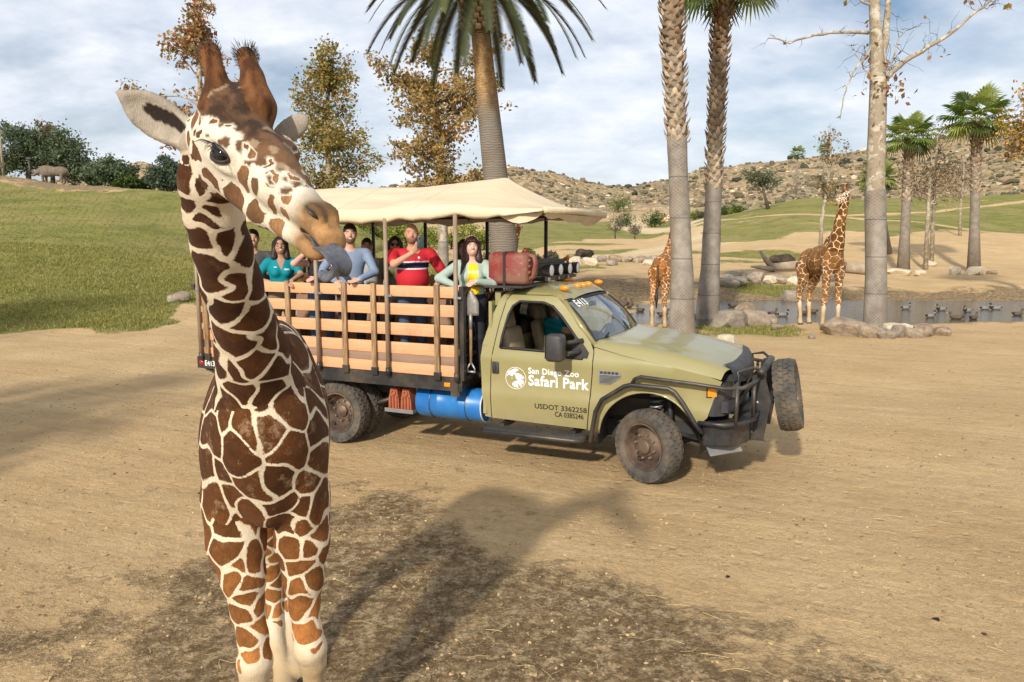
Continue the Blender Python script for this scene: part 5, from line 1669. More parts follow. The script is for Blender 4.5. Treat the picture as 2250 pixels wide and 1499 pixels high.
def person(label, pos, face, Hgt, cols, hands, hair, female=False, belly=0.0, sleeve='short', sitting=False, glasses=None, head_turn=0.0, group=None, vox=.009, lean=0.0, fingers='curl', smile=True, beard=None, hairc=(.02, .012, .008), build=1.0):
    """pos: feet (world); face: world point looked at; hands: {R/L: (wrist world, pole, curl dir)}"""
    yaw = math.atan2(face[0] - pos[0], face[1] - pos[1])          # local +y looks this way
    root = empty('person', tuple(pos), -yaw, label, 'person', group)
    s = Hgt / 1.75
    Rm = np.array(Matrix.Rotation(-yaw, 3, 'Z'))
    tl_ = lambda w: Rm.T @ (np.array(w, float) - np.array(pos, float))
    B = Body()
    SK, TP, PT, SH, SL, BD = 0, 1, 2, 3, 4, 5
    w = build
    v = lambda x, y, z: np.array([x * s, y * s + lean * max(0, z - .9) * s, z * s])
    if not sitting:
        for sx in (-1, 1):
            B.cone(v(sx * .088, 0, .92), v(sx * .10, .012, .50), .092 * s * w, .062 * s, .04, PT)
            B.cone(v(sx * .10, .012, .50), v(sx * .10, -.012, .09), .060 * s, .043 * s, .03, PT)
            B.ell(v(sx * .10, .05, .045), (.05 * s, .13 * s, .048 * s), None, .02, SH)
    else:
        for sx in (-1, 1):
            B.cone(v(sx * .10, 0, .92), v(sx * .13, .42, .93), .085 * s, .065 * s, .04, PT)
            B.cone(v(sx * .13, .42, .93), v(sx * .13, .46, .55), .062 * s, .045 * s, .03, PT)
            B.ell(v(sx * .13, .52, .50), (.05 * s, .13 * s, .045 * s), None, .02, SH)
    B.ell(v(0, 0, .97), (.170 * s * w, .118 * s * w, .13 * s), None, .05, PT)
    B.ell(v(0, 0, 1.13), (.150 * s * w, .105 * s * w, .17 * s), None, .06, TP)
    B.ell(v(0, -.005, 1.30), (.172 * s * w, .112 * s * w, .155 * s), None, .06, TP)
    shw = (.165 if female else .190) * s * w
    B.cone(v(0, -.01, 1.415) - np.array([shw - .03, 0, 0]), v(0, -.01, 1.415) + np.array([shw - .03, 0, 0]), .060 * s, .060 * s, .06, TP)
    if female:
        for sx in (-1, 1): B.ell(v(sx * .072, .085, 1.27), .066 * s, None, .04, TP)
    if belly: B.ell(v(0, .05 + belly * .3, 1.13), (.17 * s * w, .11 * s + belly, .18 * s), None, .07, TP)
    B.cone(v(0, .0, 1.43), v(0, .018, 1.55), .056 * s, .050 * s, .025, SK)
    hc = v(0, .03, 1.645)
    tr = np.array(Matrix.Rotation(head_turn, 3, 'Z'))
    hv = lambda x, y, z: hc + tr @ (np.array([x, y, z]) * s)
    B.ell(hc, (.074 * s, .093 * s, .112 * s), tr, .02, SK)
    B.ell(hv(0, .030, -.062), (.054 * s, .060 * s, .056 * s), tr, .03, BD if beard else SK)
    B.cone(hv(0, .088, .008), hv(0, .108, -.022), .010 * s, .015 * s, .012, SK)
    for sx in (-1, 1):
        B.ell(hv(sx * .074, -.005, -.008), (.012 * s, .024 * s, .032 * s), tr, .01, SK)
        B.ell(hv(sx * .036, .070, -.030), (.022 * s, .018 * s, .022 * s), tr, .02, SK)
    ends = {}
    for sd, sx in (('R', 1), ('L', -1)):
        Sh = v(0, -.01, 1.405) + np.array([sx * (shw + .005), 0, 0])
        wr, pole, cdir = hands.get(sd, (None, None, None))
        if wr is None: wr_l = Sh + np.array([sx * .06, .05, -.52]) * s; pole = (sx * .3, -1, 0)
        else: wr_l = tl_(wr); pole = Rm.T @ np.array(pole, float) if pole is not None else (sx, -.3, -1)
        El, wr_l = ik(Sh, wr_l, .285 * s, .255 * s, pole)
        up_c = TP if sleeve != 'none' else SK
        if sleeve == 'short':
            mid = Sh + (El - Sh) * .70
            B.cone(Sh, mid, .060 * s * w, .056 * s * w, .03, SL); B.cone(mid, El, .044 * s, .040 * s, .012, SK); B.cone(El, wr_l, .041 * s, .028 * s, .015, SK)
        elif sleeve == 'long':
            B.cone(Sh, El, .058 * s * w, .050 * s * w, .03, SL); B.cone(El, wr_l - (wr_l - El) * .06, .050 * s * w, .038 * s, .02, SL); B.cone(wr_l - (wr_l - El) * .10, wr_l, .027 * s, .027 * s, .006, SK)
        else:
            B.cone(Sh, El, .052 * s, .042 * s, .025, SK); B.cone(El, wr_l, .041 * s, .028 * s, .015, SK)
        fd = (wr_l - El); fd /= np.linalg.norm(fd)
        cd = np.array(cdir, float) if cdir is not None else None
        cd = Rm.T @ cd if cd is not None else np.array([0, .3, -1.])
        hd_ = fd * .5 + cd * .5; hd_ /= np.linalg.norm(hd_)
        nrm_ = np.cross(hd_, np.array([1.0, 0, 0])); nrm_ = nrm_ / (np.linalg.norm(nrm_) + 1e-9)
        lat = np.cross(nrm_, hd_)
        palm = wr_l + hd_ * .045 * s
        B.ell(palm, (.046 * s, .038 * s, .017 * s), np.array([hd_, lat, nrm_]).T, .012, SK)
        for k, (o_, L_) in enumerate(((-.027, .062), (-.009, .074), (.009, .070), (.027, .056))):
            a_ = palm + hd_ * .034 * s + lat * o_ * s
            b_ = a_ + (hd_ * .8 + cd * .2) * L_ * .5 * s; c_ = b_ + (hd_ * .35 + cd * .75 - nrm_ * .12) * L_ * .5 * s
            B.cone(a_, b_, .0088 * s, .0082 * s, .006, SK); B.cone(b_, c_, .0082 * s, .007 * s, .004, SK)
        th = wr_l + hd_ * .02 * s - lat * sx * .030 * s
        B.cone(th, th + (hd_ * .5 - lat * sx * .6) * .04 * s, .011 * s, .010 * s, .008, SK); t2 = th + (hd_ * .5 - lat * sx * .6) * .04 * s
        B.cone(t2, t2 + (hd_ * .8 + cd * .2) * .03 * s, .0095 * s, .008 * s, .005, SK)
        ends[sd] = (palm, hd_, lat, nrm_)
    V, Q = B.mesh(vox)
    me = mesh_from('person_body', V, Q)
    cls = np.array([q[6] for q in B.p])[B.nearest(V)]
    ctab = np.array([cols['skin'], cols['top'], cols['pants'], cols.get('shoes', (.03, .028, .026)), cols.get('sleeve', cols['top']), beard or cols['skin']], float)
    C = ctab[cls]
    if 'paint' in cols: C = cols['paint'](V / s, C, cls)
    # lips and brows
    hl = (V - hc) @ tr / s
    lips = (np.abs(hl[:, 0]) < .024) & (np.abs(hl[:, 2] + .056 - (.010 * (np.abs(hl[:, 0]) / .024) ** 2 if smile else 0)) < .007) & (hl[:, 1] > .05)
    C[lips] = np.array(cols.get('lips', (.38, .11, .09)))
    if smile:
        te = (np.abs(hl[:, 0]) < .017) & (np.abs(hl[:, 2] + .0555) < .0032) & (hl[:, 1] > .05); C[te] = (.75, .70, .65)
    for sx in (-1, 1):
        br_ = (np.abs(hl[:, 0] - sx * .032) < .018) & (np.abs(hl[:, 2] - .028) < .0055) & (hl[:, 1] > .05); C[br_] = np.array(hairc) * 1.3
    attr(me, 'col', np.clip(C, 0, 1), 'FLOAT_COLOR')
    obj('body', me, SKINM, root)
    for sx in (-1, 1):
        m = MB(); m.ball(hv(sx * .031, .0775, .006), (.0125 * s, .008 * s, .0075 * s), 8); m.build('eye', EYE, root, smooth=True)
    if hair:
        Hb = Body()
        for (kind, a_, b_, r_) in hair:
            if kind == 'e': Hb.ell(hv(*a_), np.array(b_) * s, tr, .025, 0)
            elif kind == 's': Hb.ell(hv(*a_), np.array(b_) * s, tr, .015, 0, sub=True)
            else: Hb.cone(hv(*a_), hv(*b_), r_[0] * s, r_[1] * s, .03, 0)
        V2, Q2 = Hb.mesh(.008)
        V2 = V2 + .004 * np.stack([vnoise(V2 * np.array([70, 70, 14]), 3 + k) for k in range(3)], 1)
        hm = mesh_from('hair', V2, Q2)
        n_ = np.clip(.5 + .9 * fbm(V2 * np.array([60, 60, 9]), 4, 3), 0, 1)[:, None]
        attr(hm, 'col', np.array(hairc) * (.6 + 1.1 * n_), 'FLOAT_COLOR')
        obj('hair', hm, HAIRM, root)
    if glasses:
        m = MB()
        for sx in (-1, 1):
            if glasses == 'sun': m.ball(hv(sx * .034, .092, .004), (.027 * s, .006 * s, .022 * s), 12)
            else: m.tube([hv(sx * .034 + .025 * math.cos(a), .096 - .004 * abs(math.cos(a)), .004 + .019 * math.sin(a)) for a in np.linspace(0, 2 * math.pi, 17)], .0026 * s, 5, cap=False)
            m.tube([hv(sx * .060, .090, .008), hv(sx * .076, .04, .008), hv(sx * .078, -.01, .004)], .0025 * s, 5)
        m.tube([hv(-.012, .098, .008), hv(.012, .098, .008)], .0025 * s, 5)
        m.build('glasses', TRIM, root, smooth=True)
    return root, ends, Rm, s, hv


SHORT = [('e', (0, -.012, .035), (.080, .098, .092), 0), ('s', (0, .10, -.03), (.07, .07, .085), 0)]
LONG = [('e', (0, -.018, .025), (.088, .100, .105), 0), ('c', (.07, -.02, .02), (.085, .0, -.17), (.040, .045)), ('c', (-.07, -.02, .02), (-.085, .0, -.17), (.040, .045)), ('c', (0, -.06, 0), (0, -.07, -.22), (.075, .085)), ('s', (0, .105, -.045), (.062, .075, .095), 0)]
FRINGE = LONG[:-1] + [('c', (.085, -.01, -.15), (.125, .03, -.34), (.040, .03)), ('c', (-.085, -.01, -.15), (-.125, .03, -.36), (.040, .03)), ('s', (0, .120, -.050), (.070, .088, .108), 0), ('c', (-.045, .074, .066), (.045, .074, .066), (.017, .017))]
CAMP = np.array([0., 0, CAM_H])
PHONE = MT('phone_glass').set((.012, .013, .016), .12, 0, .5).m


def stand(px, py, yin, hgt_head=None):
    """feet position on the bed under the head seen at (px,py)"""
    w = side_pt(px, py, yin)
    return np.array([w[0], w[1], T(0, 0, 1.0)[2]])


def hand_pt(px, py, yin): return side_pt(px, py, yin)


def phone(loc, nrm, up, label, case=(.02, .02, .022)):
    n_ = Vector(nrm).normalized(); u_ = Vector(up); u_ = (u_ - n_ * u_.dot(n_)).normalized(); r_ = u_.cross(n_)
    Mx = Matrix((( r_.x, u_.x, n_.x, loc[0]), (r_.y, u_.y, n_.y, loc[1]), (r_.z, u_.z, n_.z, loc[2]), (0, 0, 0, 1)))
    root = empty('mobile_phone', (0, 0, 0), 0, label, 'phone'); root.matrix_world = Mx
    MB().bbox(-.037, .037, -.076, .076, -.0045, .0045, .004).build('case', simple('phone_case', case, .4), root, angle=40)
    MB().box(-.033, .033, -.071, .071, -.0052, -.0047).build('screen', PHONE, root)
    for dx, dy in ((-.02, .058), (-.02, .038), (-.004, .048)): MB().lathe([(0, .0065), (.0075, .006), (.0085, .004)], 10, Matrix.Translation((dx, dy, 0))).build('lens', PHONE, root)
    return root


UPV = (0, 0, 1)
# bald man in red
def red_paint(V, C, cls):
    m = (cls == 1) | (cls == 4)
    z = V[:, 2]; x = V[:, 0]
    st = (cls == 1) & (z > 1.235) & (z < 1.325) & (V[:, 1] > 0)
    C[st] = (.62, .58, .58); st2 = st & (z > 1.25) & (z < 1.31); C[st2] = (.012, .015, .05)
    lg = (cls == 1) & (np.hypot(x + .075, z - 1.37) < .013) & (V[:, 1] > 0); C[lg] = (.7, .68, .66)
    return C
p0 = stand(905, 520, .17)
hR = hand_pt(906, 556, -.12); hL = hand_pt(950, 640, .17)
rt, ends, Rm, s_, hv = person('bald man in red polo shirt raising a phone to take a picture', p0, CAMP, 1.86,
       dict(skin=(.50, .27, .175), top=(.44, .016, .026), pants=(.055, .085, .145), paint=red_paint), {'R': (hR, (-.8, -.1, -.6), (.3, -.2, 1)), 'L': (hL, (1, .3, 0), (0, 0, -1))},
       None, belly=.07, beard=(.26, .145, .09), build=1.12, smile=False, hairc=(.12, .07, .04))
ph = hand_pt(924, 533, -.15)
phone(ph, (ph - CAMP) * -1, (0.1, 0, 1), 'dark green phone held up by the bald man in red', (.02, .045, .045))
# woman in mint cardigan
def mint_paint(V, C, cls):
    m = (cls == 1) & (V[:, 1] > .035) & (np.abs(V[:, 0] + .012) < .075 - .03 * np.clip((V[:, 2] - 1.2) * 3, 0, 1)) & (V[:, 2] < 1.43)
    C[m] = (.80, .53, .012)
    b_ = m & (V[:, 2] > 1.315) & (V[:, 2] < 1.345); C[b_] = (.82, .62, .45)
    return C
p0 = stand(1037, 548, .22)
rt, ends, Rm, s_, hv = person('woman in mint cardigan and yellow top resting a hand on the headboard', p0, CAMP, 1.70,
       dict(skin=(.66, .40, .31), top=(.34, .43, .37), pants=(.02, .02, .028), paint=mint_paint, lips=(.50, .10, .10)), {'L': (hand_pt(1046, 618, -.02), (1, .3, -.6), (-.35, -.5, -.7)), 'R': (hand_pt(1000, 628, .06), (-1, .2, -.5), (0, -.5, -.6))},
       FRINGE, True, sleeve='long', head_turn=R(6), hairc=(.030, .012, .009), build=1.08)
m = MB(); m.tube([hv(.087 * math.cos(a), -.012 - .0 * math.sin(a), .02 + .104 * math.sin(a)) for a in np.linspace(-.1, math.pi + .1, 19)], .011, 6, flat=(tuple(Rm.T @ np.array([0, 1, 0])), 1.2)); m.build('headband', simple('pale_headband', (.42, .36, .24), .7), rt, smooth=True)
for sx in (-1, 1):
    m = MB(); m.tube([hv(sx * .082, .01 + .022 * math.cos(a), -.062 + .022 * math.sin(a)) for a in np.linspace(0, 2 * math.pi, 15)], .002, 5, cap=False); m.build('hoop_earring', STEEL, rt, smooth=True)
# man in blue-grey sweater
p0 = stand(769, 512, .17)
rt, ends, Rm, s_, hv = person('dark haired man in blue grey knit sweater leaning on the top slat', p0, CAMP, 1.86,
       dict(skin=(.56, .33, .23), top=(.20, .26, .37), pants=(.03, .035, .05)), {'R': (hand_pt(738, 617, -.06), (-1, .2, -.5), (.2, -.4, -.8)), 'L': (hand_pt(790, 614, -.06), (1, .2, -.5), (-.8, -.3, -.1))},
       SHORT, sleeve='long', beard=(.20, .115, .075), hairc=(.018, .012, .009), lean=.05)
phw = hand_pt(764, 612, -.10)
phone(phw, (phw - CAMP) * -1 + np.array([0, 0, .3]), (-.6, 0, .8), 'black phone held over the top slat by the man in the sweater')
# woman in teal polo with glasses
def teal_paint(V, C, cls):
    n_ = (cls == 1) & (V[:, 1] > .02) & (np.abs(V[:, 0]) < .045 * np.clip((V[:, 2] - 1.30) / .12, 0, 1)) & (V[:, 2] > 1.30); C[n_] = (.40, .22, .145)
    l_ = (cls == 1) & (np.abs(V[:, 0] + .075) < .035) & (np.abs(V[:, 2] - 1.315) < .010) & (V[:, 1] > 0); C[l_] = (.45, .55, .58)
    l_ = (cls == 1) & (np.abs(V[:, 0] - .075) < .022) & (np.abs(V[:, 2] - 1.345) < .007) & (V[:, 1] > 0); C[l_] = (.42, .52, .55)
    return C
p0 = stand(616, 548, .18)
rt, ends, Rm, s_, hv = person('smiling woman with glasses in a teal polo shirt', p0, CAMP, 1.70,
       dict(skin=(.42, .235, .155), top=(.0, .20, .245), pants=(.20, .16, .11), paint=teal_paint), {'L': (hand_pt(641, 617, -.04), (1, .2, -.5), (.4, -.4, -.6)), 'R': (hand_pt(592, 620, -.02), (-1, .2, -.5), (0, -.5, -.7))},
       LONG, True, glasses='clear', hairc=(.018, .010, .007), build=1.05)
# person with curly hair and black vest behind the giraffe's mouth
p0 = stand(703, 555, .22)
person('curly haired person in black vest raising a bare forearm behind the giraffe', p0, CAMP, 1.70,
       dict(skin=(.58, .33, .25), top=(.018, .018, .020), pants=(.08, .13, .22)), {'R': (hand_pt(676, 552, .02), (-.6, .1, -1), (0, 0, 1)), 'L': (hand_pt(694, 610, -.06), (1, .2, -.6), (-.4, -.4, -.5))},
       [('e', (0, -.015, .03), (.105, .105, .11), 0), ('c', (.08, 0, -.02), (.10, .02, -.18), (.055, .05)), ('c', (-.08, 0, -.02), (-.10, .02, -.18), (.055, .05)), ('s', (0, .115, -.045), (.06, .08, .09), 0)], True, sleeve='none', hairc=(.10, .045, .02))
# person at the tailgate end, mostly behind the giraffe's neck
p0 = stand(556, 530, .22)
person('person in dark grey jacket standing at the tailgate behind the giraffe neck', p0, CAMP, 1.80,
       dict(skin=(.5, .3, .2), top=(.075, .075, .08), pants=(.05, .05, .055)), {'L': (hand_pt(575, 618, .10), (1, .2, -.4), (0, -.4, -.7)), 'R': (hand_pt(530, 618, .10), (-1, .2, -.4), (0, -.4, -.7))},
       SHORT, sleeve='long', hairc=(.02, .014, .01), build=1.05)
# second row
p0 = stand(868, 533, .95)
person('long haired woman in sunglasses and olive top behind the man in red', p0, CAMP, 1.70,
       dict(skin=(.42, .24, .16), top=(.17, .17, .095), pants=(.03, .03, .04)), {}, LONG + [('c', (.09, .0, -.16), (.11, .05, -.36), (.045, .03)), ('c', (-.09, .0, -.16), (-.11, .05, -.36), (.045, .03))], True, glasses='sun', hairc=(.016, .010, .008))
p0 = stand(1019, 548, 1.0)
person('woman with round glasses half hidden behind the woman in mint', p0, CAMP, 1.66,
       dict(skin=(.46, .27, .19), top=(.04, .04, .05), pants=(.03, .03, .04)), {}, LONG, True, glasses='clear', hairc=(.03, .014, .010))
p0 = stand(806, 535, .95)
person('person in pale grey top behind the man in the sweater', p0, CAMP, 1.68,
       dict(skin=(.46, .27, .19), top=(.42, .42, .43), pants=(.03, .03, .04)), {}, SHORT, False, sleeve='long', hairc=(.016, .010, .008))
# driver
p0 = T(-1.70, 1.50, .62 - .42)
person('driver in teal polo shirt seated at the wheel', p0, T(3, 1.50, .3), 1.72,
       dict(skin=(.50, .29, .20), top=(.0, .20, .245), pants=(.16, .13, .09)), {'R': (T(-1.10, 1.36, 1.42), T(0, -.6, -1) - T(0, 0, 0), T(1, 0, .3) - T(0, 0, 0)), 'L': (T(-1.10, 1.64, 1.42), T(0, .6, -1) - T(0, 0, 0), T(1, 0, .3) - T(0, 0, 0))}, SHORT, False, sitting=True, hairc=(.02, .014, .01))
# ------------------------------------------------------------------ vegetation
def leaf_mat(name, trans=.35):
    t = MT(name)
    c = t.attr('col', 'Color')
    t.set(c, .6, 0, .25)
    tl = N(t.n, 'ShaderNodeBsdfTranslucent'); t.l.new(c, tl.inputs[0])
    mx = N(t.n, 'ShaderNodeMixShader'); mx.inputs[0].default_value = trans
    t.l.new(t.b.outputs[0], mx.inputs[1]); t.l.new(tl.outputs[0], mx.inputs[2]); t.l.new(mx.outputs[0], t.n['Material Output'].inputs[0])
    return t.m


LEAF = leaf_mat('leaf_surface')
t = MT('sycamore_bark')
nb_ = t.noise(3.2, 6, .68, dist=.6)
c0 = t.mix(t.rng(nb_, .42, .52), (0.50, 0.45, 0.36), (0.30, 0.245, 0.17))
c0 = t.mix(t.rng(t.noise(7, 5, .7), .56, .66), c0, (0.17, 0.125, 0.08))
t.set(c0, .85, 0, .2); t.bump(t.noise(14, 5, .7), .01, .6)
BARK = t.m
BARKD = simple('dark_twig_bark', (.10, .075, .055), .9, 0, .3, 6)
t = MT('palm_trunk_rings')
sp = N(t.n, 'ShaderNodeSeparateXYZ'); t.l.new(t.co(), sp.inputs[0])
wv = N(t.n, 'ShaderNodeTexWave', wave_type='BANDS', bands_direction='Z', i_Scale=4.6, i_Distortion=6.0, i_Detail=4.0); t.l.new(t.co(), wv.inputs[0])
c0 = t.mix(wv.outputs['Fac'], (0.135, 0.110, 0.082), (0.215, 0.18, 0.135))
c0 = t.mix(t.rng(t.noise(1.4, 5, .6), .4, .65, 0, .8), c0, (0.21, 0.185, 0.155))
c1 = t.mix(t.rng(t.noise(6, 6, .7), .35, .65), (0.22, 0.125, 0.055), (0.42, 0.27, 0.13))
c0 = t.mix(t.rng(sp.outputs['Z'], 6.1, 6.9), c0, c1)
t.set(c0, .9, 0, .15); t.bump(t.math('ADD', wv.outputs['Fac'], t.noise(9, 5, .7)), .02, .6)
PALMTRUNK = t.m
t = MT('wire_sleeve')
uvn = t.co()
def dia(sgn):
    s3 = N(t.n, 'ShaderNodeSeparateXYZ'); t.l.new(uvn, s3.inputs[0])
    return s3
s3 = dia(1)
ang = t.math('ARCTAN2', s3.outputs['Y'], s3.outputs['X'])
u_ = t.math('MULTIPLY', ang, 11.0); v_ = t.math('MULTIPLY', s3.outputs['Z'], 33.0)
w1 = t.math('ABSOLUTE', t.math('SINE', t.math('ADD', u_, v_))); w2 = t.math('ABSOLUTE', t.math('SINE', t.math('SUBTRACT', u_, v_)))
wire = t.rng(t.math('MINIMUM', w1, w2), .20, .42, 1, 0)
bandz = t.rng(t.math('ABSOLUTE', t.math('SINE', t.math('MULTIPLY', s3.outputs['Z'], 2.9))), .02, .06, 1, 0)
under = t.mix(t.rng(t.noise(2.2, 6, .65), .35, .65), (0.150, 0.125, 0.098), (0.34, 0.295, 0.235))
under = t.mix(t.rng(t.noise(1.0, 5, .6, stretch=(2, 2, .5)), .46, .66, 0, .75), under, (0.20, 0.145, 0.090))
cw = t.mix(t.math('MULTIPLY', wire, .36), under, (0.37, 0.37, 0.355))
cw = t.mix(t.math('MULTIPLY', bandz, .8), cw, (0.09, 0.085, 0.08))
t.set(cw, .75, 0, .3)
t.bump(t.math('ADD', wire, t.math('MULTIPLY', t.noise(6, 5, .65), 2.0)), .008, .6)
WIRE = t.m
BOOT = vcol_mat('palm_boot', .9, .006, 30, .1, .25)


def leaves_mesh(name, P, size, cols, r, flat=0.0, narrow=.62, droop=0.0):
    """many folded leaf faces: P (n,3) centres, cols (n,3)"""
    n = len(P)
    a = r.normal(size=(n, 3)); a[:, 2] *= (1 - flat); a[:, 2] -= droop; a /= np.linalg.norm(a, axis=1)[:, None]
    b = r.normal(size=(n, 3)); b -= a * (a * b).sum(1)[:, None]; b /= np.linalg.norm(b, axis=1)[:, None]
    c = np.cross(a, b)
    s = size * r.uniform(.6, 1.35, n)[:, None]
    tip = P + a * s; tail = P - a * s
    l = P + b * s * narrow + c * s * .18; q = P - b * s * narrow + c * s * .18
    V = np.stack([tail, l, tip, q], 1).reshape(-1, 3)
    base = np.arange(n) * 4
    F = np.stack([np.stack([base, base + 1, base + 2], 1), np.stack([base, base + 2, base + 3], 1)], 1).reshape(-1, 3)
    me = mesh_from(name, V, F, False)
    attr(me, 'col', np.repeat(cols, 4, 0), 'FLOAT_COLOR')
    return me


def pick(r, pal, n, var=.25):
    pal = np.array(pal, float)
    k = r.integers(0, len(pal), n)
    return np.clip(pal[k] * r.uniform(1 - var, 1 + var, (n, 1)), 0, 1)


def wiggle(r, a, b, n, amp):
    a, b = np.array(a, float), np.array(b, float)
    pts = [a + (b - a) * i / n for i in range(n + 1)]
    L = np.linalg.norm(b - a)
    for i in range(1, n): pts[i] = pts[i] + r.normal(0, amp * L, 3)
    return pts


def broadleaf(name, label, base, trunk, tr, crown, nleaf, lsize, pal, seed, cat='tree', group=None, bark=None, nlimb=14, twigs=6, sleeve=None, clump=.35, var=.3, droop=0.0, fill=.25):
    """trunk: list of world points, tr radii; crown: list of (centre, radii) ellipsoids"""
    r = np.random.default_rng(seed)
    base = np.array(base, float)
    root = empty(name, tuple(base), 0, label, cat, group)
    tk = MB(); tp_ = [np.array(p) - base for p in trunk]
    tk.tube(tp_, tr, 10)
    to = tk.build('trunk', bark or BARK, root, smooth=True)
    vol = np.array([np.prod(c[1]) for c in crown]) ** .6; vol = vol / vol.sum()
    lm = MB(); ends = []
    zlow = tp_[0][2] + (tp_[-1][2] - tp_[0][2]) * .35
    for k in range(nlimb):
        ci = r.choice(len(crown), p=vol); c0, rad = crown[ci]
        d = r.normal(size=3); d /= np.linalg.norm(d); d *= r.uniform(.45, .95) ** .6
        e = np.array(c0) - base + d * np.array(rad)
        # start on the trunk a bit below
        tz = np.clip(e[2] - abs(r.normal(.35, .25)) * np.linalg.norm(e[:2] - tp_[-1][:2]) - .2, zlow, tp_[-1][2])
        zs_ = np.array([p[2] for p in tp_]); j = int(np.clip(np.searchsorted(zs_, tz) - 1, 0, len(tp_) - 2))
        f = (tz - zs_[j]) / max(1e-6, zs_[j + 1] - zs_[j]); st = tp_[j] * (1 - f) + tp_[j + 1] * f
        r0 = (tr[j] * (1 - f) + tr[j + 1] * f) * .45
        pts = wiggle(r, st, e, 5, .05)
        lm.tube(pts, list(np.linspace(r0, r0 * .22, 6)), 5, cap=False)
        ends.append((pts[-1], 1.0)); ends.append((pts[3], .7))
        for q in range(twigs):
            s0 = pts[r.integers(2, 6)]; L = np.mean(rad) * r.uniform(.25, .5)
            dd = r.normal(size=3); dd[2] = dd[2] * .7 + .15; dd /= np.linalg.norm(dd)
            e2 = s0 + dd * L
            lm.tube(wiggle(r, s0, e2, 3, .07), list(np.linspace(r0 * .25, r0 * .07, 4)), 4, cap=False)
            ends.append((e2, 1.0)); ends.append(((s0 + e2) / 2, .6))
    lo_ = lm.build('limbs', bark or BARK, root, smooth=True); lo_['kind'] = 'stuff'
    if nleaf:
        E = np.array([e[0] for e in ends]); wt = np.array([e[1] for e in ends]) * r.uniform(.3, 1.5, len(ends)); wt /= wt.sum()
        nb_ = int(nleaf * (1 - fill)); k = r.choice(len(E), nb_, p=wt)
        mr = np.mean([np.mean(c[1]) for c in crown])
        P = E[k] + r.normal(0, clump * mr * .38, (nb_, 3))
        ci = r.choice(len(crown), nleaf - nb_, p=vol)
        d = r.normal(size=(nleaf - nb_, 3)); d /= np.linalg.norm(d, axis=1)[:, None]; d *= r.uniform(0, 1, (len(d), 1)) ** .45
        ci = ci if len(ci) else np.zeros(0, int)
        P2 = np.array([crown[i][0] for i in ci]).reshape(-1, 3) - base + d * np.array([crown[i][1] for i in ci]).reshape(-1, 3)
        keep = fbm(P2 / (mr * .45), seed, 3) > -.05
        P = np.vstack([P, P2[keep]])
        tone = np.clip(1 + .9 * fbm(P / (mr * .35), seed + 3, 2), .5, 1.5)[:, None]
        cols = pick(r, pal, len(P), var) * tone * 1.65
        lf = obj('crown', leaves_mesh('crown', P, lsize, np.clip(cols, 0, 1), r, droop=droop), LEAF, root)
    if sleeve:
        z0, z1 = sleeve
        zz = np.array([p[2] for p in tp_]); m = MB(); pts = []; rr_ = []
        for z in np.linspace(z0, z1, 9):
            j = int(np.clip(np.searchsorted(zz, z) - 1, 0, len(tp_) - 2)); f = (z - zz[j]) / (zz[j + 1] - zz[j])
            pts.append(tp_[j] * (1 - f) + tp_[j + 1] * f); rr_.append((tr[j] * (1 - f) + tr[j + 1] * f) * 1.05 + .012)
        m.tube(pts, rr_, 24, cap=False); m.build('wire_sleeve', WIRE, to, smooth=True)
    return root


def col_at(px, py, Y): return at(px, py, Y)


SYC = [(.150, .145, .038), (.20, .155, .035), (.105, .105, .030), (.24, .145, .035), (.17, .105, .030)]
SYCB = [(.24, .150, .050), (.20, .140, .045), (.17, .140, .045), (.28, .180, .070), (.19, .105, .038), (.14, .125, .04)]
RUST = [(.22, .10, .045), (.28, .13, .06), (.17, .085, .045), (.32, .18, .09)]
GOLD = [(.30, .155, .020), (.22, .145, .022), (.13, .12, .025), (.33, .20, .03), (.17, .085, .02)]
EVER = [(.055, .080, .042), (.075, .100, .055), (.095, .115, .062), (.040, .058, .030), (.11, .115, .06)]
OAK = [(.035, .060, .014), (.055, .085, .018), (.022, .040, .012), (.075, .105, .022)]
LIME = [(.13, .17, .025), (.10, .135, .022), (.17, .19, .035)]
GREYG = [(.085, .080, .050), (.11, .10, .065), (.06, .06, .04)]


def G_(px, Y): return on_ground(px, Y)


# two sycamores behind the truck
b = G_(722, 40)
broadleaf('sycamore_tree', 'narrow green and gold sycamore tree rising behind the canopy', b, [b, col_at(722, 380, 40), col_at(720, 220, 40), col_at(730, 100, 40)], [.22, .17, .10, .03],
          [(col_at(722, 330, 40), (2.4, 2.0, 2.2)), (col_at(722, 235, 40), (2.0, 1.8, 2.3)), (col_at(733, 140, 40), (1.0, 1.0, 1.6))], 8500, .095, SYC, 21, nlimb=40, twigs=8, clump=.26, fill=.06)
b = G_(975, 30)
broadleaf('sycamore_tree', 'broad bronze sycamore tree with pale limbs beside the leaning palm', b, [b, col_at(973, 480, 30), col_at(962, 300, 30), col_at(955, 180, 30), col_at(965, 80, 30)], [.20, .19, .15, .10, .03],
          [(col_at(930, 370, 30), (2.0, 1.8, 1.0)), (col_at(1050, 370, 30), (1.2, 1.4, 1.1)), (col_at(965, 240, 30), (2.3, 1.9, 1.6)), (col_at(900, 150, 30), (1.3, 1.3, 1.0)), (col_at(1045, 150, 30), (1.3, 1.4, 1.0)), (col_at(970, 85, 30), (1.2, 1.1, .9))],
          8800, .082, SYCB, 22, nlimb=42, twigs=8, clump=.26, fill=.05, sleeve=(0.1, 2.2))
b = G_(452, 27)
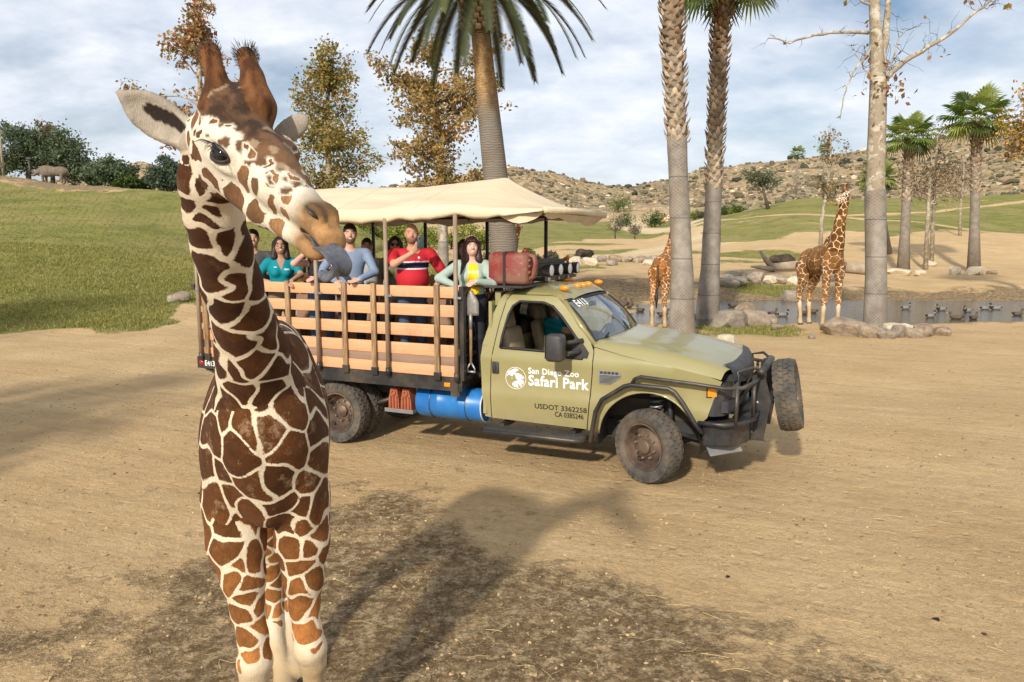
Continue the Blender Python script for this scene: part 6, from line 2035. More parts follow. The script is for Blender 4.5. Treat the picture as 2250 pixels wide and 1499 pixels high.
broadleaf('sycamore_tree', 'thin sycamore with sparse russet leaves behind the giraffe head', b, [b, col_at(450, 420, 27), col_at(442, 250, 27), col_at(437, 120, 27), col_at(430, -60, 27)], [.17, .14, .10, .06, .02],
          [(col_at(330, 200, 27), (1.0, .9, .8)), (col_at(420, 130, 27), (.9, .9, 1.4)), (col_at(350, 300, 27), (.9, .8, .5)), (col_at(440, 20, 27), (.8, .8, 1.1)), (col_at(500, 180, 27), (.7, .8, .8))], 3200, .078, RUST + SYCB, 23, nlimb=30, twigs=7, clump=.30, fill=.0, sleeve=(.1, 2.6))
# bare sycamore by the pond
b = G_(1926, 22.2)
fork = col_at(1930, 190, 22.2)
sy = broadleaf('sycamore_tree', 'pale wire wrapped sycamore with nearly bare limbs beside the pond', b, [b, col_at(1925, 600, 22.2), col_at(1923, 420, 22.2), fork, col_at(1924, 60, 22.2), col_at(1916, -120, 22.2), col_at(1912, -330, 22.2)], [.31, .27, .265, .23, .16, .12, .05],
               [(col_at(1960, -200, 22.2), (2.5, 2.0, 2.0))], 60, .09, RUST + GOLD, 24, nlimb=5, twigs=4, clump=.5, fill=0.0, sleeve=(.05, 4.1))
r24 = np.random.default_rng(240)
lm = MB(); tw = MB(); lv = []
def limb(pts, r0, r1, ntw, tl, leafy):
    Pp = [np.array(p) - b for p in pts]
    fine = []
    for i in range(len(Pp) - 1):
        for k in range(4): fine.append(Pp[i] + (Pp[i + 1] - Pp[i]) * k / 4 + r24.normal(0, .018, 3))
    fine.append(Pp[-1])
    lm.tube(fine, list(np.linspace(r0, r1, len(fine))), 7)
    for k in range(ntw):
        s0 = fine[r24.integers(2, len(fine))]; d = r24.normal(size=3); d[2] = d[2] * .8 + .25; d /= np.linalg.norm(d)
        e = s0 + d * tl * r24.uniform(.5, 1.3)
        pts2 = wiggle(r24, s0, e, 4, .06); tw.tube(pts2, list(np.linspace(.010, .003, 5)), 4, cap=False)
        for q in range(2):
            s1 = pts2[r24.integers(1, 5)]; d2 = d + r24.normal(0, .6, 3); tw.tube([s1, s1 + d2 * tl * .3], [.005, .002], 3, cap=False)
        if r24.random() < leafy:
            for q in range(r24.integers(1, 4)): lv.append(e + r24.normal(0, .07, 3))
Yt = 22.2
limb([fork, col_at(1945, 90, Yt + .3), col_at(1952, 0, Yt + .4), col_at(1962, -180, Yt + .5)], .13, .05, 10, .7, .3)
limb([col_at(1908, 72, Yt), col_at(1860, 70, Yt - .3), col_at(1790, 78, Yt - .5), col_at(1735, 92, Yt - .6), col_at(1688, 84, Yt - .7)], .055, .015, 9, .45, .1)
limb([col_at(1935, 180, Yt), col_at(1990, 135, Yt - .1), col_at(2060, 92, Yt - .2), col_at(2130, 40, Yt - .3), col_at(2190, -10, Yt - .3)], .085, .025, 22, .6, .4)
limb([col_at(1918, 100, Yt - .2), col_at(1880, 150, Yt - .4), col_at(1860, 190, Yt - .5), col_at(1852, 225, Yt - .5), col_at(1846, 262, Yt - .5)], .030, .010, 5, .35, .0)
limb([col_at(1930, 30, Yt), col_at(1890, -5, Yt), col_at(1850, -40, Yt)], .05, .02, 8, .6, .4)
limb([fork, col_at(1960, 140, Yt), col_at(1975, 80, Yt + .1), col_at(2010, 60, Yt + .2)], .03, .008, 16, .7, .15)
limb([fork, col_at(1900, 150, Yt), col_at(1880, 120, Yt + .1), col_at(1870, 100, Yt + .2)], .022, .008, 12, .5, .15)
lm.build('limb', BARK, sy, smooth=True); o_ = tw.build('twigs', BARKD, sy); o_['kind'] = 'stuff'
for k in range(70): lv.append(fork - b + r24.normal(0, 1, 3) * np.array([.22, .15, .20]) + np.array([.02, -.12, -.02]))
for k in range(26): lv.append(fork - b + np.array([.35, -.1, -.2]) + r24.normal(0, 1, 3) * np.array([.35, .2, .35]))
lo2 = obj('dry_leaves', leaves_mesh('dry_leaves', np.array(lv), .085, pick(r24, RUST + GOLD, len(lv)), r24), LEAF, sy)
# lone thin tree behind the far giraffe
b = G_(1800, 46)
broadleaf('young_sycamore', 'slender leaning young sycamore with sparse brown leaves by the pond', b, [b, col_at(1806, 480, 46), col_at(1820, 400, 46), col_at(1826, 330, 46), col_at(1824, 275, 46)], [.13, .11, .08, .05, .02],
          [(col_at(1825, 320, 46), (1.1, 1.0, 1.3)), (col_at(1812, 415, 46), (1.2, 1.0, .6))], 900, .085, SYCB + GREYG, 25, nlimb=18, twigs=7, clump=.4, fill=.05)
# thin trunks and brown crowns to the right
for px, Y, pt, cr, sd, lb in ((2034, 52, 330, [(col_at(2055, 390, 52), (2.0, 1.6, 1.4))], 26, 'bare stemmed tree with brown crown between the fan palms'), (2046, 55, 300, [(col_at(2010, 400, 55), (1.7, 1.5, 1.2)), (col_at(2060, 300, 55), (1.0, .9, 1.5))], 27, 'taller brown crowned tree just behind its bare stemmed neighbour'),
                              (2105, 75, 350, [(col_at(2100, 400, 75), (2.4, 1.8, 2.0))], 28, 'thin brown leafed tree far behind the fan palms')):
    b = G_(px, Y)
    broadleaf('thin_tree', lb, b, [b, col_at(px + 6, 450, Y), col_at(px + 12, pt + 40, Y), col_at(px + 14, pt, Y)], [.16, .12, .08, .03], cr, 800, .09, [(.15, .095, .05), (.18, .115, .06), (.12, .10, .05), (.13, .08, .04)], sd, nlimb=18, twigs=6, clump=.45, group='thin trees among the fan palms')
b = G_(2330, 33)
broadleaf('sycamore_tree', 'gold leafed sycamore overhanging the right bank of the pond', b, [b, col_at(2320, 450, 33), col_at(2310, 250, 33), col_at(2300, 120, 33)], [.25, .2, .14, .05],
          [(col_at(2280, 330, 33), (1.7, 1.5, 2.0)), (col_at(2255, 260, 33), (1.0, 1.0, 1.6)), (col_at(2330, 220, 33), (1.6, 1.4, 1.6))], 5200, .080, GOLD, 29, nlimb=26, twigs=7, clump=.42)
# evergreen clump on the left hilltop
for i, (px, Y, w_, h_, topy, pal, lb) in enumerate(((75, 96, 3.6, 4.6, 262, EVER, 'big dark evergreen at the left of the hilltop clump'), (128, 98, 2.3, 4.2, 258, [(.16, .085, .035), (.12, .075, .035), (.06, .07, .03)], 'browned evergreen in the middle of the hilltop clump'), (172, 96, 3.2, 4.6, 275, EVER, 'airy evergreen with many stems on the hilltop'),
                                                   (262, 92, 2.6, 2.0, 345, EVER, 'rounded dark evergreen beyond the hill crest'), (225, 94, 1.8, 1.3, 366, EVER, 'low dark evergreen next to the rhino'), (290, 90, 1.4, .9, 388, OAK, 'low green bush beyond the hill crest'), (376, 88, 2.0, 2.4, 345, [(.075, .095, .06), (.05, .07, .045)], 'grey green conifer beyond the hill crest'), (12, 100, 1.8, 1.5, 345, EVER, 'small dark evergreen by the bare pole'), (335, 92, 1.1, .8, 392, EVER, 'dark shrub beside the grey green conifer'))):
    b = G_(px, Y); top = col_at(px, topy, Y)
    cz = top[2] - h_ * .75
    broadleaf('evergreen_tree', lb, b, [b, b * .5 + np.array([b[0] + .3, b[1], cz]) * .5, np.array([b[0], b[1], top[2] - .6])], [.35, .24, .06],
              [(np.array([b[0], b[1], cz]), (w_, w_ * .8, h_ * .72)), (np.array([b[0] + w_ * .4, b[1], cz - h_ * .2]), (w_ * .8, w_ * .7, h_ * .5)), (np.array([b[0] - w_ * .45, b[1] - .4, cz - h_ * .25]), (w_ * .7, w_ * .7, h_ * .45))], 8500, .17, pal, 40 + i, nlimb=22, twigs=6, clump=.40, fill=.3, bark=BARKD)
# shrubs and trees in the valley and on the green hill
BUSH = [(1358, 232, 7.2, 6.5, LIME + OAK, 'bright green tree on the valley slope'), (1376, 168, 4.2, 3.6, OAK, 'round dark green bush below the ochre bank'), (1437, 165, 5.6, 4.4, OAK, 'wide dark green bush on the ochre bank'), (1527, 160, 3.0, 2.4, LIME, 'yellow green bush between the palm trunks'), (1538, 150, 2.0, 1.8, GREYG, 'grey twiggy bush between the palm trunks'),
        (1175, 62, 1.1, 1.0, EVER + GREYG, 'dark shrub on the bank behind the light bar'), (1212, 66, 1.0, .9, GREYG, 'grey shrub beside the canopy post'), (1160, 70, 1.3, 1.2, OAK, 'green shrub near the leaning palm'), (1085, 60, 1.4, 1.2, OAK + GREYG, 'green shrub left of the leaning palm'),
        (1588, 140, 2.4, 1.8, OAK, 'low green bush at the foot of the rocky hill'), (1615, 136, 2.6, 1.6, OAK + LIME, 'wide low bush at the foot of the rocky hill')]
for i, (px, Y, w_, h_, pal, lb) in enumerate(BUSH):
    b = G_(px, Y)
    broadleaf('bush', lb, b, [b, b + np.array([0, 0, h_ * .5]), b + np.array([.1, 0, h_ * .8])], [.12, .08, .03], [(b + np.array([0, 0, h_ * .5]), (w_ / 2, w_ / 2, h_ * .5)), (b + np.array([w_ * .25, 0, h_ * .38]), (w_ * .38, w_ * .4, h_ * .36)), (b + np.array([-w_ * .28, 0, h_ * .36]), (w_ * .36, w_ * .4, h_ * .34))], 1500, .09 + .014 * w_, pal, 60 + i, cat='bush', nlimb=12, twigs=4, clump=.5, fill=.5, bark=BARKD)
b = G_(1684, 118)
broadleaf('hillside_tree', 'dark spreading tree with leaning trunk on the green hill', b, [b, b + np.array([-.7, 0, 2.2]), b + np.array([-1.3, 0, 4.2])], [.3, .2, .1], [(b + np.array([-1.5, 0, 5.0]), (2.8, 2.2, 1.3)), (b + np.array([-3.0, 0, 5.2]), (1.6, 1.5, 1.0)), (b + np.array([.6, 0, 4.6]), (1.6, 1.5, 1.0))], 2300, .15, EVER + GREYG, 80, nlimb=18, twigs=6, clump=.4, bark=BARKD)
for i, (px, Y, h_) in enumerate(((1351, 118, 3.6), (1394, 112, 2.2))):
    b = G_(px, Y)
    broadleaf('bare_tree', ['small bare grey tree on the valley lawn', 'tiny bare shrub on the valley lawn'][i], b, [b, b + np.array([0, 0, h_ * .35]), b + np.array([0, 0, h_ * .7])], [.12, .09, .03], [(b + np.array([0, 0, h_ * .7]), (h_ * .5, h_ * .5, h_ * .35))], 500, .10, GREYG, 83 + i, nlimb=22, twigs=8, clump=.5, bark=BARKD)
# yellow-green hedge row seen under the canopy
for i, px in enumerate(range(800, 1075, 24)):
    Y = 84 + (i % 3) * 2.0; b = G_(px, Y); h_ = 3.0 + .5 * math.sin(i * 2.1)
    broadleaf('hedge_shrub', 'yellow green willowy shrub in the row beyond the left hill', b, [b, b + np.array([0, 0, h_ * .5]), b + np.array([0, 0, h_ * .8])], [.1, .07, .03], [(b + np.array([0, 0, h_ * .5]), (1.2, 1.0, h_ * .5))], 700, .14, LIME + [(.20, .19, .03)], 90 + i, cat='shrub', group='willowy shrubs in a row', nlimb=8, twigs=4, clump=.5, fill=.5, bark=BARKD)


# ------------------------------------------------------------------ palms
def fan_frond(m, base, d, L, blade, r, nseg=22, sag=.35):
    """fan palm leaf: stalk and a disc of folded fingers"""
    d = np.array(d) / np.linalg.norm(d)
    side = np.cross(d, (0, 0, 1)); side /= np.linalg.norm(side) + 1e-9
    up = np.cross(side, d)
    hub = base + d * L
    m.tube([base, base + d * L * .5 + up * .04 * L, hub], [.022, .016, .012], 4, cap=False)
    for k in range(nseg):
        a = -2.1 + 4.2 * k / (nseg - 1)
        v = d * math.cos(a) + side * math.sin(a)
        w = np.cross(v, up) * blade * .055
        fold = up * blade * .03
        rr = blade * (1 - .12 * (a / 2.1) ** 2) * r.uniform(.9, 1.05)
        mid = hub + v * rr * .62 - np.array([0, 0, 1]) * rr * sag * .16
        tip = hub + v * rr - np.array([0, 0, 1]) * rr * sag * r.uniform(.5, 1.1)
        m.add([hub, mid + w + fold, mid - w + fold, tip, mid - fold * .6], [(0, 1, 4), (0, 4, 2), (1, 3, 4), (4, 3, 2)])


def frond_mat(name, c, tr=.35):
    t = MT(name)
    cc_ = t.mix(t.rng(t.noise(3, 4, .6), .3, .7), tuple(x * .75 for x in c), tuple(x * 1.25 for x in c))
    t.set(cc_, .42, 0, .4)
    tl = N(t.n, 'ShaderNodeBsdfTranslucent'); t.l.new(cc_, tl.inputs[0])
    mx = N(t.n, 'ShaderNodeMixShader'); mx.inputs[0].default_value = tr
    t.l.new(t.b.outputs[0], mx.inputs[1]); t.l.new(tl.outputs[0], mx.inputs[2]); t.l.new(mx.outputs[0], t.n['Material Output'].inputs[0])
    return t.m
grn = [frond_mat('fan_leaf_green', (.15, .225, .040)), frond_mat('fan_leaf_dark', (.075, .11, .028)), frond_mat('fan_leaf_lime', (.29, .34, .075))]


def fan_palm(label, base, pts, rads, crown, nf, L, blade, seed, sleeve=None, boots=None, group=None):
    r = np.random.default_rng(seed)
    base = np.array(base)
    root = empty('fan_palm', tuple(base), 0, label, 'palm tree', group)
    tp_ = [np.array(p) - base for p in pts]
    to = MB().tube(tp_, rads, 16).build('trunk', simple('fan_palm_trunk', (.23, .195, .155), .9, 0, .25, 4, .2, .012, 12), root, smooth=True)
    zz = np.array([p[2] for p in tp_])
    def on(z):
        j = int(np.clip(np.searchsorted(zz, z) - 1, 0, len(tp_) - 2)); f = np.clip((z - zz[j]) / (zz[j + 1] - zz[j]), 0, 1)
        return tp_[j] * (1 - f) + tp_[j + 1] * f, rads[j] * (1 - f) + rads[j + 1] * f
    if sleeve:
        zs2 = np.linspace(sleeve[0], sleeve[1], 14)
        MB().tube([on(z)[0] for z in zs2], [on(z)[1] * 1.04 + .012 + .012 * (i % 4 == 0) for i, z in enumerate(zs2)], 28, cap=False).build('wire_sleeve', WIRE, to, smooth=True)
    if boots:
        z0, z1, n_ = boots
        V, Fq, C = [], [], []
        for k in range(n_):
            f = k / n_; z = z0 + (z1 - z0) * f; a = k * 2.39996 + r.normal(0, .08)
            c_, rd = on(z)
            o = np.array([math.cos(a), math.sin(a), 0]); s_ = np.array([-math.sin(a), math.cos(a), 0])
            w = rd * .42 * r.uniform(.8, 1.2); h = rd * 1.0 * r.uniform(.7, 1.2); out = .05 + .07 * r.random() + .05 * f
            n0 = len(V)
            V += [c_ + o * rd * .98 - s_ * w, c_ + o * rd * .98 + s_ * w, c_ + o * (rd + out) + s_ * w * .55 + np.array([0, 0, h * .75]), c_ + o * (rd + out * 1.2) + np.array([0, 0, h]), c_ + o * (rd + out) - s_ * w * .55 + np.array([0, 0, h * .75]), c_ + o * (rd + out * .9) + np.array([0, 0, h * .35])]
            Fq += [(n0, n0 + 1, n0 + 5), (n0 + 1, n0 + 2, n0 + 5), (n0 + 2, n0 + 3, n0 + 5), (n0 + 3, n0 + 4, n0 + 5), (n0 + 4, n0, n0 + 5)]
            age = np.clip(f * 1.2 + r.normal(0, .18), 0, 1)
            cc = np.array([.50, .40, .28]) * (1 - age) + np.array([.20, .105, .045]) * age
            C += [cc * r.uniform(.7, 1.15)] * 6
        me = mesh_from('leaf_boots', np.array(V), Fq, False); attr(me, 'col', np.clip(np.array(C), 0, 1), 'FLOAT_COLOR')
        o = obj('leaf_boots', me, BOOT, to); o['kind'] = 'stuff'
    c0 = np.array(crown) - base
    for k in range(nf):
        a = k * 2.39996; el = math.asin(np.clip(1 - 1.55 * (k + .5) / nf, -.8, 1))
        d = np.array([math.cos(a) * math.cos(el), math.sin(a) * math.cos(el), math.sin(el)])
        m = MB(); fan_frond(m, c0 + d * .1, d, L * r.uniform(.85, 1.1), blade * r.uniform(.85, 1.1), r, sag=.25 + .5 * max(0, -math.sin(el) + .4))
        m.build('frond', grn[1] if el < -.45 else grn[r.choice([0, 0, 2, 2])], root)
    return root


b = G_(1500, 20.4)
top = col_at(1466, -190, 20.4)
fan_palm('tall fan palm whose wire wrapped trunk stands behind the hood', b, [b, col_at(1499, 600, 20.4), col_at(1491, 400, 20.4), col_at(1483, 200, 20.4), col_at(1475, 0, 20.4), top], [.34, .27, .235, .23, .235, .23], top + np.array([0, 0, .3]), 26, 1.0, .95, 1, sleeve=(0, 5.55), boots=(5.2, 11.4, 330))
b = G_(1556, 26.6)
top = col_at(1596, -50, 26.6)
fan_palm('tall fan palm with drooping fronds among rocks at the pond edge', b, [b, col_at(1560, 600, 26.6), col_at(1568, 420, 26.6), col_at(1574, 250, 26.6), col_at(1583, 80, 26.6), top], [.42, .31, .25, .24, .25, .25], top, 34, 1.15, 1.0, 2, sleeve=(0, 5.0), boots=(4.7, 11.6, 330))
for i, (px, py, Y, cx, cy, w_, lb) in enumerate(((1985, 600, 50, 1998, 300, 1.0, 'young fan palm with tilted crown on the far bank'), (2140, 603, 49.5, 2146, 262, 1.25, 'full crowned fan palm by pale stones on the far bank'), (1947, 590, 60, 1928, 390, .9, 'shorter fan palm half hidden behind the bare sycamore'))):
    b = G_(px, Y); tp2 = col_at(cx, cy, Y)
    fan_palm(lb, b, [b, b * .7 + tp2 * .3, b * .35 + tp2 * .65, tp2], [.42, .30, .26, .28], tp2, 30, .95 * w_, .95 * w_, 5 + i, sleeve=None, boots=(b[2] * 0 + (tp2[2] - b[2]) * .52, (tp2[2] - b[2]) * .99, 150), group='fan palms on the far bank')
for i, (px, Y, h_) in enumerate(((1743, 260, 14.0), (1800, 300, 14), (2130, 280, 16))):
    b = G_(px, Y); tp2 = b + np.array([0, 0, h_])
    fan_palm(['distant slim palm on the rocky hillside', 'distant palm behind the young sycamore', 'distant palm on the right hillside'][i], b, [b, b * .5 + tp2 * .5, tp2], [.3, .25, .22], tp2, 22, 1.6, 1.5, 15 + i, group='far palms')

# feather palm leaning behind the truck
b = G_(1112, 22)
cpts = [b, col_at(1106, 520, 22), col_at(1088, 380, 22), col_at(1074, 250, 22), col_at(1062, 130, 22), col_at(1056, 70, 22)]
fp = empty('feather_palm', tuple(b), 0, 'leaning feather palm with a shaggy boot collar behind the truck', 'palm tree')
to = MB().tube([p - b for p in cpts], [.44, .40, .35, .32, .28, .27], 24).build('trunk', PALMTRUNK, fp, smooth=True)
cc = col_at(1049, 15, 22) - b
m = MB(); V, Fq, C = [], [], []
rp = np.random.default_rng(9)
MB().tube([col_at(1056, 72, 22) - b, col_at(1052, 50, 22) - b, col_at(1050, 10, 22) - b, col_at(1048, -60, 22) - b], [.30, .42, .46, .3], 20).build('boot_collar', simple('collar_fibre', (.11, .07, .04), .95, 0, .35, 8, .1, .02, 16), to, smooth=True)
for k in range(210):
    f = k / 210; a = k * 2.39996; z = -.72 + 1.6 * f; rd = .40 + .07 * math.sin(min(1, f * 1.6) * math.pi * .8)
    o = np.array([math.cos(a), math.sin(a), 0]); s_ = np.array([-o[1], o[0], 0]); c_ = cc + np.array([0, 0, z])
    n0 = len(V); w = .085; h = .13
    V += [c_ + o * rd - s_ * w, c_ + o * rd + s_ * w, c_ + o * (rd + .10) + s_ * w * .7 + np.array([0, 0, h]), c_ + o * (rd + .10) - s_ * w * .7 + np.array([0, 0, h]), c_ + o * (rd - .02) + np.array([0, 0, h * .9])]
    Fq += [(n0, n0 + 1, n0 + 2, n0 + 3), (n0 + 3, n0 + 2, n0 + 4)]
    C += [np.array([.17, .105, .05]) * rp.uniform(.6, 1.3)] * 2 + [np.array([.50, .40, .26]) * rp.uniform(.6, 1.1)] * 3
me = mesh_from('leaf_boots', np.array(V), Fq, False); attr(me, 'col', np.array(C), 'FLOAT_COLOR'); o = obj('leaf_boots', me, BOOT, to); o['kind'] = 'stuff'
FE = [simple('feather_green', (.075, .085, .022), .5, 0, .3, 2, .35), simple('feather_dark', (.042, .050, .017), .5, 0, .3, 2, .35)]
for k in range(72):
    a = k * 2.39996; el = math.asin(np.clip(1.0 - 1.45 * (k + .5) / 72, -.42, 1))
    L = rp.uniform(3.0, 3.8); d = np.array([math.cos(a) * math.cos(el), math.sin(a) * math.cos(el), math.sin(el)])
    m = MB(); pts = []; p = cc + np.array([0, 0, .85]) + d * .40; v = d.copy()
    for i in range(13):
        pts.append(p.copy()); p = p + v * L / 12; v = v + np.array([0, 0, -.125]); v /= np.linalg.norm(v)
    m.tube(pts, list(np.linspace(.030, .006, 13)), 4, cap=False)
    for i in range(1, 12):
        for q in range(7):
            f = (i + q / 7) / 12; c_ = pts[i] + (pts[min(i + 1, 12)] - pts[i]) * q / 7
            tg = pts[min(i + 1, 12)] - pts[i]; tg /= np.linalg.norm(tg)
            sd = np.cross(tg, (0, 0, 1)); sd /= np.linalg.norm(sd) + 1e-9; up = np.cross(sd, tg)
            ll = .40 * (1 - abs(f - .45) * 1.3) + .06
            for sg in (-1, 1):
                dd = sd * sg * .62 + tg * .74 + up * .22; dd /= np.linalg.norm(dd)
                e = c_ + dd * ll - np.array([0, 0, .25 * ll]); w = tg * .023
                m.add([c_ - w, c_ + w, c_ * .45 + e * .55 + w * .8, e], [(0, 1, 2), (0, 2, 3)])
    m.build('frond', FE[1] if el < 0 else FE[0], fp)

# trees out of frame on the left whose shade falls across the road and slope
for i, (x, y, hgt, w_) in enumerate(((-11.6, 2.2, 7.6, 2.7), (-21.5, 8.6, 12.5, 3.4))):
    b = np.array([x, y, 0.0])
    broadleaf('evergreen_tree', ['spreading evergreen beside the road out of view', 'second evergreen beside the road out of view'][i], b, [b, b + np.array([.1, 0, hgt * .45]), b + np.array([0, 0, hgt * .8])], [.3, .22, .08], [(b + np.array([0, 0, hgt * .68]), (w_, w_, hgt * .26)), (b + np.array([w_ * .5, .3, hgt * .55]), (w_ * .7, w_ * .7, hgt * .2))], 1300, .22, EVER, 110 + i, nlimb=22, twigs=5, clump=.45, fill=.5, bark=BARKD)
# ------------------------------------------------------------------ animals further off
def giraffe_pose(org, yaw, sc, neck_az, neck_lean, head_az, head_pitch, stance=0.0):
    """joints of a standing giraffe; yaw: direction the body points (0 = away along +y, clockwise)"""
    org = np.array(org, float)
    f = np.array([math.sin(yaw), math.cos(yaw), 0]); l = np.array([-f[1], f[0], 0]); u = np.array([0, 0, 1.])
    D = lambda a, b, c: org + (f * a + l * b + u * c) * sc
    TRMx = np.array([f, l, u]).T
    na = np.array([math.sin(neck_az), math.cos(neck_az), 0])
    nb0 = D(.62, 0, 2.45)
    nv = na * math.sin(neck_lean) + u * math.cos(neck_lean)
    nk = [nb0 + nv * sc * t_ for t_ in (0, .3, .65, 1.0, 1.3, 1.52)]
    hd = np.array([math.sin(head_az) * math.cos(head_pitch), math.cos(head_az) * math.cos(head_pitch), -math.sin(head_pitch)])
    hb_ = nk[-1] + u * .05 * sc; HLn = .62 * sc
    lf = np.cross(u, hd); lf /= np.linalg.norm(lf); up_ = np.cross(hd, lf)
    Hh = lambda t_, a, b: hb_ + hd * HLn * t_ + lf * a * sc + up_ * b * sc
    MLx = np.array([hd, lf, up_]).T
    head = [('e', Hh(.12, 0, -.02), MLx, tuple(np.array((.15, .105, .115)) * sc), None, .05, 3), ('c', Hh(.2, 0, -.02), Hh(.88, 0, -.02), .098 * sc, .052 * sc, .05, 3), ('e', Hh(.95, 0, -.03), MLx, tuple(np.array((.06, .05, .045)) * sc), None, .03, 3),
            ('c', Hh(.15, 0, -.12), Hh(.85, 0, -.10), .075 * sc, .035 * sc, .04, 3)]
    for sg in (-1, 1):
        head += [('c', Hh(.02, sg * .06, .07), Hh(-.08, sg * .075, .23), .038 * sc, .034 * sc, .03, 4),
                 ('c', Hh(-.05, sg * .10, .01), Hh(-.10, sg * .24, .05), .045 * sc, .020 * sc, .03, 5), ('e', Hh(.28, sg * .085, .01), MLx, tuple(np.array((.06, .035, .035)) * sc), None, .02, 3)]
    legs = []
    for a, b, st in ((.55, .20, stance), (.55, -.20, -stance)):
        legs.append(([D(a, b, 1.95), D(a + .02, b, 1.60), D(a + st * .4, b, 1.10), D(a + st * .7, b, .86), D(a + st * .7, b, .78), D(a + st, b, .30), D(a + st, b, .16), D(a + st + .04, b, .04)], [x * sc for x in (.19, .135, .075, .082, .07, .05, .06, .075)]))
    for a, b, st in ((-.85, .19, -stance), (-.85, -.19, stance)):
        legs.append(([D(a + .1, b, 1.85), D(a + .12, b, 1.45), D(a - .12 + st * .5, b, .98), D(a - .10 + st * .6, b, .88), D(a + st, b, .32), D(a + st, b, .16), D(a + st + .04, b, .04)], [x * sc for x in (.24, .16, .078, .075, .05, .06, .075)]))
    return dict(origin=org, height=4.2 * sc, legz=1.6 * sc, plainz=.75 * sc, topu=.07 * sc, trunk=[(D(.40, 0, 2.15), np.array((.45, .31, .50)) * sc, TRMx), (D(-.10, 0, 2.05), np.array((.62, .36, .44)) * sc, TRMx), (D(-.70, 0, 1.98), np.array((.40, .32, .42)) * sc, TRMx), (D(.45, 0, 2.50), np.array((.30, .15, .26)) * sc, TRMx)],
                neck=nk, neck_r=[x * sc for x in (.24, .19, .15, .13, .12, .11)], nape=[D(.35, 0, 2.62), nk[1] - na * .06 * sc, nk[3] - na * .05 * sc], nape_r=[x * sc for x in (.16, .13, .10)], legs=legs, head=head,
                hbase=hb_, hframe=np.array([hd, lf, up_]).T, hlen=HLn, horntop=Hh(-.08, 0, .23), tailp=D(-1.08, 0, 2.1), tdir=f)


def finish_giraffe(root, Jx, sc):
    org = Jx['origin']
    hb_, (hd, lf, up_) = Jx['hbase'], Jx['hframe'].T
    for sg in (-1, 1):
        MB().ball(hb_ + hd * Jx['hlen'] * .28 + lf * sg * .108 * sc - up_ * .0 - org, .03 * sc, 8).build('eye', EYE, root, smooth=True)
    tb_ = Jx['tailp'] - org
    m = MB(); m.tube([tb_, tb_ - Jx['tdir'] * .10 * sc + np.array([0, 0, -.4 * sc]), tb_ - Jx['tdir'] * .08 * sc + np.array([0, 0, -.85 * sc])], [.05 * sc, .025 * sc, .02 * sc], 6); m.build('tail', MANE, root, smooth=True)
    m = MB(); m.tube([tb_ - Jx['tdir'] * .08 * sc + np.array([0, 0, -.80 * sc]), tb_ - Jx['tdir'] * .09 * sc + np.array([0, 0, -1.1 * sc]), tb_ - Jx['tdir'] * .08 * sc + np.array([0, 0, -1.42 * sc])], [.025 * sc, .06 * sc, .012 * sc], 7); m.build('tail_tassel', HAIRB, root, smooth=True)
    for pts, rd in Jx['legs']:
        p = np.array(pts[-1]) - org
        MB().lathe([(0, .09 * sc), (.07 * sc, .08 * sc), (.09 * sc, 0), (0, 0)], 10, Matrix.Translation(Vector((p[0], p[1], 0)))).build('hoof', HOOF, root, angle=40)
    m = MB(); nk = Jx['neck']
    bk = -np.array(Jx['tdir'])
    q_ = nk[-1] - nk[0]; bk = bk - q_ * (bk @ q_) / (q_ @ q_); bk /= np.linalg.norm(bk)
    m.tube([nk[i] + bk * (Jx['neck_r'][i] + .0) - org for i in range(1, 6)], [.03 * sc, .035 * sc, .035 * sc, .03 * sc, .02 * sc], 6); m.build('mane', MANE, root, smooth=True)


o1 = on_ground(1803, 22.6)
J1 = giraffe_pose(o1, R(171), 1.0, R(120), R(7), R(238), R(30), .07)
g1, _ = make_giraffe('giraffe', 'giraffe with dark brown patches facing us beside the pond boulder', J1, .022, 31, 1.0, legcol=(.36, .17, .055), bodycol=(.23, .108, .034), cream_c=(.74, .53, .29))
finish_giraffe(g1, J1, 1.0)
o2 = on_ground(1462, 23.6)
J2 = giraffe_pose(o2, R(26), .92, R(30), R(17), R(-75), R(35), .10)
g2, _ = make_giraffe('giraffe', 'reddish netted giraffe seen from behind at the palm trunk', J2, .022, 32, .85, legcol=(.36, .15, .04), bodycol=(.33, .135, .034), cream_c=(.76, .57, .34))
finish_giraffe(g2, J2, .92)
o3 = on_ground(1112, 31)
J3 = giraffe_pose(o3, R(150), .86, R(100), R(14), R(170), R(45), .08)
g3, _ = make_giraffe('giraffe', 'young giraffe peeping out from behind the leaning palm', J3, .03, 33, .8, bodycol=(.26, .10, .03))
finish_giraffe(g3, J3, .86)


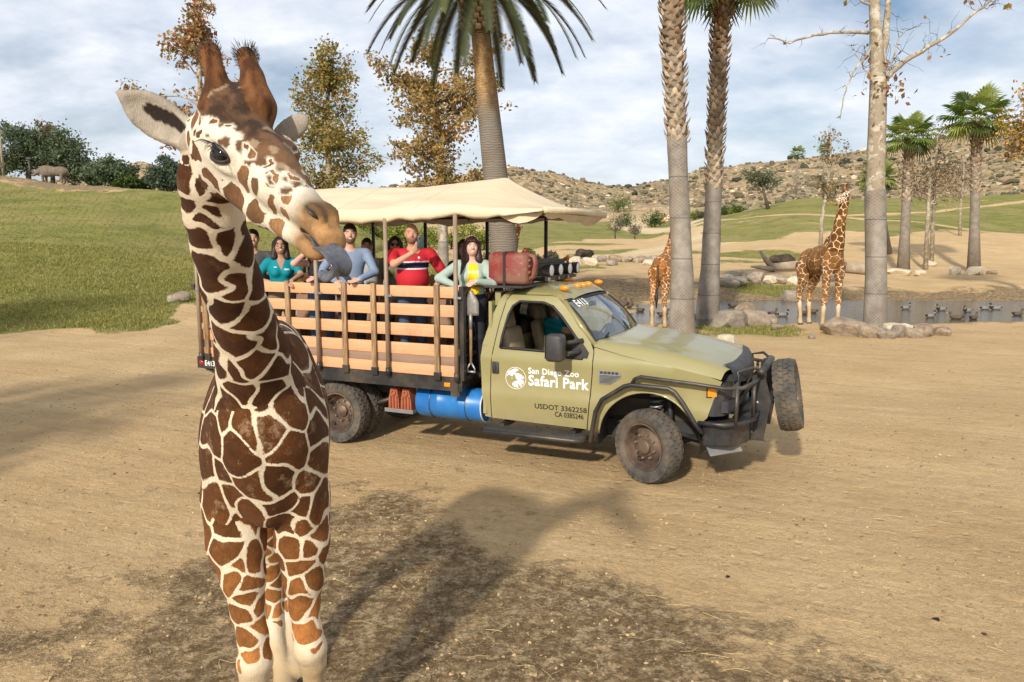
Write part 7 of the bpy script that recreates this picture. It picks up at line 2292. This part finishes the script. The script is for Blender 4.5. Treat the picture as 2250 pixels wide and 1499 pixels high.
def beast(name, label, cat, org, yaw, L, hgt, col, horn, lying=False, vox=.05, group=None, graze=False):
    """heavy four-legged animal: deep barrel, short legs, low head"""
    org = np.array(org, float)
    f = np.array([math.sin(yaw), math.cos(yaw), 0]); l = np.array([-f[1], f[0], 0]); u = np.array([0, 0, 1.])
    dz = -.42 * hgt if lying else 0
    D = lambda a, b, c: f * a * L + l * b * hgt + u * (c * hgt + dz)
    Mx = np.array([f, l, u]).T
    B = Body()
    B.ell(D(.10, 0, .66), (.30 * L, .27 * hgt, .30 * hgt), Mx, .12, 0); B.ell(D(-.22, 0, .66), (.24 * L, .26 * hgt, .28 * hgt), Mx, .12, 0); B.ell(D(.20, 0, .78), (.16 * L, .19 * hgt, .22 * hgt), Mx, .12, 0)
    hz_ = .40 if graze else .62
    B.cone(D(.30, 0, .72), D(.44, 0, hz_), .20 * hgt, .14 * hgt, .1, 0); B.cone(D(.43, 0, hz_), D(.56, 0, hz_ - .16), .13 * hgt, .08 * hgt, .06, 0)
    for sg in (-1, 1):
        B.cone(D(.41, sg * .10, hz_ + .10), D(.39, sg * .17, hz_ + .20), .035 * hgt, .02 * hgt, .02, 0)
        if not lying:
            for a in (.24, -.30):
                B.cone(D(a, sg * .15, .50), D(a + .01, sg * .15, .22), .10 * hgt, .065 * hgt, .06, 0); B.cone(D(a + .01, sg * .15, .22), D(a + .01, sg * .15, .04), .06 * hgt, .065 * hgt, .03, 0)
    B.cone(D(-.45, 0, .72), D(-.48, 0, .42), .035 * hgt, .018 * hgt, .03, 0)
    V, Q = B.mesh(vox)
    if lying: V[:, 2] = np.maximum(V[:, 2], .0)
    me = mesh_from(name, V, Q)
    root = empty(name, tuple(org), 0, label, cat, group)
    obj('body', me, simple(name + '_hide', col, .85, 0, .25, 3, .2, .02, 9, dirt=.35), root)
    hm = simple(name + '_horn', (.13, .11, .09), .6)
    if horn == 'rhino':
        MB().tube([D(.545, 0, hz_ - .04), D(.575, 0, hz_ + .06), D(.565, 0, hz_ + .17)], [.06 * hgt, .035 * hgt, .008 * hgt], 8).build('horn', hm, root, smooth=True)
        MB().tube([D(.50, 0, hz_ + .05), D(.50, 0, hz_ + .13)], [.045 * hgt, .01 * hgt], 8).build('horn', hm, root, smooth=True)
    else:
        for sg in (-1, 1): MB().tube([D(.43, sg * .06, hz_ + .13), D(.42, sg * .20, hz_ + .10), D(.42, sg * .28, hz_ + .20), D(.43, sg * .22, hz_ + .28)], [.045 * hgt, .04 * hgt, .025 * hgt, .006 * hgt], 6).build('horn', hm, root, smooth=True)
    return root


beast('rhinoceros', 'grey rhinoceros standing on the bare crest of the left hill', 'rhinoceros', on_ground(131, 75.5), R(-88), 3.5, 1.75, (.15, .12, .09), 'rhino', vox=.07)
beast('rhinoceros', 'rhinoceros cut by the picture edge on the hill crest', 'rhinoceros', on_ground(-22, 79), R(85), 3.5, 1.75, (.15, .12, .09), 'rhino', vox=.07)
beast('buffalo', 'black buffalo grazing beside a pale boulder beyond the cab', 'buffalo', on_ground(1284, 56), R(-80), 1.5, 1.0, (.022, .019, .017), 'cow', vox=.045, graze=True)
beast('buffalo', 'black buffalo lying down behind its grazing neighbour', 'buffalo', on_ground(1255, 58.5), R(80), 1.6, 1.0, (.022, .019, .017), 'cow', True, vox=.045)
beast('buffalo', 'dark buffalo resting behind the fallen log', 'buffalo', on_ground(1716, 52), R(85), 1.9, 1.1, (.045, .036, .028), 'cow', True, vox=.05)

# ducks: one kind built with its parts, then copied
DBODY = [simple('duck_grey', (.20, .185, .165), .7, 0, .3, 30), simple('duck_brown', (.10, .07, .045), .8, 0, .4, 40)]
DHEAD = simple('duck_head_green', (.01, .035, .02), .35); DBILL = simple('duck_bill', (.45, .33, .04), .5); DDARK = simple('duck_dark', (.018, .015, .013), .7)
def make_duck(kind):
    root = empty('duck', (0, 0, 0), 0)
    B = Body(); B.ell((0, 0, .06), (.19, .10, .085), None, .04, 0); B.cone((-.14, 0, .09), (-.25, 0, .14), .05, .015, .04, 0); B.cone((.13, 0, .08), (.19, 0, .19), .05, .035, .04, 0)
    V, Q = B.mesh(.018); obj('body', mesh_from('duck_body', V, Q), DBODY[kind], root)
    m = MB(); m.ball((.20, 0, .225), (.055, .045, .048), 10); m.build('head', DHEAD if kind == 0 else DBODY[1], root, smooth=True)
    m = MB(); m.tube([(.24, 0, .22), (.31, 0, .205)], [.022, .018], 6, flat=((0, 0, 1), .45)); m.build('bill', DBILL, root, smooth=True)
    m = MB(); m.ball((.14, 0, .085), (.075, .085, .07), 10); m.build('breast', DDARK if kind == 0 else DBODY[1], root, smooth=True)
    m = MB(); m.ball((-.18, 0, .095), (.06, .06, .045), 8); m.build('rump', DDARK, root, smooth=True)
    return root
drake, hen = make_duck(0), make_duck(1)
WZ = -.14
DUCKS = [(2048, 26.8, 0, 20), (2105, 26.3, 1, 150), (2130, 28.8, 0, 200), (2168, 29.8, 0, 10), (2192, 29.8, 0, 170), (2143, 26.2, 1, 30), (2240, 27.5, 1, 10), (2072, 29.4, 0, 190), (1993, 30, 0, 15), (1700, 27.6, 1, 30), (1722, 27.2, 0, 10), (1766, 27.9, 1, 200), (1786, 28.5, 1, 160), (1650, 29.4, 1, 90), (1612, 31, 1, 20), (1500, 27.5, 1, 40), (1535, 26.6, 1, 170), (1458, 27.4, 1, 10), (1434, 28.1, 1, 80), (1408, 29.0, 1, 120)]
usedk = {0: False, 1: False}
for px, Y, k, rz in DUCKS:
    src = drake if k == 0 else hen
    d = src if not usedk[k] else copy_tree(src)
    usedk[k] = True
    d.location = (on_ground(px, Y)[0], Y, WZ); d.rotation_euler = (0, 0, R(rz))
    tag(d, 'grey drake with dark head floating on the pond' if k == 0 else 'brown duck floating on the pond', 'duck', 'drakes on the pond' if k == 0 else 'brown ducks on the pond')
for px, Y, rz in ((1386, 29.6, 60), (1379, 29.9, 200), (1372, 29.4, 20), (1365, 30.2, 110)):
    d = copy_tree(hen); q = on_ground(px, Y); d.location = (q[0], q[1], q[2] + .12); d.rotation_euler = (0, R(-25), R(rz))
    tag(d, 'brown duck standing on the muddy bank at the pond end', 'duck', 'ducks on the muddy bank')
    m = MB(); m.tube([(0, .03, .02), (0, .03, -.13)], .012, 4); m.tube([(0, -.03, .02), (0, -.03, -.13)], .012, 4); lg = m.build('legs', DBILL, d); lg['kind'] = 'stuff'
# ------------------------------------------------------------------ rocks, logs, small things
t = MT('granite')
n0 = t.noise(2.2, 7, .68); n1_ = t.noise(9, 6, .7)
geo = N(t.n, 'ShaderNodeObjectInfo')
c0 = t.mix(t.rng(n0, .35, .65), (0.190, 0.135, 0.088), (0.45, 0.345, 0.225))
c0 = t.mix(t.rng(n1_, .56, .68, 0, .7), c0, (0.13, 0.10, 0.085))
c0 = t.mix(t.rng(geo.outputs['Random'], 0, 1, 0, .35), c0, (0.33, 0.33, 0.33))
t.set(c0, .9, 0, .2); t.bump(t.math('ADD', n0, t.math('MULTIPLY', n1_, .5)), .05, .8)
ROCK = t.m
PALE = simple('pale_boulder', (.56, .47, .34), .9, 0, .25, 3, .15, .03, 9)
ROCKS = []
def rock_mesh(seed):
    r = np.random.default_rng(seed)
    bm = bmesh.new(); bmesh.ops.create_icosphere(bm, subdivisions=3, radius=1)
    V = np.array([v.co for v in bm.verts])
    for k in range(14):
        n_ = r.normal(size=3); n_ /= np.linalg.norm(n_); d = r.uniform(.55, .88)
        h_ = V @ n_ - d; V = V - np.outer(np.maximum(h_, 0), n_) * .92
    V = V + .06 * np.stack([fbm(V * 2.3 + 7 * seed, 3 + k, 3) for k in range(3)], 1)
    for v, c in zip(bm.verts, V): v.co = c
    me = bpy.data.meshes.new('rock'); bm.to_mesh(me); bm.free()
    me.polygons.foreach_set('use_smooth', np.ones(len(me.polygons), bool)); me.set_sharp_from_angle(angle=R(14))
    return me
RM = [rock_mesh(k) for k in range(7)]
RMP = []
for me_ in RM:
    me_.materials.append(ROCK); c_ = me_.copy(); c_.materials.clear(); c_.materials.append(PALE); RMP.append(c_)
def rock(px, Y, sx, sy, sz, k, label, group=None, pale=False, sink=.25, rz=None):
    p = on_ground(px, Y)
    o = bpy.data.objects.new('rock', (RMP if pale else RM)[k % 7]); link(o)
    o.location = (p[0], p[1], p[2] + sz * (1 - sink) - sz * .25); o.scale = (sx, sy, sz); o.rotation_euler = (0, 0, rz if rz is not None else k * 1.3)
    return tag(o, label, 'rock', group)
# around the near palm, the giraffe and the sycamore
for a in ((1852, 21.0, .72, .5, .42, 0, 'large rounded tan boulder in front of the far giraffe', None, False), (1600, 23.4, .95, .7, .42, 1, 'big slanted grey boulder at the foot of the fan palm', None, False), (1655, 23.8, .6, .5, .42, 2, 'upright lichen topped boulder behind the slanted one', None, False), (1637, 24.4, .5, .4, .62, 3, 'pointed ochre boulder behind the slanted one', None, False), (1682, 24.2, .45, .4, .35, 4, 'low grey stone at the end of the palm rocks', None, False),
          (1707, 22.2, .26, .2, .12, 5, 'flat grey stone lying on the grass', None, False), (1592, 17.6, .42, .36, .34, 1, 'pale rounded boulder beyond the hood', None, True), (1557, 17.6, .36, .3, .26, 3, 'low pale boulder beyond the hood', None, True), (1625, 17.2, .22, .2, .18, 4, 'small brown stone next to the pale boulders', None, False), (1785, 20.2, .12, .11, .12, 6, 'small square stone on the dirt', None, False),
          (1905, 20.6, .42, .34, .28, 2, 'brown wedge stone before the bare sycamore', None, False)):
    rock(a[0], a[1], *a[2:6], a[6], a[7], a[8])
for i, (px, Y, s_) in enumerate(((1948, 20.3, .30), (1975, 20.6, .36), (2003, 20.4, .30), (2032, 20.6, .38), (2070, 20.8, .30), (1962, 21.4, .4), (1990, 21.6, .42), (1940, 21.3, .3))):
    rock(px, Y, s_, s_ * .8, s_ * (.72 if i < 5 else .5), i, 'pale slab among the stones around the sycamore foot' if i in (5, 6) else 'angular brown stone heaped around the sycamore foot', 'pale slabs round the sycamore' if i in (5, 6) else 'stones round the sycamore', pale=i in (5, 6))
rs = np.random.default_rng(77)
for i in range(34):
    px = 1585 + i * 7.2 + rs.normal(0, 5); Y = 38.5 + rs.normal(0, .9) + .01 * (px - 1600)
    s_ = rs.uniform(.22, .52); pl = rs.random() < .25; rock(px, Y, s_ * 1.2, s_, s_ * .75, i, ('pale' if pl else 'brown grey') + ' stone in the row along the far pond bank', ('pale' if pl else 'brown grey') + ' stones along the far pond bank', pale=pl)
for i in range(26):
    px = rs.uniform(1165, 1470); Y = 58 + rs.normal(0, 2.5); s_ = rs.uniform(.25, .6)
    pl = rs.random() < .35; rock(px, Y, s_ * 1.2, s_, s_ * .75, i, ('pale' if pl else 'brown grey') + ' stone scattered across the valley floor', ('pale' if pl else 'brown grey') + ' stones across the valley floor', pale=pl)
for a in ((1292, 53, .75, .5, .42, 2, 'pale boulder in front of the grazing buffalo', None, True), (2142, 47.5, 1.1, .7, .40, 1, 'wide pale slab under the full crowned fan palm', None, True), (2100, 47.5, .45, .4, .4, 3, 'pale block next to the wide slab', None, True), (2178, 47.5, .4, .3, .22, 4, 'small stone at the end of the wide slab', None, False), (1970, 47, .95, .6, .36, 0, 'pale slab under the young fan palm', None, True), (2020, 46.5, .5, .4, .28, 5, 'low stone beside the young fan palm', None, True), (2040, 54, .7, .5, .3, 6, 'stone at the foot of the bare stems', None, True),
          (1738, 34.2, .55, .4, .42, 2, 'curled driftwood coloured stone at the water edge', None, False), (393, 27, .45, .35, .28, 3, 'grey stone lying on the grass slope beside the tailgate', None, False), (1440, 37, .5, .4, .25, 1, 'stone on the eroded bank', None, False), (1148, 45, 1.0, .8, .75, 4, 'grey boulder behind the leaning palm', None, True), (1060, 43, .8, .7, .5, 2, 'grey boulder behind the woman in mint', None, False)):
    rock(a[0], a[1], *a[2:6], a[6], a[7], a[8])
# fallen log
LOGM = simple('bleached_log', (.33, .26, .19), .9, 0, .3, 3, .15, .03, 12)
lb_ = on_ground(1790, 44.5)
lg = empty('fallen_log', tuple(lb_), 0, 'long bleached log lying across the far pond bank', 'log')
P0 = lambda px, py, Y: at(px, py, Y) - lb_
MB().tube([P0(1690, 588, 44.5), P0(1760, 582, 44.5), P0(1830, 584, 44.6), P0(1895, 592, 44.5), P0(1935, 582, 44.2)], [.22, .28, .30, .33, .36], 12).build('trunk', LOGM, lg, smooth=True)
MB().tube([P0(1698, 590, 44.5), P0(1682, 570, 44.3), P0(1670, 552, 44.2)], [.2, .14, .06], 8).build('branch', LOGM, lg, smooth=True)
MB().tube([P0(1700, 592, 44.4), P0(1672, 588, 44.0), P0(1650, 586, 43.8)], [.18, .13, .05], 8).build('branch', LOGM, lg, smooth=True)
# bare pole and lamp on the hill
pb = on_ground(24, 82)
po = empty('wooden_pole', tuple(pb), 0, 'bare weathered pole standing on the left hill', 'pole')
MB().tube([(0, 0, -.2), (0, 0, 3.2), (.05, 0, 5.6)], [.14, .12, .06], 8).build('pole_shaft', LOGM, po, smooth=True)
pb = on_ground(82, 77)
po = empty('lamp_post', tuple(pb), 0, 'dark post with a box head beside the rhinoceros', 'post')
MB().tube([(0, 0, -.2), (0, 0, 2.0)], .09, 8).build('post_shaft', BLACK, po, smooth=True)
MB().bbox(-.24, .24, -.12, .12, 1.95, 2.15, .03).build('post_head', BLACK, po)

# ------------------------------------------------------------------ scatter on the ground
def scatter(name, P, S_, seed, mat, cols=None, squash=.7):
    """many little irregular lumps as one object"""
    r = np.random.default_rng(seed)
    g_ = (1 + 5 ** .5) / 2
    base = np.array([(-1, g_, 0), (1, g_, 0), (-1, -g_, 0), (1, -g_, 0), (0, -1, g_), (0, 1, g_), (0, -1, -g_), (0, 1, -g_), (g_, 0, -1), (g_, 0, 1), (-g_, 0, -1), (-g_, 0, 1)], float) / 1.9
    Fb = np.array([(0, 11, 5), (0, 5, 1), (0, 1, 7), (0, 7, 10), (0, 10, 11), (1, 5, 9), (5, 11, 4), (11, 10, 2), (10, 7, 6), (7, 1, 8), (3, 9, 4), (3, 4, 2), (3, 2, 6), (3, 6, 8), (3, 8, 9), (4, 9, 5), (2, 4, 11), (6, 2, 10), (8, 6, 7), (9, 8, 1)])
    n = len(P); a = r.uniform(0, 6.28, n); ca, sa = np.cos(a), np.sin(a)
    V = base[None] * (1 + r.uniform(-.35, .35, (n, 12, 1))); V = V * np.stack([S_, S_ * r.uniform(.6, 1, n), S_ * squash * r.uniform(.6, 1.2, n)], 1)[:, None, :]
    X = V[..., 0] * ca[:, None] - V[..., 1] * sa[:, None]; Yv = V[..., 0] * sa[:, None] + V[..., 1] * ca[:, None]
    V = np.stack([X, Yv, V[..., 2]], -1) + P[:, None, :]
    F = (Fb[None] + 12 * np.arange(n)[:, None, None]).reshape(-1, 3)
    me = mesh_from(name, V.reshape(-1, 3), F, False)
    if cols is not None: attr(me, 'col', np.repeat(cols, 12, 0), 'FLOAT_COLOR')
    return obj(name, me, mat)


VC = vcol_mat('scatter_surface', .95, .004, 30, .1, .2)
r = np.random.default_rng(5)
def ground_pts(n, y0, y1, a0, a1, pw=1.0):
    y = y0 + (y1 - y0) * r.random(n) ** pw; x = (a0 + (a1 - a0) * r.random(n)) * y
    return np.stack([x, y, ground_z(x, y)], 1)
P = ground_pts(9500, 3.2, 12, -.95, .75, 1.3); keep = (fbm(P / 1.1, 8, 3) > -.02) | (r.random(len(P)) < .25); P = P[keep]
o = scatter('soil_clods', P, np.minimum(r.gamma(1.6, .0042, len(P)) + .003, .020), 1, VC, pick(r, [(.40, .28, .15), (.30, .20, .105), (.45, .33, .18), (.20, .135, .075)], len(P)))
tag(o, 'small clods and crumbs of dry earth on the trampled ground', 'clods', kind='stuff')
P = ground_pts(900, 9, 24, -.8, .8); o = scatter('gravel', P, np.minimum(r.gamma(1.6, .006, len(P)) + .005, .03), 2, VC, pick(r, [(.38, .26, .135), (.25, .17, .09), (.46, .34, .19)], len(P)))
tag(o, 'scattered gravel on the dirt road', 'gravel', kind='stuff')
P = ground_pts(16, 4, 17, -.75, .8); o = scatter('dung', P, r.uniform(.015, .035, len(P)), 3, VC, pick(r, [(.035, .026, .018), (.06, .042, .026)], len(P)), .35)
tag(o, 'dark crumbs of dung dropped on the road', 'dung', kind='stuff')
st = MB()
for p in ground_pts(420, 3.3, 9.5, -.6, .7, 1.3):
    a = r.uniform(0, 3.14); L_ = r.uniform(.02, .09); d = np.array([math.cos(a), math.sin(a), 0]) * L_; q = np.array([-d[1], d[0], 0]) * r.normal(0, .25)
    st.tube([p + np.array([0, 0, .006]) - d, p + q + np.array([0, 0, .010]), p + d + np.array([0, 0, .006])], .0016, 3, cap=False)
o = st.build('straw', simple('dry_straw', (.55, .42, .20), .8), None); tag(o, 'loose bits of straw on the ground', 'straw', kind='stuff')
# scrub and boulders on the rocky hills
P = ground_pts(11000, 205, 640, -.75, .8); n_ = fbm(P / 38, 6, 3); keep = n_ > -.16; P = P[keep]
sz = (r.gamma(2.4, .24, len(P)) + .25) * (.6 + P[:, 1] / 700); P[:, 2] += sz * .2
o = scatter('hill_scrub', P, sz, 4, VC, pick(r, [(.15, .12, .075), (.19, .155, .10), (.12, .105, .06), (.22, .185, .125), (.105, .105, .06)], len(P)), .7)
tag(o, 'grey brown scrub covering the rocky hills', 'scrub', kind='stuff')
P = ground_pts(3600, 215, 640, -.75, .8); n_ = fbm(P / 30, 16, 3); keep = n_ > -.02; P = P[keep]
sz = (r.gamma(2.0, .26, len(P)) + .22) * (.6 + P[:, 1] / 700)
o = scatter('hill_boulders', P, sz, 5, VC, pick(r, [(.52, .41, .27), (.45, .35, .23), (.58, .46, .31), (.40, .30, .19)], len(P)), .7)
tag(o, 'pale boulders strewn over the rocky hills', 'boulders', kind='stuff')
yl = r.uniform(360, 620, 700); P = np.stack([yl * r.uniform(.1, .75, 700), yl, 0 * yl], 1); P[:, 2] = ground_z(P[:, 0], P[:, 1])
crest = np.array([ground_z(np.array([p[0] * 1.04]), np.array([p[1] * 1.04]))[0] < p[2] + .2 for p in P]); P = P[crest]
o = scatter('crest_trees', P + np.array([0, 0, 1.0]), r.uniform(1.2, 3.2, len(P)), 6, VC, pick(r, [(.045, .055, .035), (.06, .065, .04)], len(P)), .8)
tag(o, 'dark trees massed along the far hill crest', 'trees', kind='stuff')
# grass blades along the near edge of the slope and the palm bank
def blades(name, P, hgt, label, pal):
    n = len(P); a = r.uniform(0, 6.28, n); d = np.stack([np.cos(a), np.sin(a), 0 * a], 1); h = hgt * r.uniform(.5, 1.3, n)[:, None]
    le = r.normal(0, .35, (n, 3)); le[:, 2] = 1; w = .006 + .0006 * P[:, 1][:, None]
    V = np.stack([P - d * w, P + d * w, P + le * h], 1).reshape(-1, 3)
    me = mesh_from(name, V, np.arange(3 * n).reshape(-1, 3), False); attr(me, 'col', np.repeat(pick(r, pal, n), 3, 0), 'FLOAT_COLOR')
    return tag(obj(name, me, LEAF), label, 'grass', kind='stuff')
gi = np.where((grass > .5) & (gy < 76) & (gy > 19) & (gpx > -60) & (gpx < 2000))[0]
NB_ = 150000
pw_ = np.clip(1.15 - gy[gi] / 66, .03, 1) * np.clip(grass[gi] * 1.4 - .5, 0, 1); pw_ /= pw_.sum()
k = r.choice(gi, NB_, p=pw_); P = gv[k] + np.stack([r.uniform(-.12, .12, NB_), r.uniform(-.09, .09, NB_), np.zeros(NB_)], 1)
P[:, 2] = ground_z(P[:, 0], P[:, 1]) - .01
tuft = fbm(P / .8, 33, 3) > .10
P = P[tuft | (r.random(len(P)) < .45)]
blades('grass', P, .085, 'short dry grass on the slope and the pond bank', [(.25, .255, .055), (.31, .28, .08), (.19, .20, .042), (.38, .32, .12)])
